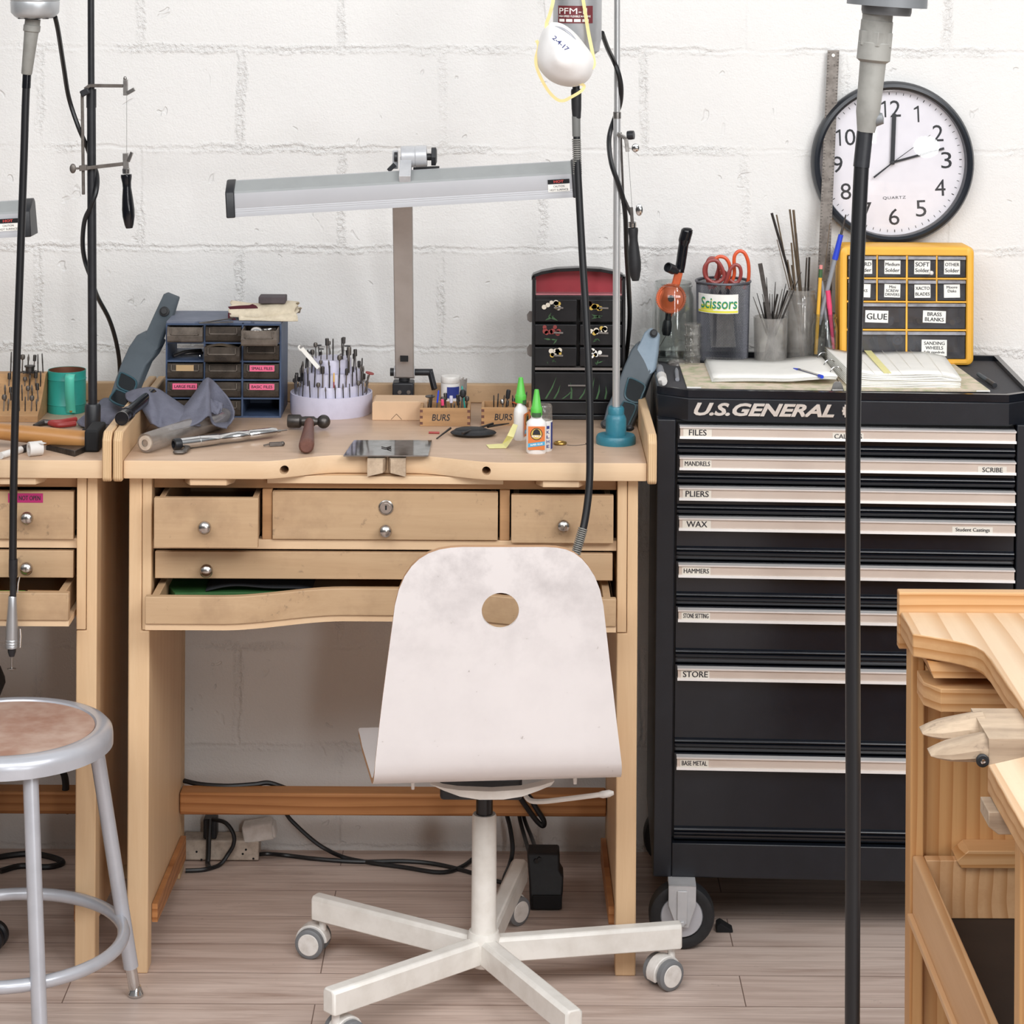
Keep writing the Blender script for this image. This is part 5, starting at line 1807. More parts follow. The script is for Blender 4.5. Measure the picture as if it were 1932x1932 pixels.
rows1 = [[P(238, 757, 4.72), P(268, 731, 4.72), P(300, 736, 4.71), P(325, 752, 4.70), P(350, 768, 4.70)],
         [P(240, 764, 4.66), P(272, 742, 4.65), P(300, 752, 4.65), P(328, 772, 4.64), P(360, 778, 4.64)],
         [P(262, 778, 4.61), P(290, 772, 4.60), P(308, 790, 4.60), P(338, 796, 4.59), P(372, 792, 4.60)],
         [P(285, 800, 4.58), P(293, 803, 4.575), P(310, 808, 4.57), P(345, 806, 4.57), P(378, 803, 4.58)]]
rows1 = [[Vector((p.x, p.y, max(p.z, .974 if p.x < -.668 else ZB + .004))) for p in r] for r in rows1]
fn, nv_ = sheet(rows1, seed=.7)
MB().grid(fn, 26, nv_).build('draped_fold', 'rag_blue', rag, solid=.003, smooth=80)
rows2 = [[P(338, 778, 4.70), P(360, 752, 4.72), P(386, 718, 4.73), P(398, 716, 4.74), P(412, 728, 4.73), P(430, 750, 4.71), P(442, 775, 4.69), P(440, 792, 4.67)],
         [P(325, 790, 4.66), P(352, 768, 4.66), P(384, 735, 4.68), P(393, 722, 4.70), P(396, 745, 4.71), P(410, 772, 4.71), P(428, 792, 4.69), P(436, 798, 4.66)],
         [P(315, 803, 4.61), P(345, 790, 4.61), P(375, 770, 4.63), P(394, 745, 4.66), P(397, 772, 4.68), P(404, 790, 4.68), P(420, 800, 4.66), P(430, 803, 4.63)],
         [P(318, 812, 4.565), P(348, 806, 4.56), P(375, 797, 4.57), P(394, 786, 4.60), P(400, 797, 4.61), P(408, 803, 4.61), P(418, 806, 4.60), P(428, 808, 4.59)]]
fn, nv_ = sheet(rows2, nu=34, seed=2.1, wob=.0018)
MB().grid(fn, 34, nv_).build('upright_fold', 'rag_blue', rag, solid=.003, smooth=80)
rows3 = [[P(396, 752, 4.665), P(408, 757, 4.655), P(420, 760, 4.65)], [P(397, 762, 4.64), P(410, 772, 4.64), P(419, 767, 4.645)], [P(398, 778, 4.63), P(408, 782, 4.635), P(417, 778, 4.64)]]
fn, nv_ = sheet(rows3, nu=12, seed=.2, wob=.001)
MB().grid(fn, 12, nv_).build('inner_fold', 'rag_blue', rag, solid=.003, smooth=80)

# --- clear tube, silver rod, clip, bit, hammer
ct = thing('clear_tube', 'dusty clear plastic tube lying along the left side board, in front of the rag', 'tube', on_bench(300, 850))
a, b_ = ON(274, 836, .9355), ON(426, 786, .9355)
mb = MB()
L_ = (b_ - a).length
mb.lathe([(0, 0), (0.0165, 0), (0.0178, .002), (0.0178, L_ - .01), (0.016, L_), (0, L_)], a, b_ - a, 28)
mb.build('tube_wall', 'tube_plastic', ct, smooth=50)
MB().lathe([(0.0065, -0.0012), (0.013, -0.0012), (0.0135, 0.003), (0.012, .004), (0.0065, .003)], a, b_ - a, 24).build('tube_bottom', 'cream_plastic', ct)
sr = thing('silver_handpiece', 'long silver cylindrical handpiece lying on the middle workbench', 'handpiece', on_bench(430, 840))
a, b_ = ON(328, 838.5, .9285), ON(521, 814, .9285)
e = (b_ - a).normalized()
L_ = (b_ - a).length
MB().lathe([(0.0085, 0.012), (0.0098, .013), (0.0098, .050), (0.0092, .0505), (0.0098, .051), (0.0096, .088), (0.0088, .089), (0.0088, .125), (0.0093, .126), (0.0090, .150), (0.0082, .151), (0.0082, .153), (0.0088, .154), (0.0084, L_ - .010), (0.0062, L_), (0, L_)], a, e, 28).build('barrel', 'chrome', sr)
MB().lathe([(0.0062, 0.006), (0.0066, -.001), (0.0098, 0), (0.0104, .002), (0.0104, .012), (0.0085, .013)], a, e, 24).build('collar', 'black_plastic', sr)
MB().lathe([(0.0062, .006), (0.0, .010)], a, e, 20).build('socket', 'matte_black', sr)
MB().lathe([(0.003, 0), (0.003, .010), (0.0015, .011), (0.0013, .024), (0, .024)], b_ - e * .001, e, 12).build('tip', 'steel', sr)
mb = MB()
o1 = on_bench(338, 857, .0036)
mb.tube([o1 + Vector((.0085 * math.cos(t), .004 * math.sin(t), 0)) for t in [2 * math.pi * i / 16 for i in range(16)]], .0028, 8, closed=True)
mb.bar(o1 + Vector((.009, .004, .001)), on_bench(362, 840, .004), .008, .004)
tag(mb.build('steel_clip', 'old_steel', loc=o1 - Vector((0, 0, .0036))), 'small dark steel clip under the black end of the silver handpiece', 'clip')
mb = MB()
o1 = on_bench(519, 842, .0042)
mb.bar(o1 + Vector((-.010, -.003, .0)), o1 + Vector((.012, .003, 0)), .008, .006)
mb.bar(o1 + Vector((-.020, -.009, -.001)), o1 + Vector((-.006, -.002, .001)), .0025, .0025)
mb.ball(o1 + Vector((.013, .003, 0)), .0045, 10, 6)
tag(mb.build('chuck_key', 'old_steel', loc=o1 - Vector((0, 0, .0042))), 'small grey chuck key lying left of the ball peen hammer', 'key')
hm = thing('ball_peen_hammer', 'small ball peen hammer with a dark handle pointing at the viewer', 'hammer', on_bench(582, 830))
hc = ON(584, 795, .9325)
u_ = (ON(612, 798, .9325) - ON(548, 797, .9325)).normalized()
mb = MB().lathe([(0, -.041), (0.0110, -.041), (0.0125, -.039), (0.0125, -.018), (0.0085, -.014), (0.0095, -.008), (0.0095, .008), (0.0065, .012), (0.0065, .017)], hc, u_, 20)
mb.ball(hc + u_ * .0265, .0128, 18, 10)
mb.build('hammer_head', 'dark_steel', hm)
hb = ON(578, 842, .9315)
MB().tube([hc + Vector((0, -.004, 0)), hc.lerp(hb, .25), hc.lerp(hb, .6), hc.lerp(hb, .92), hb, hb + (hb - hc).normalized() * .004], [.0085, .0095, .0118, .0140, .0136, .010], 14, flat=.95).build('hammer_handle', 'dark_handle_wood', hm)

# --- burs


def bur_mesh(kind):
    mb = MB()
    mb.cyl((0, 0, 0), (0, 0, .034), .0014, n=6)
    mb.mi = 1
    if kind == 0:
        mb.lathe([(0, .030), (.0018, .031), (.0022, .036), (.0012, .042), (0, .044)], n=8)
    elif kind == 1:
        mb.lathe([(0, .032), (.0034, .033), (.0036, .044), (.003, .046), (0, .046)], n=10)
    elif kind == 2:
        mb.lathe([(0, .036), (.0075, .0362), (.0078, .0375), (0, .038)], n=14)
    elif kind == 3:
        mb.lathe([(0, .031), (.0042, .034), (.0048, .038), (.0036, .042), (0, .043)], n=10)
    else:
        mb.lathe([(0, .028), (.0016, .029), (.0014, .048), (0, .050)], n=6)
    return mb


BUR_COL = [['dark_steel', 'old_steel'], ['steel', 'dark_steel'], ['dark_steel', 'black_rubber'], ['steel', 'old_steel'], ['dark_steel', 'dark_steel']]
BURS = {}


def bur(kind, p, label, group, cols=None, tilt=(0, 0), sc=1.0):
    key = (kind, tuple(cols) if cols else None)
    M = Matrix.Translation(p) @ RX(tilt[0]) @ RY(tilt[1]) @ Matrix.Scale(sc, 4)
    if key not in BURS:
        o = bur_mesh(kind).build('rotary_bur', cols or BUR_COL[kind], local=True, smooth=40)
        BURS[key] = o
        first = o
    else:
        first = BURS[key].copy()
        COL.objects.link(first)
    first.matrix_world = M
    return tag(first, label, 'bur', group)


bb = thing('bur_block', 'round tiered lavender bur holder full of rotary burs', 'bur holder', on_bench(625, 786))
bo = Vector((P(625, 780, 4.852).x, 4.852, ZB))
MB().lathe([(0, 0), (.0785, 0), (.0792, .002), (.0800, .030), (.0795, .040), (.0775, .0405), (.0765, .037), (.0640, .037)], bo, n=64).build('base_ring', 'lavender_plastic', bb, smooth=35)
MB().lathe([(.064, .030), (.0640, .056), (.063, .0575), (.0560, .0575)], bo, n=56).build('tier', 'lavender_plastic', bb, smooth=35)
MB().lathe([(.056, .050), (.0560, .080), (.055, .0815), (.0385, .0815)], bo, n=56).build('tier', 'lavender_plastic', bb, smooth=35)
MB().lathe([(.0385, .070), (.0385, .104), (.0375, .1055), (0, .1055)], bo, n=48).build('tier', 'lavender_plastic', bb, smooth=35)
for rad_, z_, n_, sc_, ks in ((.0705, .030, 26, .75, (0, 0, 4, 3, 0, 1)), (.0600, .050, 24, .8, (0, 4, 0, 1, 4)), (.0475, .074, 15, .78, (1, 0, 3, 1, 4)), (.030, .098, 8, .8, (1, 4, 2, 3))):
    for i in range(n_):
        a_ = 2 * math.pi * (i + .3 * rnd.random()) / n_
        if math.sin(a_) > .55 and z_ < .07:
            continue
        k_ = ks[rnd.randrange(len(ks))]
        bur(k_, bo + Vector((rad_ * math.cos(a_), rad_ * math.sin(a_), z_)), 'thin steel rotary bur standing in the round lavender bur holder', 'burs in the round holder', tilt=(rnd.uniform(-.06, .06), rnd.uniform(-.06, .06)), sc=sc_ * rnd.uniform(.95, 1.35))
bur(1, bo + Vector((-.0075, -.02, .098)), 'tallest dark bur at the peak of the round bur holder', None, ['old_steel', 'dark_steel'], sc=1.05)
bur(2, bo + Vector((.066, -.026, .042)), 'brown disc shaped bur at the edge of the round bur holder, near the lamp', None, ['old_steel', 'flower_red'], tilt=(.1, .25), sc=1.1)
bur(1, bo + Vector((.036, -.028, .076)), 'thick grey brush bur near the top of the round bur holder', None, ['old_steel', 'old_steel'], sc=1.2)
bur(4, bo + Vector((.009, -.0595, .045)), 'bur with yellow and red shank at the front of the round holder', None, ['red_plastic', 'pencil_yellow'], sc=.85)
mb = MB().bar(P(569, 657, 4.80), P(601, 694, 4.80), .0075, .004, (0, -1, 0))
mb.tube(spline([P(566, 652, 4.80), P(563, 655, 4.80), P(567, 661, 4.80), P(572, 660, 4.80)], 3), .0018, 6)
mb.bar(P(598, 690, 4.80), P(604, 698, 4.815), .006, .003, (0, -1, 0))
tag(mb.build('white_spatula', 'paper', loc=P(601, 694, 4.80)), 'white plastic spatula stuck slantwise into the round bur holder', 'spatula')

# --- tan box
a = on_bench(702, 793)
x1_ = P(806, 790, a.y).x
bt_ = thing('wooden_box', 'plain tan box with a small triangular notch mark, in front of the lamp post', 'box', (a.x + .05, a.y + .03, ZB))
MB().prism([(a.x, a.y, ZB), (x1_, a.y, ZB), (x1_, a.y, ZB + .0345), (x1_ - .004, a.y, ZB + .0365), (a.x + .004, a.y, ZB + .0365), (a.x, a.y, ZB + .033)], (0, .066, 0)).build('box_body', 'tan_card', bt_, bevel=.001, smooth=30)
vx = P(748, 782, a.y).x
mb = MB()
for sx in (-1, 1):
    mb.bar((vx, a.y - .0002, ZB + .0125), (vx + sx * .010, a.y - .0002, ZB + .002), .0006, .0010, (0, 1, 0))
mb.build('notch', 'hole_dark', bt_, smooth=0)

# --- bur trays


def bur_tray(px0, px1, py, label, items, seed):
    a = on_bench(px0, py)
    w = P(px1, py, a.y).x - a.x
    T = thing('bur_tray', label, 'tray', (a.x + w / 2, a.y + .03, ZB))
    h, dp, t = .034, .072, .0055
    mb = MB()
    for (x0, x1, y0, y1, z0, z1) in ((0, w, 0, t, 0, h), (0, w, dp - t, dp, 0, h), (0, t, t, dp - t, 0, h), (w - t, w, t, dp - t, 0, h)):
        mb.box(a.x + x0, a.x + x1, a.y + y0, a.y + y1, ZB + z0, ZB + z1)
    mb.box(a.x + t, a.x + w - t, a.y + t, a.y + dp - t, ZB, ZB + .006)
    bd_ = mb.build('tray_box', 'tray_wood', T, bevel=.0006, smooth=30)
    mb = MB()
    for s_ in (0, 1):
        for k in range(3):
            x = a.x + (0 if s_ == 0 else w - t)
            mb.box(x, x + t, a.y - .0003, a.y + .0005, ZB + .003 + k * .0115, ZB + .008 + k * .0115)
    mb.build('finger_joint', 'dark_handle_wood', T, smooth=0)
    mb = MB().text('BURS', (a.x + w * (.42 if seed == 1 else .44), a.y - .0004, ZB + .0165), EX, (EZ + EX * .0), w=.034, h=.0125, shear=.15, offset=.012)
    mb.build('handwritten_word', 'ink', T, smooth=0)
    r_ = random.Random(seed)
    for (kind, u, v, cols, lab, sc_) in items:
        bur(kind, Vector((a.x + w * u, a.y + dp * v, ZB + .0062)), lab, None, cols, (r_.uniform(-.12, .12), r_.uniform(-.15, .15)), sc_)
    for i in range(9 if seed == 1 else 10):
        bur(r_.choice((0, 3, 4, 1)), Vector((a.x + w * r_.uniform(.10, .92), a.y + dp * r_.uniform(.25, .85), ZB + .0062)),
            ('dark steel bur standing in the wooden tray behind the black pouch' if seed == 1 else 'dark steel bur standing in the wooden tray behind the glue bottles'), 'burs in the left wooden tray' if seed == 1 else 'burs in the right wooden tray', None, (r_.uniform(-.12, .12), r_.uniform(-.15, .15)), r_.uniform(.75, 1.0))
    return T


bur_tray(792, 887, 804, 'open wooden tray with BURS written on it, next to the tan box',
         [(4, .30, .35, ['old_steel', 'pen_blue'], 'blue handled bur in the wooden tray next to the tan box', 1.15), (1, .47, .3, ['old_steel', 'pen_pink'], 'pink tipped bur in the wooden tray next to the tan box', .9),
          (1, .62, .4, ['steel', 'lavender_plastic'], 'pale lavender bur in the wooden tray next to the tan box', 1.0), (3, .80, .3, ['old_steel', 'black_rubber'], 'thick black rubber bur in the wooden tray next to the tan box', 1.4),
          (4, .92, .45, ['teal_cup', 'teal_cup'], 'teal bur at the outer end of the wooden tray next to the tan box', 1.3), (2, .2, .5, ['old_steel', 'dark_steel'], 'grey disc bur in the wooden tray next to the tan box', 1.2)], 1)
bur_tray(908, 1003, 803, 'open wooden tray with BURS written on it, half hidden by the glue bottles',
         [(1, .46, .45, ['steel', 'black_rubber'], 'tall black topped bur in the wooden tray behind the glue bottles', 1.25), (3, .46, .25, ['steel', 'steel'], 'silver bur in the wooden tray behind the glue bottles', .95), (2, .66, .4, ['old_steel', 'orange_metal'], 'orange disc bur in the wooden tray behind the glue bottles', .9)], 2)
# files bundle leaning at the tray end, white jar behind
mb = MB()
for k in range(5):
    mb.bar(P(867 + 2.6 * k, 764, 4.80 + .004 * k), P(868 + 3 * k, 716 - 2 * (k % 3), 4.815 + .004 * k), .0028, .003)
tag(mb.build('file_bundle', 'old_steel', loc=P(870, 764, 4.80)), 'small bundle of flat grey needle files standing next to the white jar', 'files', 'grey needle file bundle')
wj = thing('white_jar', 'white plastic jar with a dark blue label, behind the bur tray', 'jar', (P(850, 750, 4.90).x, 4.90, ZB))
jo = Vector((P(850, 750, 4.90).x, 4.90, ZB))
MB().lathe([(0, 0), (.0185, 0), (.019, .002), (.019, .050), (0, .05)], jo, n=32).build('jar_body', 'glue_white', wj)
MB().lathe([(.0188, .0505), (.0192, .0515), (.0192, .061), (.018, .063), (0, .063)], jo, n=32).build('jar_lid', 'white_plastic', wj)
MB().grid(lambda u, v: jo + Vector((.0194 * math.sin(-.35 + 1.5 * u), -.0194 * math.cos(-.35 + 1.5 * u), .022 + .022 * v)), 10, 1).build('jar_label', 'navy_label', wj)

# --- glue bottles and white tube


def glue(px, py, label, s=1.0, turn=0.0):
    c_ = on_bench(px, py)
    c_.y += .011
    T = thing('glue_bottle', label, 'glue bottle', c_, RZ(turn))
    mb = MB()
    prof = [(0, 0), (.0165, 0), (.0182, .003), (.0182, .050), (.0165, .057), (.0105, .062), (.0095, .064), (.0095, .080), (0, .080)]
    mb.xf = Matrix.Diagonal((1, .66, 1, 1))
    mb.lathe(prof, n=36)
    b0 = mb.build('bottle_body', 'glue_white', T, local=True, smooth=40)
    mb = MB().lathe([(.0102, .068), (.0104, .0685), (.0104, .081), (.0098, .082), (.0088, .083), (.0042, .112), (.0036, .114), (0, .114)], n=24)
    mb.mi = 1
    b1 = mb.build('cap', ['glue_green'], T, local=True, smooth=40)
    y = -.0123
    mb = MB()
    mb.paper((0, y, .029), EX, EZ, .030, .042)
    mb.mi = 1
    mb.prism([(-.015, y - .0006, .0125), (.015, y - .0006, .0165), (.015, y - .0006, .0235), (-.015, y - .0006, .0195)], (0, -.0002, 0))
    mb.mi = 2
    mb.lathe([(0, .0007), (.0108, .0007), (.0108, .0004)], (0, y, .0365), (0, -1, 0), 28)
    mb.mi = 4
    mb.lathe([(0, .0009), (.0095, .0009), (.0095, .0006)], (0, y, .0365), (0, -1, 0), 28)
    mb.mi = 2
    mb.prism([(-.0072, y - .001, .035), (-.0052, y - .001, .0425), (-.001, y - .001, .0455), (.002, y - .001, .0452), (.0056, y - .001, .0420), (.0072, y - .001, .035)], (0, -.0002, 0))
    mb.mi = 3
    mb.text('GORILLA', (0, y - .0012, .0325), EX, EZ, w=.0175, h=.0036, offset=.04)
    mb.text('SUPER GLUE', (0, y - .0010, .0180), (1, 0, .13), EZ, w=.022, h=.0032, offset=.03)
    mb.build('front_label', ['glue_orange', 'glue_blue', 'ink', 'paper', 'flower_yellow'], b0, local=True, smooth=0)
    mb = MB()
    mb.grid(lambda u, v: Vector((.0106 * math.sin(-.9 + 1.8 * u), -.0106 * math.cos(-.9 + 1.8 * u), .0655 + .008 * v)), 10, 1)
    mb.build('neck_label', 'leaf_green', b0, local=True)
    return T


glue(1012, 857, 'white super glue bottle with green cap and orange label facing the room, in front')
glue(982, 831, 'white glue bottle with green cap turned sideways, behind the front glue bottle', turn=1.25)
tb = on_bench(1024, 853) + Vector((0, .017, 0))
tt = thing('white_tube', 'white cylinder with dark blue lettering, right behind the front glue bottle', 'tube', tb)
MB().lathe([(0, 0), (.0168, 0), (.0175, .002), (.0175, .054), (.0165, .055)], tb, n=32).build('tube_body', 'glue_white', tt)
MB().lathe([(.0165, .054), (.0172, .0555), (.0168, .080), (.0155, .0825), (0, .083)], tb, n=32).build('tube_cap', 'tube_plastic', tt)
MB().grid(lambda u, v: tb + Vector((.0177 * math.sin(.95 + .65 * u), -.0177 * math.cos(.95 + .65 * u), .004 + .048 * v)), 8, 1).build('blue_band', 'navy_label', tt)
mb = MB()
for k in range(5):
    t = .55
    p = tb + Vector((.0179 * math.sin(t), -.0179 * math.cos(t), .010 + .0085 * k))
    mb.text('EHLKI'[k], p, (math.cos(t), math.sin(t), 0), EZ, w=.006, h=.0055, offset=.02)
mb.build('tube_lettering', 'navy_label', tt, smooth=0)

# --- mirror plate, pin, pouch, stick, note, ring
pts = [ON(648, 861.5, .9185), ON(668, 832.5, .9185), ON(815, 832.5, .9185), ON(808, 861.5, .9185)]
mb = MB().prism(pts, (0, 0, .0022))
tag(mb.build('steel_plate', 'mirror_plate', loc=(pts[0] + pts[2]) / 2, smooth=0), 'shiny square steel plate lying over the bench pin', 'plate')
mb = MB()
mb.tube([ON(720, 843, .922), ON(728, 845, .922), ON(738, 842, .922), ON(731, 845.5, .922), ON(738, 848, .922)], .0009, 6)
tag(mb.build('wire_scrap', 'dark_steel', loc=ON(728, 845, .9207)), 'small dark wire scrap lying on the shiny steel plate', 'wire')
yb = EDGE(-.2175)
pinp = [(-.2515, yb + .02), (-.2515, yb - .028), (-.224, yb - .030), (-.2170, yb + .006), (-.210, yb - .030), (-.1835, yb - .028), (-.1835, yb + .02)]
mb = MB()
topz, thk = .9155, .034
va = [mb.v((x, y, topz)) for x, y in pinp]
vb = [mb.v((x, y, topz - thk + (.010 if 1 < i < 5 else .003 * (i % 2)))) for i, (x, y) in enumerate(pinp)]
mb.f(va)
mb.f(vb[::-1])
for i in range(7):
    mb.f([va[i], va[(i + 1) % 7], vb[(i + 1) % 7], vb[i]])
bp = mb.build('bench_pin', 'worn_wood', bench_main, smooth=30)
o1 = on_bench(893, 822)
po = thing('black_pouch', 'oval black leather pouch with two thin rods through it', 'pouch', o1)
mb = MB()
mb.ball(o1 + Vector((0, 0, .006)), (.043, .030, .0065), 28, 10)
mb.ball(o1 + Vector((-.004, .004, .010)), (.032, .020, .0055), 20, 8)
mb.build('pouch_body', 'black_rubber', po, smooth=60)
mb = MB().tube([on_bench(824, 829, .0015), on_bench(850, 818, .010)], [.0012, .0022], 8)
mb.tube([on_bench(920, 815, .010), on_bench(960, 807, .008)], [.0028, .0012], 8)
mb.tube([on_bench(872, 829, .011), on_bench(930, 812, .013)], .0022, 8)
mb.build('rod', 'dark_steel', po)
mb = MB().cyl(on_bench(809, 818, .002), on_bench(829, 818.5, .002), .002, n=8)
tag(mb.build('wax_stick', 'red_plastic', loc=on_bench(819, 818)), 'tiny red stick between the tan box and the black pouch', 'stick')
a, b_, c_, d_ = on_bench(917, 840, .001), on_bench(923, 847, .001), on_bench(955, 846.5, .001), on_bench(948, 838, .001)
e_, f_ = P(977, 802, b_.y + .03), P(968, 799.5, b_.y + .035)
m1, m2 = P(969, 825, b_.y + .012), P(957, 822, b_.y + .018)
mb = MB()
v = [mb.v(p) for p in (a, b_, c_, m1, e_, f_, m2, d_)]
for q_ in ((0, 1, 2, 7), (7, 2, 3, 6), (6, 3, 4, 5)):
    mb.f([v[i] for i in q_])
tag(mb.build('sticky_note', 'sticky_yellow', loc=c_, solid=.0004, smooth=0), 'bent pale yellow sticky note in front of the glue bottles', 'note')
o1 = on_bench(1057, 838.5, .0026)
mb = MB().tube([o1 + Vector((.0098 * math.cos(t), .0098 * math.sin(t), 0)) for t in [2 * math.pi * i / 28 for i in range(28)]], .0023, 8, closed=True)
tag(mb.build('brass_ring', 'brass', loc=o1), 'small brass ring lying right of the glue bottles', 'ring')
mb = MB().tube(spline([on_bench(1070, 840, .0005), on_bench(1085, 841, .0005), on_bench(1104, 839, .0005)], 4), .0005, 6)
mb.ball(on_bench(1106, 839, .0015), .0016, 8, 6)
tag(mb.build('head_pin', 'dark_steel', loc=on_bench(1085, 840)), 'thin dark pin lying right of the brass ring', 'pin')

# --- black painted jewellery chest
jx0, jx1, jy = P(1003, 790, 4.79).x, P(1179, 790, 4.79).x, 4.79
jc = thing('jewellery_chest', 'black lacquered chest with painted flowers and a red arched top', 'chest', ((jx0 + jx1) / 2, jy + .06, ZB))


def J(px, py, d=jy): return P(px, py, d)


arch = [(1003, 523), (1006, 518), (1022, 512), (1050, 507), (1092, 505), (1134, 507), (1160, 512), (1175, 518), (1179, 523)]
zA = J(1003, 790).z
mb = MB()
x0, x1 = jx0, jx1
zc_ = lambda py: J(1090, py).z
xc_ = lambda px: J(px, 650).x
# carcass: sides, back, arched roof, base
for xa, xb in ((x0, x0 + .006), (x1 - .006, x1)):
    mb.box(xa, xb, jy, jy + .03, ZB + .004, zc_(521))
    mb.box(xa, xb, jy + .03, jy + .12, ZB + .004, zc_(535))
mb.box(x0 + .006, x1 - .006, jy + .114, jy + .12, ZB + .004, zc_(535))
ap = [J(x, y) for x, y in arch]
mb.prism(ap + [Vector((p.x, p.y, p.z - .0065)) for p in ap[::-1]], (0, .028, 0))
mb.box(x0 + .006, x1 - .006, jy, jy + .114, zc_(566), zc_(558))
mb.box(x0 + .006, x1 - .006, jy + .03, jy + .114, ZB + .004, zc_(566))
mb.build('carcass', 'black_lacquer', jc, smooth=0, bevel=.0008)
mb = MB()
mb.prism([(x0 - .003, jy - .006, ZB), (x1 + .003, jy - .006, ZB), (x1 + .003, jy + .12, ZB), (x0 - .003, jy + .12, ZB)], (0, 0, .010))
mb.box(x0, x1, jy - .002, jy + .03, ZB + .010, zc_(757))
mb.build('plinth', 'black_lacquer', jc, bevel=.002)
MB().prism([Vector((max(x0 + .0065, min(x1 - .0065, p.x)), jy + .028, p.z - .004)) for p in ap] + [Vector((x1 - .0065, jy + .028, zc_(557.5))), Vector((x0 + .0065, jy + .028, zc_(557.5)))], (0, .008, 0)).build('red_lining', 'chest_red', jc, smooth=0)
MB().prism([(x0 + .0065, jy + .003, zc_(557.5)), (x1 - .0065, jy + .003, zc_(557.5)), (x1 - .0065, jy + .028, zc_(557.5)), (x0 + .0065, jy + .028, zc_(557.5))], (0, 0, .003)).build('red_floor', 'chest_pink', jc)
for xa in (x0 + .0062, x1 - .0072):
    MB().prism([(xa, jy + .002, zc_(557)), (xa, jy + .002, zc_(529)), (xa, jy + .028, zc_(529)), (xa, jy + .028, zc_(557))], (.001, 0, 0)).build('red_cheek', 'lacquer_edge', jc)
fl = random.Random(5)
cols3 = {0: ['flower_white', 'flower_yellow'], 1: ['flower_yellow', 'flower_red'], 2: ['flower_red', 'flower_red'], 3: ['flower_white', 'flower_yellow'], 4: ['flower_white', 'flower_yellow'], 5: ['paper', 'flower_yellow']}
kk = 0
for (ya, yb_) in ((565, 607), (612, 651), (655, 691)):
    for (xa, xb) in ((1009, 1088), (1094, 1173)):
        za, zb = zc_(yb_), zc_(ya)
        X0, X1 = xc_(xa), xc_(xb)
        d = MB().box(X0, X1, jy - .003, jy + .028, za, zb).build('drawer', 'black_lacquer', jc, bevel=.0012)
        mx_ = X0 + (X1 - X0) * .40
        mb = MB()
        for k in range(8):
            mb.mi = 0 if k < 6 else 1
            mb.lathe([(0, .0004), (fl.uniform(.0036, .0056), .0004), (.004, 0)], (mx_ + fl.uniform(-.015, .016), jy - .003, zb - .011 + fl.uniform(-.006, .006)), (0, -1, 0), 9)
        mb.mi = 2
        for k in range(4):
            s0 = Vector((mx_ + fl.uniform(-.008, .010), jy - .0032, za + fl.uniform(.006, .012)))
            e0 = Vector((fl.uniform(-.009, .009), 0, fl.uniform(-.004, .006)))
            n0 = Vector((-e0.z, 0, e0.x)) * .22
            mb.poly([s0 - e0, s0 + n0, s0 + e0, s0 - n0])
        mb.build('painted_flowers', [cols3[kk][0], cols3[kk][1], 'leaf_green'], d, smooth=0)
        mb = MB().bar((mx_ + .004, jy - .006, zb - .0150), (mx_ + .022, jy - .006, zb - .0155), .003, .003)
        mb.build('drawer_pull', 'lacquer_edge', d)
        kk += 1
MB().box(x0 + .006, x1 - .006, jy - .0045, jy + .02, zc_(697.5), zc_(693.5)).build('trim_strip', 'lacquer_edge', jc)
d = MB().box(xc_(1009), xc_(1173), jy - .003, jy + .028, zc_(755), zc_(702)).build('front_flap', 'black_lacquer', jc, bevel=.0012)
mb = MB()
for k in range(8):
    bx = xc_(1030 + 16 * k)
    s0 = Vector((bx, jy - .0034, zc_(752)))
    e0 = Vector((fl.uniform(-.005, .022), 0, fl.uniform(.018, .044)))
    n0 = Vector((.0018, 0, 0))
    mb.poly([s0 - n0, s0 + e0 * .5 - n0 * .8 + Vector((.002, 0, 0)), s0 + e0, s0 + e0 * .5 + n0 * .8 + Vector((.002, 0, 0)), s0 + n0])
mb.build('painted_leaves', 'leaf_green', d, smooth=0)
MB().bar((xc_(1072), jy - .007, zc_(726)), (xc_(1110), jy - .007, zc_(726)), .004, .0025).build('drawer_pull', 'lacquer_edge', d)
for py0, py1 in ((587, 608), (650, 673)):
    MB().prism([J(1009, py0 + 1, jy + .02), J(999, py0, jy + .02), J(994, py0 + 7, jy + .02), J(995, py1 - 4, jy + .02), J(1000, py1, jy + .02), J(1009, py1 - 1, jy + .02)], (0, .002, 0)).build('brass_clasp', 'lacquer_edge', jc, smooth=0)

# ================================================================== MAGNIFIER VISORS


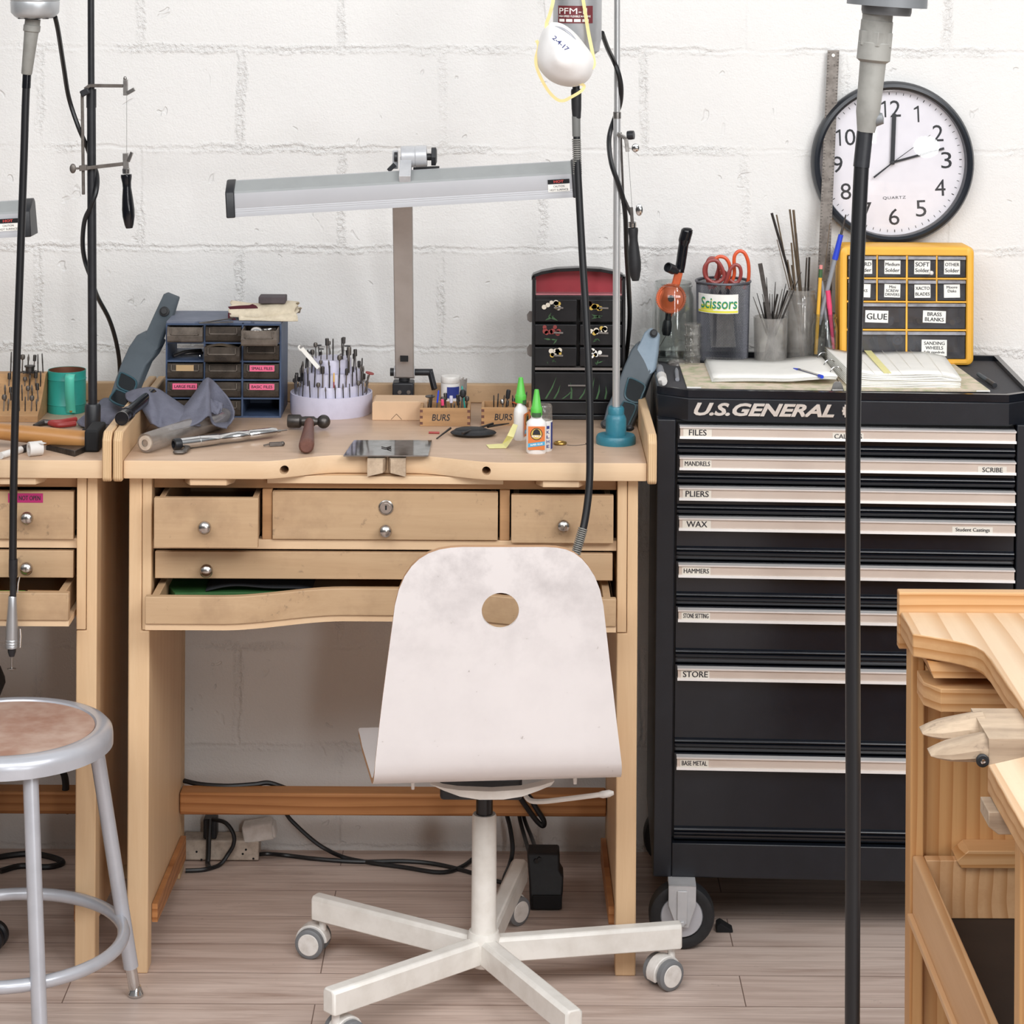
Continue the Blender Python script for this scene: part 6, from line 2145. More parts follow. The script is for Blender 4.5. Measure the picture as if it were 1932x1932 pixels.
def visor(label, body, strap, lens, knob, d0, d1, y0, y1, thick, mats):
    """head-worn magnifier leaning back: distance runs from d0 at picture row y0 to d1 at row y1"""
    dd = lambda py: d0 + (d1 - d0) * (y0 - py) / (y0 - y1)
    Q = lambda x, y: P(x, y, dd(y))
    T = thing('magnifier_visor', label, 'magnifier', Q(*body[0]))
    MB().prism([Q(x, y) for x, y in body], thick).build('visor_shell', mats[0], T, bevel=.004, seg=3, smooth=50)
    MB().prism([Q(x, y) for x, y in strap], thick * .55).build('headband', mats[1], T, bevel=.003, seg=2, smooth=50)
    off = Vector((0, -.003, -.001))
    for quad in lens:
        pts = [Q(x, y) + off for x, y in quad]
        n = len(pts)
        mb = MB()
        mb.prism([p + Vector((0, -.0012, 0)) for p in pts], (0, .004, 0))
        ln = mb.build('lens', 'lens_black', T, smooth=0)
        MB().tube(spline(pts + [pts[0]], 4)[:-1], .0022, 6, closed=True).build('lens_rim', 'visor_rim', T)
    for (kx, ky, kr) in knob:
        MB().lathe([(0, .010), (kr * .6, .010), (kr * .65, .008), (kr, .007), (kr, 0)], Q(kx, ky) + Vector((0, -.002, 0)), (0, -1, .3), 22).build('band_knob', 'black_rubber', T)
    return T


visor('dark grey head magnifier leaning against the blue cabinet, between the two workbenches',
      [(203, 756), (216, 716), (228, 684), (241, 656), (257, 632), (274, 629), (300, 650), (287, 675), (274, 690), (262, 718), (250, 748), (238, 768)],
      [(266, 640), (273, 630), (291, 590), (308, 554), (333, 564), (322, 600), (309, 625), (297, 660), (282, 668)],
      [[(228, 702), (236, 704), (257, 718), (250, 738), (223, 727)], [(220, 733), (246, 746), (238, 765), (208, 752)]], [(311, 588, .0095)], 4.705, 4.90, 768, 554, Vector((.012, .030, .004)), ('visor_grey', 'visor_grey'))
visor('grey blue head magnifier leaning beside the round teal foot of the pole',
      [(1136, 800), (1144, 768), (1160, 735), (1177, 690), (1190, 660), (1200, 648), (1232, 700), (1222, 722), (1212, 752), (1200, 785), (1184, 822), (1160, 815)],
      [(1196, 664), (1206, 648), (1215, 628), (1224, 621), (1242, 634), (1239, 670), (1234, 702), (1224, 710), (1206, 700)],
      [[(1186, 712), (1196, 714), (1216, 726), (1212, 742), (1203, 758), (1182, 750), (1180, 735)], [(1177, 756), (1199, 764), (1190, 790), (1178, 812), (1166, 800), (1170, 770)]], [(1233, 629, .0075), (1141, 800, .008)], 4.70, 4.80, 822, 621, Vector((.010, .026, .004)), ('visor_grey', 'visor_light'))
# ================================================================== ON THE TOOL CHEST


def jar(name, label, cat, c, r, h, mat_, neck=None, wall=.0022, bot=.004):
    """open glass vessel with an inner wall"""
    T = thing(name, label, cat, c)
    if neck:
        nr, nh = neck
        out = [(0, 0), (r * .93, 0), (r, .004), (r, h - nh - .014), (r * .97, h - nh - .007), (nr, h - nh), (nr, h - .010), (nr + .0018, h - .009), (nr + .0018, h - .006), (nr, h - .005), (nr, h)]
        inn = [(nr - wall, h), (nr - wall, h - nh), (r - wall, h - nh - .014), (r - wall, bot), (0, bot)]
    else:
        out = [(0, 0), (r * .93, 0), (r * .95, .003), (r, h)]
        inn = [(r - wall, h), (r * .95 - wall, bot), (0, bot)]
    MB().lathe(out + inn, c, n=40).build('glass_wall', mat_, T, smooth=50)
    return T


def ctop(px, d):
    p = P(px, 600, d)
    return Vector((p.x, d, ZC))


# big jar with the orange hand drill
c1 = ctop(1270, 4.945)
jar('glass_jar', 'large clear glass jar holding the orange hand drill', 'jar', c1, .0405, .157, 'glass', (.0365, .018))
hd = thing('hand_drill', 'orange hand drill with black handles standing in the large glass jar', 'hand drill', c1 + Vector((0, -.01, .02)))
dd_ = 4.935
q = lambda x, y, o=0: P(x, y, dd_ + o)
wc = q(1266, 563, -.016)
mb = MB().lathe([(.0, .003), (.010, .003), (.012, .002), (.024, .002), (.0255, .0035), (.028, .0035), (.0285, 0), (.028, -.0035), (.0255, -.0035), (.024, -.002), (.012, -.002), (.010, -.003), (0, -.003)], wc, (0, -1, 0.05), 44)
for i in range(44):
    t = 2 * math.pi * i / 44
    mb.obox(wc + Vector((.0288 * math.cos(t), 0, .0288 * math.sin(t))), Vector((math.cos(t), 0, math.sin(t))) * .0011, (0, .0034, 0), Vector((-math.sin(t), 0, math.cos(t))) * .0011)
mb.build('gear_wheel', 'orange_metal', hd, smooth=35)
MB().lathe([(0, .0055), (.006, .0055), (.0065, .003), (.0065, 0)], wc, (0, -1, 0.05), 20).build('wheel_hub', 'black_plastic', hd)
mb = MB().bar(q(1281, 512), q(1274, 540), .016, .012, (0, -1, 0))
mb.bar(q(1276, 535), q(1262, 596), .012, .010, (0, -1, 0))
mb.build('drill_frame', 'orange_metal', hd, bevel=.002)
mb = MB().cyl(q(1262, 590), q(1260, 607), .007, .006, 16)
mb.lathe([(0, 0), (.0075, .0), (.0095, .006), (.0100, .022), (.007, .030), (0, .031)], q(1260, 604), q(1256, 640) - q(1260, 604), 14)
mb.build('drill_chuck', 'black_plastic', hd)
mb = MB().cyl(q(1256, 634), q(1243, 656), .0009, n=6)
mb.build('drill_bit', 'steel', hd)
MB().tube(spline([q(1281, 512), q(1284, 500), q(1287, 480), q(1291, 455), q(1295, 440), q(1296.5, 434), q(1297, 429)], 5), [.0105] * 2 + [.0098] * 7 + [.0100] * 6 + [.0118] * 9 + [.0112] * 3 + [.009] * 2 + [.006, .001], 18).build('main_handle', 'black_gloss', hd)
MB().lathe([(0, 0), (.006, 0), (.006, .010), (.0098, .012), (.0098, .030), (.0082, .031), (.0082, .022), (0, .021)], q(1277, 512, -.012), q(1260, 504, -.032) - q(1277, 512, -.012), 20).build('crank_knob', 'black_plastic', hd)

# stack of little clear jars
sc_ = ctop(1307, 4.895)
for k in range(4):
    c = sc_ + Vector((0, 0, .0205 * k))
    T = thing('clear_pot', ['lowest', 'second', 'third', 'topmost'][k] + ' clear pot of the small stack beside the wire mesh cup', 'pot', c)
    MB().lathe([(0, 0), (.0148, 0), (.0152, .001), (.0152, .0150), (.0165, .0155), (.0168, .0195), (.0160, .0203), (0, .0203)], c, n=28).build('pot_body', 'clear_plastic', T, smooth=40)

# wire mesh cup with scissors
mc_ = ctop(1364, 4.943)
mr_, mh_ = .0530, .161
mcup = thing('mesh_cup', 'dark wire mesh cup with a paper sign reading scissors', 'pen cup', mc_)
mb = MB()
NA, NZ = 108, 52
vs = [[mb.v(mc_ + Vector(((mr_ - .0035 * (1 - j / NZ)) * math.cos(2 * math.pi * (i + .5 * (j % 2)) / NA), (mr_ - .0035 * (1 - j / NZ)) * math.sin(2 * math.pi * (i + .5 * (j % 2)) / NA), .004 + (mh_ - .008) * j / NZ))) for i in range(NA)] for j in range(NZ + 1)]
for j in range(0, NZ - 1, 1):
    for i in range(NA):
        if j % 2 == 0:
            mb.f([vs[j][i], vs[j + 1][i], vs[j + 2][i], vs[j + 1][i - 1]])
        else:
            mb.f([vs[j][i], vs[j + 1][(i + 1) % NA], vs[j + 2][i], vs[j + 1][i]])
w_ = mb.build('wire_mesh', 'mesh_metal', mcup, smooth=0)
md = w_.modifiers.new('wires', 'WIREFRAME')
md.thickness = .00115
md.use_even_offset = False
md.use_replace = True
MB().tube([mc_ + Vector((mr_ * 1.01 * math.cos(t), mr_ * 1.01 * math.sin(t), mh_ - .002)) for t in [2 * math.pi * i / 48 for i in range(48)]], .0026, 8, closed=True).build('cup_rim', 'mesh_metal', mcup)
MB().lathe([(0, 0), (mr_ - .003, 0), (mr_ - .0015, .003), (mr_ - .002, .006), (mr_ - .006, .004), (0, .004)], mc_, n=48).build('cup_base', 'mesh_metal', mcup)
mb = MB()
rs_ = mr_ + .0012
a0, a1 = -1.18, .50
za_, zb_ = P(1364, 592, 4.89).z, P(1364, 556, 4.89).z
cp = lambda a, z, l=0.0: mc_ + Vector(((rs_ + l) * math.sin(a), -(rs_ + l) * math.cos(a), z - mc_.z))
mb.grid(lambda u, v: cp(a0 + (a1 - a0) * u, za_ + (zb_ - za_) * v), 24, 2)
mb.mi = 2
mb.grid(lambda u, v: cp(a0 + .02 + (a1 - a0 - .04) * u, za_ + .0012 + .0042 * v, .0003), 24, 1)
mb.grid(lambda u, v: cp(a0 + .18 + .55 * u, za_ + .006 + .010 * v, .0002), 10, 1)
for body, x0_, ww in (('Scissors', -.98, 1.42),):
    for pas, (mi_, dz_, dl_) in enumerate(((2, -.0012, .0004), (1, 0, .0007))):
        vs_, fs_, (g0, g1, h0, h1) = glyphs(body, 0.1, .012)
        mb.mi = mi_
        vv = [mb.v(cp(x0_ + (v.x - g0) / (g1 - g0) * ww + (.012 if pas == 0 else 0), (za_ + zb_) / 2 + .0015 + dz_ + ((v.y - h0) / (h1 - h0) - .5) * .022, dl_)) for v in vs_]
        for q_ in fs_:
            mb.f([vv[i] for i in q_])
mb.mi = 0
mb.build('paper_sign', ['paper', 'green_ink', 'yellow_ink'], mcup, smooth=60)


def scissors(label, h1, h2, dpt, m, tipx):
    """two looped handles; blades hidden in the cup"""
    cq = [P(x, y, dpt) for x, y in h1]
    T = thing('scissors', label, 'scissors', P(tipx, 660, dpt))
    for k, loop in enumerate((h1, h2)):
        pts = [P(x, y, dpt + .006 * k) for x, y in loop]
        MB().tube(spline(pts, 5), .0036, 8).build('handle', m, T)
    mb = MB()
    pv = P(h1[0][0] * .5 + h2[0][0] * .5, 555, dpt)
    for s_ in (-1, 1):
        e0 = P((h1 if s_ < 0 else h2)[0][0], (h1 if s_ < 0 else h2)[0][1], dpt)
        mb.bar(e0, pv, .008, .004, (0, -1, 0))
        mb.bar(pv, P(tipx + 5 * s_, 655, dpt + .002 * s_), .012, .0018, (0, -1, 0))
    mb.build('blades', 'steel', T)
    return T


scissors('dark red handled scissors in the mesh cup, with the loop nearest the hand drill', [(1352, 540), (1343, 532), (1331, 522), (1329, 505), (1338, 493), (1352, 492), (1361, 503), (1366, 518), (1362, 528), (1350, 534), (1344, 531)],
         [(1366, 538), (1372, 524), (1377, 510), (1386, 500), (1395, 503), (1398, 516), (1394, 530), (1386, 534), (1377, 528)], 4.922, 'scissor_red', 1362)
scissors('bright orange scissors with a tall handle loop in the mesh cup', [(1375, 545), (1385, 520), (1385, 500), (1386, 483), (1394, 474), (1404, 477), (1411, 492), (1413, 512), (1411, 532), (1404, 545)],
         [(1372, 545), (1366, 520), (1358, 500), (1350, 490), (1358, 484), (1370, 488), (1377, 502), (1376, 520), (1370, 532)], 4.943, 'scissor_orange', 1378)
scissors('small brown handled scissors at the back of the mesh cup', [(1340, 545), (1334, 525), (1332, 508), (1337, 490), (1346, 487), (1354, 492), (1356, 505), (1350, 525)],
         [(1345, 545), (1352, 530), (1362, 512), (1372, 520), (1372, 535), (1360, 545)], 4.965, 'scissor_red', 1352)

# dusty tumbler with files
tc_ = ctop(1454, 4.913)
jar('dusty_tumbler', 'dusty glass tumbler full of thin dark files', 'glass', tc_, .0335, .0935, 'dusty_glass')
r_ = random.Random(3)
shown = [(1421, 560, 0), (1428, 553, 0), (1434, 497, 1), (1438, 555, 0), (1446, 523, 0), (1452, 554, 0), (1457, 555, 0), (1463, 532, 0), (1467, 555, 2), (1472, 560, 0), (1483, 535, 0), (1486, 548, 2), (1498, 530, 0), (1512, 513, 0), (1441, 570, 2), (1476, 545, 0)]
for i, (x, y, k) in enumerate(shown):
    tp_ = P(x, y, 4.913 + r_.uniform(-.014, .014))
    b0 = tc_ + Vector((max(-.02, min(.02, (tc_.x - tp_.x) * .35 + r_.uniform(-.008, .008))), r_.uniform(-.018, .018), .0045))
    mb = MB()
    if k == 1:
        mb.bar(b0, tp_, .0085, .0022, (0, -1, 0))
    else:
        m_ = b0.lerp(tp_, .6)
        mb.tube([b0, m_, m_.lerp(tp_, .1), tp_], [.0020, .0020, .0016 if k == 0 else .0024, .0007 if k == 0 else .0021], 6)
    o = mb.build('needle_file', 'dark_steel' if i % 3 else 'old_steel', loc=b0)
    tag(o, 'broad flat grey file, tallest in the dusty tumbler' if k == 1 else 'thin dark needle file standing in the dusty tumbler', 'file', None if k == 1 else 'needle files in the tumbler')

# rod jar behind
rc_ = ctop(1512, 4.953)
jar('glass_jar', 'glass jar of long thin metal rods, behind the dusty tumbler', 'jar', rc_, .0310, .142, 'dusty_glass', (.0275, .018))
rods = [(1456, 402, .0030, 'dark_steel', 'thick black rod leaning furthest out of the rod jar'), (1465, 405, .0017, 'rod_brown', None), (1490, 395, .0022, 'rod_brown', None), (1497, 396, .0028, 'rod_brown', None), (1466, 452, .0010, 'rod_brown', None),
        (1493, 458, .0020, 'rod_brown', None), (1503, 440, .0008, 'old_steel', None), (1527, 485, .0022, 'dark_steel', None), (1522, 486, .0018, 'old_steel', None), (1494, 500, .0022, 'rod_brown', None), (1486, 490, .0014, 'rod_brown', None)]
for i, (x, y, rr_, m, lab) in enumerate(rods):
    yy = 4.953 + r_.uniform(-.010, .010)
    tp_ = P(x, y, yy + .01)
    mid = P(1508 + (x - 1490) * .22 + r_.uniform(-4, 4), 540, yy)
    b0 = Vector((rc_.x + r_.uniform(-.012, .016), 4.953 + r_.uniform(-.012, .012), ZC + .0045))
    mb = MB().tube([b0, b0.lerp(tp_, .5) if lab is None else mid.lerp(b0.lerp(tp_, .55), .5), tp_], rr_, 6)
    tag(mb.build('metal_rod', m, loc=b0), lab or 'thin brownish metal rod standing in the jar behind the tumbler', 'rod', None if lab else 'rods in the glass jar')
# steel rule
a, b_ = P(1548, 650, 4.955), P(1572.5, 95, 5.018)
ex_, up_ = Vector((1, 0, 0)), (b_ - a).normalized()
a = b_ - up_ * ((b_.z - ZC - .0045) / up_.z)
ru = thing('steel_rule', 'long steel ruler leaning against the wall, partly covering the clock', 'ruler', a)
nrm = ex_.cross(up_)
mb = MB().obox((a + b_) / 2, ex_ * .0118, (b_ - a) / 2, nrm * .0006)
mb.build('blade', 'old_steel', ru)
hb_ = b_ - up_ * .010 + nrm * .0009
MB().lathe([(0, .0004), (.0034, .0004), (.0034, 0)], hb_, nrm, 16).build('hang_hole', 'paper', ru)
mb = MB()
Lr = (b_ - a).length
for k in range(int(Lr / .0063)):
    p = a + up_ * (.0063 * k + .003) + nrm * .0008
    for s_ in (-1, 1):
        ln = .0028 if k % 4 else .0048
        mb.obox(p + ex_ * s_ * (.0112 - ln / 2), ex_ * ln / 2, up_ * .00045, nrm * .0001)
for k in range(1, 24):
    mb.text(str(k), a + up_ * (Lr * k / 24.2) + nrm * .0009 + ex_ * .003, up_, -ex_, h=.0034)
mb.build('graduations', 'matte_black', ru, smooth=0)

# pen jar
pc_ = ctop(1556, 4.905)
jar('glass_jar', 'small glass jar of pens and a pencil, beside the yellow organizer', 'jar', pc_, .0255, .102, 'glass', (.0225, .015))


def stick(name, label, cat, x0, y0, x1, y1, d, segs, fl=None):
    """pencil or pen: segments (share along, radius, material)"""
    a, b_ = P(x0, y0, d), P(x1, y1, d + (fl or 0))
    if a.z < ZC + .0045:
        a = b_ + (a - b_) * ((b_.z - ZC - .0045) / (b_.z - a.z))
    T = thing(name, label, cat, a)
    ax = b_ - a
    for nm, t0, t1, r0, r1, m in segs:
        MB().cyl(a + ax * t0, a + ax * t1, r0, r1, 12).build(nm, m, T)
    return T


stick('pencil', 'yellow pencil with a pink eraser in the small pen jar', 'pencil', 1539, 668, 1549, 500, 4.899, [('pencil_body', .0, .86, .0036, .0036, 'pencil_yellow'), ('ferrule', .86, .955, .0039, .0039, 'leaf_green'), ('eraser', .955, 1.0, .0036, .0034, 'eraser_pink')])
stick('ballpoint_pen', 'blue and grey ballpoint pen with a long dark tip in the small pen jar', 'pen', 1538, 640, 1596, 405, 4.907, [('pen_barrel', .12, .64, .0042, .0046, 'pen_grey'), ('blue_cap', .64, .84, .0060, .0050, 'pen_blue'), ('pen_tip', .84, 1.0, .0026, .0014, 'dark_steel')])
stick('thin_brush', 'thin brown handled brush rising from the small pen jar past the ruler', 'brush', 1540, 640, 1566, 421, 4.917, [('brush_handle', .0, 1.0, .0010, .0008, 'rod_brown')])
stick('pink_pen', 'pink marker pen in the small pen jar', 'pen', 1573, 660, 1562, 548, 4.903, [('pen_body', .0, .70, .0028, .0045, 'pen_pink'), ('pen_cap', .70, 1.0, .0052, .0048, 'pen_pink')])
stick('grey_pen', 'grey pen crossing the pencil in the small pen jar', 'pen', 1566, 660, 1550, 530, 4.911, [('pen_body', .0, .9, .0030, .0042, 'pen_grey'), ('pen_end', .9, 1.0, .0042, .0030, 'pen_grey')])
stick('black_pen', 'black pen at the back of the small pen jar', 'pen', 1560, 660, 1566, 520, 4.919, [('pen_body', .0, .8, .0040, .0046, 'black_plastic'), ('pen_cap', .8, 1.0, .005, .004, 'black_plastic')])

# yellow drawer organizer
oy = 4.903
ox0, ox1 = P(1583, 660, oy).x, P(1838, 660, oy).x
oz1 = P(1710, 465, oy).z
oh, ow = oz1 - ZC, ox1 - ox0
org = thing('drawer_organizer', 'yellow plastic organizer with twelve clear labelled drawers', 'organizer', ((ox0 + ox1) / 2, oy + .06, ZC))
t_ = .0165
ix0, ix1 = ox0 + .0155, ox1 - .0155
iz0, iz1 = ZC + .0125, oz1 - .0185
mb = MB()


def rr_loop(x0, x1, z0, z1, r, y):
    pts = []
    for cx_, cz_, a0 in ((x1 - r, z1 - r, 0), (x0 + r, z1 - r, 90), (x0 + r, z0 + r, 180), (x1 - r, z0 + r, 270)):
        for k in range(6):
            t = math.radians(a0 + 18 * k)
            pts.append(mb.v((cx_ + r * math.cos(t), y, cz_ + r * math.sin(t))))
    return pts


lo_ = [rr_loop(ix0, ix1, iz0, iz1, .001, oy + .078), rr_loop(ix0, ix1, iz0, iz1, .001, oy + .003), rr_loop(ix0 - .002, ix1 + .002, iz0 - .002, iz1 + .002, .003, oy),
       rr_loop(ox0 + .006, ox1 - .006, ZC + .006, oz1 - .006, .010, oy), rr_loop(ox0 + .002, ox1 - .002, ZC + .002, oz1 - .002, .012, oy + .0025), rr_loop(ox0, ox1, ZC, oz1, .013, oy + .008), rr_loop(ox0 + .003, ox1 - .003, ZC, oz1 - .002, .010, oy + .082)]
for A, Bq in zip(lo_, lo_[1:]):
    n = len(A)
    for i in range(n):
        mb.f([A[i], A[(i + 1) % n], Bq[(i + 1) % n], Bq[i]])
mb.f(lo_[-1])
mb.f(lo_[0])
iw, ih = ix1 - ix0, iz1 - iz0
rowz = [(0, .272), (.290, .545), (.563, .770), (.788, 1.0)]
gr = .003
for z in (.281, .554, .779):
    zz_ = iz0 + ih * z
    mb.box(ix0 - .001, ix1 + .001, oy + .003, oy + .078, zz_ - gr / 2, zz_ + gr / 2)
mb.box((ix0 + ix1) / 2 - .0018, (ix0 + ix1) / 2 + .0018, oy + .002, oy + .078, iz0, iz1)
for k in (.25, .75):
    x = ix0 + iw * k
    mb.box(x - .0014, x + .0014, oy + .002, oy + .078, iz0 + ih * .554, iz1)
mb.build('organizer_frame', 'yellow_plastic', org, smooth=30)
texts = {(0, 3): ['HARD', 'Solder'], (1, 3): ['Medium', 'Solder'], (2, 3): ['SOFT', 'Solder'], (3, 3): ['OTHER', 'Solder'], (0, 2): ['', 'DISKS', ''], (1, 2): ['Mini', 'SCREW', 'DRIVERS'], (2, 2): ['XACTO', 'BLADES'], (3, 2): ['Moore', 'Disks', ''],
         (0, 1): ['GLUE'], (1, 1): ['BRASS', 'BLANKS'], (0, 0): None, (1, 0): ['SANDING', 'WHEELS', 'Split mandrels']}
for row, (z0, z1) in enumerate(rowz):
    nc = 2 if row < 2 else 4
    for col in range(nc):
        x0, x1 = ix0 + iw * col / nc + .0022, ix0 + iw * (col + 1) / nc - .0022
        za, zb = iz0 + ih * z0 + .0012, iz0 + ih * z1 - .0012
        y = oy + .0035 - (.004 if (col, row) == (2, 2) else 0)
        mb = MB()
        mb.box(x0, x1, y, y + .0016, za, zb)
        mb.mi = 1
        mb.prism([(x0, y, zb), (x0, y - .0055, zb - .0012), (x0, y - .0055, zb - .0055), (x0, y, zb - .0065)], (x1 - x0, 0, 0))
        mb.mi = 0
        mb.box(x0, x0 + .0012, y + .0016, y + .07, za, zb - .003)
        mb.box(x1 - .0012, x1, y + .0016, y + .07, za, zb - .003)
        mb.box(x0, x1, y + .0016, y + .07, za, za + .0012)
        d = mb.build('drawer', ['clear_drawer', 'drawer_lip_highlight'], org, smooth=0)
        tx = texts[(col, row)]
        w, h = x1 - x0, zb - za
        cx_ = (x0 + x1) / 2
        if tx:
            lw, lh = (w * .58, h * .66) if row >= 2 else ((w * .40, h * .48) if (col, row) != (1, 0) else (w * .44, h * .60))
            off_ = {(0, 3): .004, (0, 1): 0, (1, 1): -.004, (1, 0): -.004}.get((col, row), .001)
            a_ = r_.uniform(-.05, .03)
            MB().note(tx, (cx_ + off_, y - .0003, za + h * (.47 if row else .40)), (math.cos(a_), 0, math.sin(a_)), (-math.sin(a_), 0, math.cos(a_)), lw, lh, bold=.006, lw=.88).build('label', ['paper', 'ink'], d, smooth=0)
        mb = MB()
        for k in range(7 if row < 2 else 3):
            px_ = r_.uniform(x0 + .008, x1 - .008)
            if (col, row) in ((1, 1), (0, 1)):
                mb.lathe([(0, 0), (.006, 0), (.006, .002), (0, .002)], (px_, y + r_.uniform(.008, .04), za + .008 + r_.uniform(0, .006)), (r_.uniform(-.5, .5), -1, .4), 14)
            elif (col, row) == (0, 0) and k == 0:
                mb.lathe([(.005, .001), (.0105, .001), (.0105, -.001), (.005, -.001)], (x1 - .014, y + .006, zb - .017), (0, -1, 0), 24)
                mb.lathe([(0, .0015), (.004, .0015), (.004, -.001), (0, -.001)], (x1 - .014, y + .006, zb - .017), (0, -1, 0), 18)
            else:
                mb.bar((px_, y + .01, za + .006), (px_ + r_.uniform(-.006, .006), y + .07, za + .006 + r_.uniform(0, .5) * h), .007, .006)
        mb.build('drawer_contents', {(1, 1): 'brass', (0, 0): 'steel'}.get((col, row), 'old_steel' if row < 2 else 'dark_block'), d, smooth=35)
mb = MB().cyl(P(1752, 521, oy - .002), P(1757, 516, oy - .014), .0008, n=6)
mb.mi = 1
mb.ball(P(1757.5, 515, oy - .016), .0042, 14, 8)
tag(mb.build('push_pin', ['steel', 'white_plastic'], loc=P(1757, 516, oy - .008)), 'white ball headed pin stuck in the front of the yellow organizer', 'pin')

# open ring binder
bi = thing('ring_binder', 'open ring binder with patterned covers and a thick stack of pages', 'binder', CT(1590, 715))
zt_ = ZC + .0005


def quad_slab(pts, z0, z1, nm, m, par, **kw):
    return MB().prism([Vector((p.x, p.y, z0)) for p in pts], (0, 0, z1 - z0)).build(nm, m, par, smooth=0, **kw)


cv = [CT(1296, 733), CT(1590, 738), CT(1560, 690), CT(1281, 688)]
quad_slab(cv, zt_, zt_ + .003, 'front_cover', 'cover_pattern', bi)
cv = [CT(1592, 738), CT(1868, 740), CT(1800, 690), CT(1562, 690)]
quad_slab(cv, zt_, zt_ + .003, 'back_cover', 'cover_pattern', bi)
mb = MB()
a, b_ = CT(1296, 733), CT(1868, 740)
for k in range(26):
    p = a.lerp(b_, (k + .5) / 26)
    mb.mi = 1 if k % 4 == 2 else 0
    mb.obox(Vector((p.x, p.y - .0003, zt_ + .0016)), ((b_ - a) / 52), (0, .0004, 0), (0, 0, .0014))
mb.build('cover_edge', ['paper', 'leaf_green'], bi, smooth=0)
fl4 = [CT(1345, 725), CT(1580, 731), CT(1548, 690), CT(1329, 684)]


def leaf(u, v, z, curl):
    p = fl4[0].lerp(fl4[1], u).lerp(fl4[3].lerp(fl4[2], u), v)
    return Vector((p.x, p.y, z + .010 * ss(.55, 1.0, u) + curl * (1 - u) ** 3 + .004 * math.sin(3 * u) * (1 - v)))


for k in range(4):
    z = zt_ + .0042 + .0016 * k
    MB().grid(lambda u, v: leaf(u, v, z, .0005 * k) + Vector((.001 * k - .002, .0007 * k, 0)), 14, 4).build('page', 'paper', bi, solid=.0005)
sp = [CT(1600, 734), CT(1812, 735), CT(1780, 688), CT(1556, 690)]
for k in range(9):
    z = zt_ + .0034 + .0028 * k
    jx, jy_ = r_.uniform(-.004, .003), r_.uniform(-.002, .002)

    def pg(u, v):
        p = sp[0].lerp(sp[1], u).lerp(sp[3].lerp(sp[2], u), v)
        tw = (.0016 * math.sin(9 * u + k) + .0015 * math.sin(4 * v + k)) * min(1, u * 4)
        return Vector((p.x + jx * u, p.y + jy_, z + tw * .5 + (.003 if u < .05 else 0) - .006 * max(0, u - .85) / .15 * (1 if k > 5 else .3) + .007 * ss(.25, 0, u) * (k / 8)))
    MB().grid(pg, 18, 6).build('page_stack', 'paper', bi, solid=.0024)
zp = zt_ + .0034 + .0028 * 8 + .0018
mb = MB()
for k in range(7):
    a = sp[0].lerp(sp[1], .12 + .12 * k)
    b_ = sp[3].lerp(sp[2], .12 + .12 * k)
    mb.mi = 0
    mb.bar(Vector((a.x, a.y, zp)), Vector((b_.x, b_.y, zp + .001)), .0006, .0004)
mb.mi = 1
a, b_ = sp[0].lerp(sp[1], .36), sp[3].lerp(sp[2], .36)
mb.bar(Vector((a.x, a.y + .01, zp)), Vector((b_.x, b_.y, zp + .001)), .014, .0005)
mb.build('page_ruling', ['label_paper', 'sticky_yellow'], bi, smooth=0)
for k in range(3):
    p = CT(1578 - 12 * k, 722 - 14 * k) + Vector((0, 0, .016))
    MB().tube([p + Vector((.012 * math.cos(t), 0, .014 * math.sin(t))) for t in [math.radians(-10 + 200 * i / 12) for i in range(13)]], .0011, 6).build('ring', 'chrome', bi)
bcp = thing('binder_clip', 'silver binder clip at the spine of the open binder', 'clip', CT(1580, 737))
p = CT(1580, 738)
mb = MB().prism([(p.x - .012, p.y - .002, ZC + .001), (p.x + .012, p.y - .002, ZC + .001), (p.x + .0085, p.y - .002, ZC + .013), (p.x + .005, p.y - .002, ZC + .018), (p.x - .005, p.y - .002, ZC + .018), (p.x - .0085, p.y - .002, ZC + .013)], (0, .0012, 0))
mb.build('clip_body', 'steel', bcp, bevel=.0004)
MB().cyl((p.x - .010, p.y - .002, ZC + .002), (p.x + .010, p.y - .002, ZC + .002), .0022, n=10).build('clip_spring', 'steel', bcp)


def lying_pen(name, label, cat, a, b_, segs):
    T = thing(name, label, cat, (a + b_) / 2)
    for nm, t0, t1, r0, r1, m in segs:
        MB().cyl(a.lerp(b_, t0), a.lerp(b_, t1), r0, r1, 12).build(nm, m, T)
    return T


zq = ZC + .0165
lying_pen('clear_ballpoint', 'clear ballpoint pen with blue ends lying on the binder page', 'pen', ON(1551, 711, zq + .004), ON(1497, 695, zq - .002), [('blue_end', 0, .10, .0036, .0036, 'pen_blue'), ('pen_barrel', .10, .80, .0034, .0034, 'clear_plastic'), ('ink_refill', .08, .82, .0012, .0012, 'blue_ink'), ('pen_nose', .80, 1.0, .0034, .0010, 'pen_blue')])
lying_pen('black_marker', 'black marker lying on the tool chest top beside the binder', 'marker', CT(1877, 732) + Vector((0, 0, .0048)), CT(1846, 711) + Vector((0, 0, .0048)), [('marker_cap', 0, .42, .0047, .0047, 'black_plastic'), ('marker_body', .42, 1.0, .0044, .0040, 'visor_grey')])
lying_pen('white_marker', 'white capped marker lying at the corner of the tool chest, beside the grey blue magnifier', 'marker', CT(1250, 729) + Vector((0, 0, .0098)), CT(1244, 704) + Vector((0, 0, .0098)), [('marker_cap', 0, .35, .0090, .0098, 'white_plastic'), ('marker_body', .35, 1.0, .0080, .0075, 'pen_grey')])
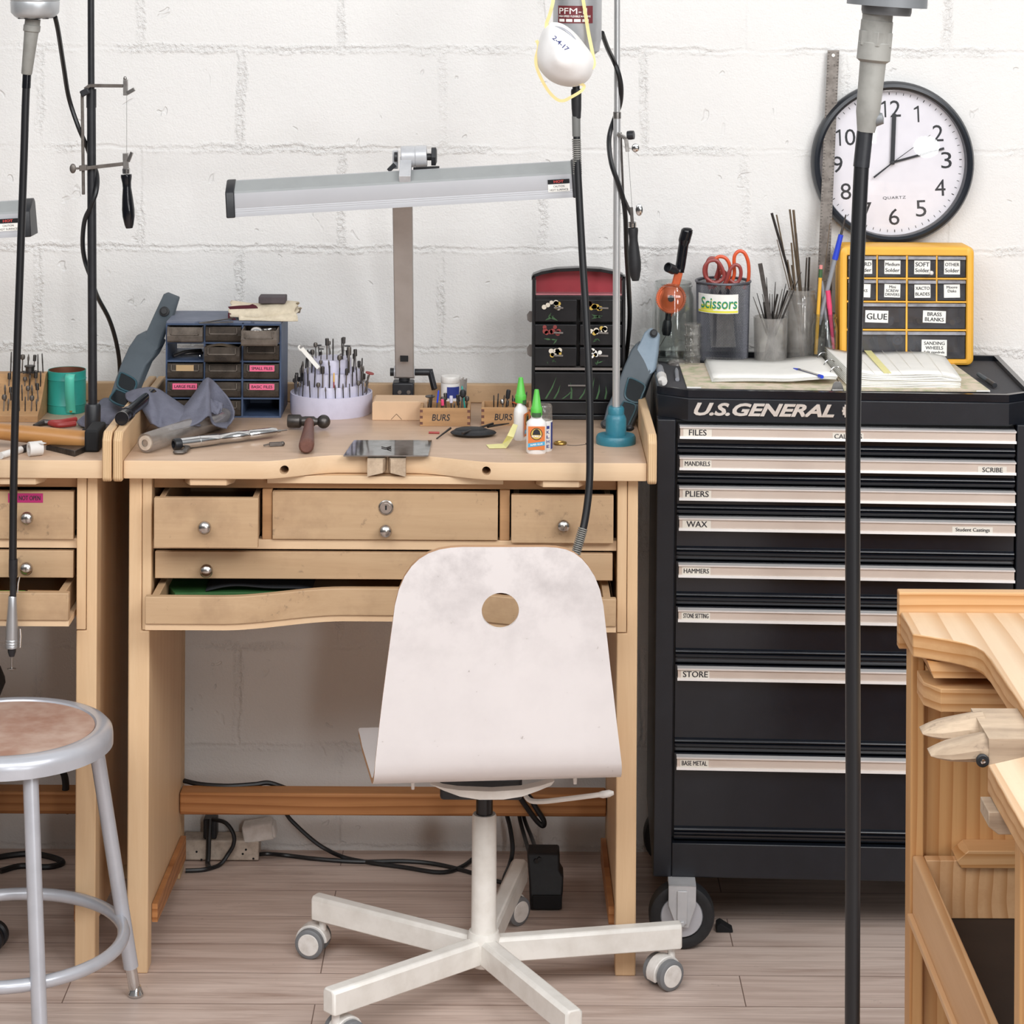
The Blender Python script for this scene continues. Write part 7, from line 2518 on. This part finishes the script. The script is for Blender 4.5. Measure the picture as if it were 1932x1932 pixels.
lying_pen('grey_stub', 'small grey cylinder lying left of the open binder', 'pen cap', CT(1278, 720) + Vector((0, 0, .0042)), CT(1276, 700) + Vector((0, 0, .0042)), [('stub', 0, .75, .0040, .0040, 'pen_grey'), ('stub_nose', .75, 1.0, .0040, .0024, 'pen_grey')])
p = CT(1279, 688)
tag(MB().lathe([(0, .011), (.010, .0105), (.018, .007), (.0215, .002), (.0215, 0), (0, 0)], p, n=30).build('clear_dome', 'tube_plastic', loc=p), 'shallow clear plastic dome lid in front of the glass jar', 'lid')

# ================================================================== ON THE LEFT WORKBENCH
stx0, stx1 = P(-60, 795, 4.74).x, P(72, 795, 4.74).x
bs = thing('bur_stand', 'stepped wooden stand full of thin burs on the left workbench', 'bur holder', ((stx0 + stx1) / 2, 4.77, ZB))
prof = [(4.735, ZB), (4.735, ZB + .012), (4.765, ZB + .028), (4.79, ZB + .050), (4.815, ZB + .078), (4.84, ZB + .078), (4.84, ZB)]
MB().prism([(stx0, y, z) for y, z in prof], (stx1 - stx0, 0, 0)).build('stand_block', 'tray_wood', bs, bevel=.0008, smooth=25)
for row, (y, z) in enumerate(((4.748, ZB + .012), (4.772, ZB + .028), (4.797, ZB + .045), (4.826, ZB + .076))):
    for k in range(7):
        x = stx1 - .006 - .0105 * k
        bur((0, 4, 3, 1, 4)[(row * 3 + k * 2) % 5], Vector((x + r_.uniform(-.002, .002), y, z - .006)), 'thin steel bur standing in the stepped wooden stand', 'burs in the wooden stand', tilt=(r_.uniform(-.05, .05), r_.uniform(-.06, .06)), sc=r_.uniform(.8, 1.05))
mb = MB()
o1 = Vector((P(56, 720, 4.80).x, 4.80, ZB + .055))
top_ = P(56, 700, 4.80).z
mb.cyl(o1, Vector((o1.x, o1.y, top_)), .0012, n=6)
mb.lathe([(0, 0), (.0125, .001), (.013, .0025), (.008, .004), (.008, .011), (.0102, .012), (.0102, .0145), (0, .0145)], Vector((o1.x, o1.y, top_ - .004)), n=20)
for k in range(12):
    t = 2 * math.pi * k / 12
    mb.bar(Vector((o1.x, o1.y, top_)), Vector((o1.x + .0195 * math.cos(t), o1.y + .0195 * math.sin(t), top_ - .002)), .0015, .0012)
tag(mb.build('wire_brush', 'dark_steel', loc=o1), 'dark bristly wire brush on a stem, tallest in the stepped wooden stand', 'brush')
# teal mug
mo = Vector((P(126, 780, 4.845).x, 4.845, ZB))
mug = thing('teal_mug', 'teal cylindrical metal cup with a flat strap handle, beside the black pole', 'cup', mo)
MB().lathe([(0, 0), (.0368, 0), (.0372, .002), (.0368, .016), (.0378, .0165), (.0368, .018), (.0366, .064), (.0376, .0645), (.0366, .066), (.0366, .081), (.0355, .081), (.0355, .003), (0, .003)], mo, n=44).build('mug_wall', 'teal_cup', mug, smooth=35)
MB().lathe([(.0353, .0805), (.0353, .0032), (0, .0032)], mo, n=40).build('mug_inside', 'copper_inside', mug)
hx = P(133, 740, 4.80).x
pth = [Vector((hx, mo.y - .0355, ZB + .078)), Vector((hx, mo.y - .050, ZB + .079)), Vector((hx, mo.y - .056, ZB + .070)), Vector((hx, mo.y - .052, ZB + .040)), Vector((hx, mo.y - .040, ZB + .012)), Vector((hx, mo.y - .0372, ZB + .004))]
pp = spline(pth, 4)
mb = MB()
vs = [[mb.v(p + Vector((sx * .0090, 0, 0))) for sx in (-1, 1)] for p in pp]
for A, Bq in zip(vs, vs[1:]):
    mb.f([A[0], A[1], Bq[1], Bq[0]])
mb.build('strap_handle', 'teal_light', mug, solid=.0012)
MB().lathe([(0, .001), (.0028, .001), (.003, 0)], pp[-2] + Vector((0, -.001, .003)), (0, -1, .1), 14).build('rivet', 'brass', mug)
# pliers
pl = thing('red_pliers', 'pliers with red grips lying in front of the teal cup', 'pliers', on_bench(105, 805))
MB().tube([on_bench(64, 807, .004), on_bench(82, 803, .006), on_bench(96, 803, .006)], [.003, .006, .005], 8).build('jaws', 'dark_steel', pl)
MB().tube(spline([on_bench(94, 804, .006), on_bench(112, 808, .006), on_bench(142, 805, .006)], 4), .0052, 8).build('grip', 'red_plastic', pl)
MB().tube(spline([on_bench(94, 803, .006), on_bench(115, 802, .006), on_bench(143, 797, .006)], 4), .0050, 8).build('grip', 'red_plastic', pl)
# big hammer
bhm = thing('big_hammer', 'large hammer with a thick wooden handle and black head, lying across the left workbench', 'hammer', on_bench(150, 850))
pa = [Vector((p.x, 4.60, p.z)) for p in [P(x, y, 4.60) for x, y in ((-120, 805),)]]
pa = [P(x, y, 4.49) for x, y in ((-140, 801), (-40, 810), (20, 816), (80, 822), (140, 829), (169, 832))]
MB().tube(spline(pa, 4), [.0125 + .0055 * min(1, i / 18) for i in range(21)], 16).build('hammer_handle', 'handle_wood', bhm)
hx0, hx1 = P(164, 830, 4.49).x, P(191, 830, 4.49).x
mb = MB().box(hx0, hx1, 4.462, 4.545, ZB + .0008, P(180, 806, 4.49).z)
mb.build('hammer_head', 'matte_black', bhm, bevel=.004)
# black pen, tape, steel block, dark torch
lying_pen('white_marker', 'white marker with black cap lying on the left workbench', 'marker', on_bench(1, 866, .0058), on_bench(64, 847, .0058), [('marker_body', 0, .60, .0062, .0066, 'white_plastic'), ('marker_cap', .60, .95, .0068, .0062, 'black_plastic'), ('cap_end', .95, 1.0, .005, .004, 'black_plastic')])
p0_, p1_ = on_bench(54, 861, .0128), on_bench(80, 858.5, .0128)
tp_ = thing('tape_roll', 'small roll of white tape lying on its side on the left workbench', 'tape', (p0_ + p1_) / 2 - Vector((0, 0, .0128)))
MB().lathe([(.0068, 0), (.0126, 0), (.0128, .001), (.0128, .023), (.0126, .024), (.0068, .024), (.0068, 0)], p0_, p1_ - p0_, 28).build('tape_body', 'white_tape', tp_, smooth=35)
mb = MB().bar(p1_ + Vector((-.004, -.006, .011)), p1_ + Vector((.006, -.012, .010)), .010, .0006)
mb.build('tape_end', 'white_tape', tp_)
a, b_, c_, d_ = on_bench(92, 850), on_bench(141, 862), on_bench(174, 848), on_bench(122, 839)
mb = MB().prism([a, b_, c_, d_], (0, 0, .0105))
mb.prism([a + Vector((-.006, .003, 0)), a + Vector((.004, -.002, 0)), a + Vector((.008, .006, 0)), a + Vector((-.002, .010, 0))], (0, 0, .008))
tag(mb.build('steel_block', 'dark_steel', loc=(a + c_) / 2, bevel=.001, smooth=30), 'flat dark steel block lying under the big hammer handle', 'block')
tq = thing('black_torch', 'black cylindrical metal tool resting on the side boards between the two workbenches', 'torch', P(250, 800, 4.55))
a, b_ = ON(229, 790, .981), ON(284, 745, .981)
e = (b_ - a).normalized()
MB().lathe([(0, .001), (.0105, .001), (.0112, 0), (.0122, .001), (.0122, .006), (.0112, .007), (.0112, .035), (.0128, .037), (.0128, .052), (.0105, .054), (.0105, .24), (0, .24)], a, e, 28).build('torch_body', 'black_gloss', tq, smooth=35)
MB().lathe([(.0123, .0015), (.0125, .002), (.0125, .005), (.0123, .0055)], a, e, 28).build('torch_ring', 'steel', tq)
rag2 = thing('shop_rag', 'blue grey rag bunched on the left workbench, under the dark magnifier', 'rag', on_bench(190, 800))
rows1 = [[P(172, 780, 4.80), P(190, 757, 4.80), P(205, 752, 4.79), P(225, 765, 4.78), P(238, 778, 4.77)],
         [P(158, 786, 4.74), P(178, 776, 4.73), P(200, 770, 4.72), P(222, 780, 4.72), P(236, 790, 4.72)],
         [P(147, 795, 4.70), P(160, 786, 4.68), P(185, 780, 4.66), P(208, 786, 4.66), P(226, 797, 4.67)],
         [P(150, 806, 4.69), P(166, 807, 4.655), P(186, 803, 4.64), P(205, 803, 4.64), P(212, 806, 4.66)]]
rows1 = [[Vector((min(p.x, -.722), p.y, max(p.z, ZB + .003))) for p in r] for r in rows1]
fn, nv_ = sheet(rows1, nu=24, seed=3.3)
MB().grid(fn, 24, nv_).build('rag_fold', 'rag_blue', rag2, solid=.003, smooth=80)

# ================================================================== IN THE TRAYS AND UNDER THE BENCHES
zq = .660
pts = [ON(312, 1108, zq), ON(330, 1128, zq), ON(560, 1126, zq), ON(548, 1098, zq), ON(320, 1096, zq)]
mb = MB()
poly_ = [Vector((p.x, p.y, .6450)) for p in pts]
mb.prism(poly_, (0, 0, .024))
tag(mb.build('green_folder', 'green_folder', loc=(pts[0] + pts[2]) / 2, bevel=.001, smooth=30), 'green folder lying in the open tray of the middle workbench', 'folder')
o1 = ON(480, 1108, .672)
mb = MB().grid(lambda u, v: Vector((o1.x - .085 + .19 * u, o1.y - .022 + .16 * v, .6705 + .010 * math.sin(math.pi * u) + .003 * math.sin(8 * u + 3 * v))), 18, 8)
tag(mb.build('black_cloth', 'black_cloth', loc=o1, solid=.002), 'black cloth lying over the green folder in the tray', 'cloth')
yt = 4.377
mb = MB().bar(P(-30, 1117, yt + .03), P(48, 1117, yt + .03), .006, .004)
tag(mb.build('lime_stick', 'lime_plastic', loc=P(10, 1117, yt + .03), bevel=.001), 'lime green plastic stick in the tray of the left workbench', 'stick')
mb = MB().bar(P(52, 1118, yt + .04), P(118, 1119, yt + .05), .02, .004)
tag(mb.build('wood_strip', 'case_shadow_wood', loc=P(90, 1118, yt + .04)), 'thin brown wood strip in the tray of the left workbench', 'strip')

# power strip, adapter, plug, cords
sa, sb = P(346, 1609, 4.985), P(490, 1609, 4.985)
ps = thing('power_strip', 'long white power strip on the floor at the wall, under the middle workbench', 'power strip', ((sa.x + sb.x) / 2, 4.985, 0))
MB().box(sa.x, sb.x, 4.965, 5.015, 0.002, .042).build('strip_body', 'cream_plastic', ps, bevel=.003)
for k, (px, py) in enumerate(((458, 1611), (464, 1603), (371, 1607), (478, 1620), (380, 1622))):
    MB().lathe([(0, .0006), (.0022, .0006), (.0022, 0)], P(px, py, 4.965), (0, -1, 0), 10).build('strip_slot', 'matte_black', ps)
a = P(455, 1588, 4.985)
ad = thing('plug_adapter', 'white block shaped plug adapter tilted above the power strip', 'adapter', a)
e = (P(520, 1578, 4.985) - P(456, 1588, 4.985)).normalized()
up_ = Vector((-e.z, 0, e.x))
o1 = P(488, 1566, 4.985)
mb = MB().obox(o1, e * .030, (0, .020, 0), up_ * .017)
mb.obox(o1 + e * .026 - up_ * .002, e * .009, (0, .018, 0), up_ * .013)
mb.build('adapter_body', 'white_plastic', ad, bevel=.003)
MB().cyl(o1 - e * .024 - up_ * .015, Vector((o1.x - .022, 4.985, .041)), .004, n=10).build('adapter_prong', 'cream_plastic', ad)
mb = MB().box(P(385, 1570, 4.985).x, P(410, 1570, 4.985).x, 4.97, 5.005, .0425, P(390, 1541, 4.985).z)
tag(mb.build('black_plug', 'black_plastic', loc=P(397, 1588, 4.985), bevel=.003), 'black plug standing in the power strip', 'plug')


def cord(label, pts, r=.0042, m='cable_black'):
    o = MB().tube(spline(pts, 6), r, 8).build('electric_cable', m, loc=pts[0])
    return tag(o, label, 'cord')


G = lambda x, y: FL(x, y) + Vector((0, 0, .0045))
cord('black cord running from behind the stretcher down to the floor, under the white chair', [P(515, 1485, 4.95), P(540, 1535, 4.97), P(560, 1558, 4.97), P(590, 1585, 4.965), P(615, 1602, 4.96), G(650, 1622), G(700, 1632), G(760, 1640), G(830, 1650), G(870, 1640), G(900, 1618), P(912, 1600, 4.99), P(920, 1560, 5.0), P(925, 1510, 5.0)])
cord('black cord lying on the floor from the power strip toward the chair column', [P(486, 1612, 4.985), P(505, 1611, 4.97), G(540, 1618), G(600, 1625), G(680, 1630), G(760, 1629), G(820, 1634), G(880, 1648), G(930, 1665), G(965, 1672)])
cord('black cord looping over the end of the power strip', [P(400, 1546, 4.967), P(425, 1552, 4.957), P(440, 1572, 4.952), P(441, 1592, 4.950), P(430, 1612, 4.948), G(414, 1636), G(385, 1645), G(350, 1647)])
cord('short black cord hanging straight over the power strip', [P(396, 1545, 4.967), P(394, 1580, 4.957), P(393, 1612, 4.950), G(392, 1634), G(396, 1642)], .005)
cord('black cord lying along the top of the stretcher', [P(347, 1473, 4.90), P(380, 1480, 4.89), P(430, 1483, 4.885), P(480, 1480, 4.89), P(505, 1477, 4.895), P(530, 1484, 4.90), P(556, 1494, 4.915)], .0048)
cord('black cord curving down to the foot pedal behind the chair column', [P(948, 1480, 4.915), P(952, 1520, 4.93), P(962, 1560, 4.93), P(967, 1600, 4.92), P(962, 1630, 4.90), P(952, 1655, 4.84), G(945, 1690)], .0045)
cord('pair of black cords dropping to the foot pedal, first strand', [P(975, 1490, 4.93), P(980, 1540, 4.93), P(990, 1580, 4.89), P(1000, 1610, 4.80), P(1012, 1625, 4.745)], .004)
cord('pair of black cords dropping to the foot pedal, second strand', [P(983, 1488, 4.935), P(988, 1540, 4.935), P(1003, 1580, 4.89), P(1012, 1606, 4.80), P(1018, 1622, 4.745)], .004)
cord('looped black cord end tied with a strap under the stretcher', [P(978, 1500, 4.835), P(995, 1525, 4.835), P(1012, 1548, 4.835), P(1024, 1558, 4.835), P(1026, 1548, 4.832), P(1012, 1525, 4.832), P(1000, 1505, 4.832), P(985, 1490, 4.84)], .0052)
cord('black cord hanging at the inner side of the left workbench', [P(100, 1440, 4.86), P(118, 1455, 4.86), P(124, 1480, 4.86), P(122, 1510, 4.86), P(128, 1530, 4.90)], .007)
cord('tangle of black cord on the floor under the left workbench', [G(-20, 1625), G(20, 1618), G(60, 1615), G(100, 1622), G(118, 1632), G(90, 1640), G(40, 1638), G(0, 1648)], .006)
fp = thing('foot_pedal', 'black foot pedal standing on its edge behind the chair column', 'foot pedal', FL(1030, 1715))
p0_, p1_ = FL(1000, 1718), FL(1058, 1716)
hgt = P(1030, 1610, p0_.y + .03).z
mb = MB().prism([(p0_.x, p0_.y, 0), (p1_.x, p0_.y, 0), (p1_.x + .004, p0_.y + .004, hgt * .35), (p1_.x + .005, p0_.y + .010, hgt * .62), (p1_.x - .002, p0_.y + .016, hgt * .72), (p1_.x - .002, p0_.y + .03, hgt), (p0_.x - .006, p0_.y + .03, hgt), (p0_.x - .002, p0_.y + .012, hgt * .5)], (0, .05, 0))
mb.build('pedal_body', 'black_rubber', fp, bevel=.004, smooth=50)
MB().box(p0_.x + .004, p1_.x + .002, p0_.y - .003, p0_.y + .004, 0.003, hgt * .30).build('pedal_plate', 'matte_black', fp, bevel=.002)
p = FL(1366, 1760)
mb = MB().prism([(p.x - .014, p.y, 0), (p.x + .016, p.y, 0), (p.x + .017, p.y, .003), (p.x - .006, p.y, .017), (p.x - .013, p.y, .013)], (0, .028, 0))
tag(mb.build('rubber_wedge', 'matte_black', loc=p, bevel=.001), 'small black wedge on the floor beside the tool chest wheel', 'wedge')
# black office chair pushed under the left bench (only its near edge shows)
oc = thing('office_chair', 'black office chair under the left workbench, only an edge and one caster showing', 'chair', (-1.15, 4.58, 0))
MB().lathe([(0, .43), (.20, .43), (.235, .445), (.243, .465), (.235, .485), (.20, .495), (0, .49)], Vector((-1.165, 4.56, 0)), n=40).build('seat', 'black_rubber', oc)
MB().cyl((-1.165, 4.56, .09), (-1.165, 4.56, .44), .024, n=18).build('column', 'black_plastic', oc)
for k in range(5):
    t = math.radians(-9 + 72 * k)
    e = Vector((math.cos(t), math.sin(t), 0))
    c = Vector((-1.165, 4.56, 0))
    MB().bar(c + e * .01 + Vector((0, 0, .095)), c + e * .245 + Vector((0, 0, .075)), .035, .028).build('base_arm', 'black_plastic', oc, bevel=.004)
    mb = MB()
    w0 = c + e * .236
    for s_ in (-1, 1):
        n_ = Vector((-e.y, e.x, 0))
        mb.lathe([(0, -.009), (.022, -.009), (.0255, -.005), (.0255, .005), (.022, .009), (0, .009)], w0 + n_ * .013 * s_ + Vector((0, 0, .026)), n_, 22)
    mb.cyl(w0 + Vector((0, 0, .03)), w0 + Vector((0, 0, .075)), .006, n=10)
    mb.build('caster', 'black_plastic', oc)
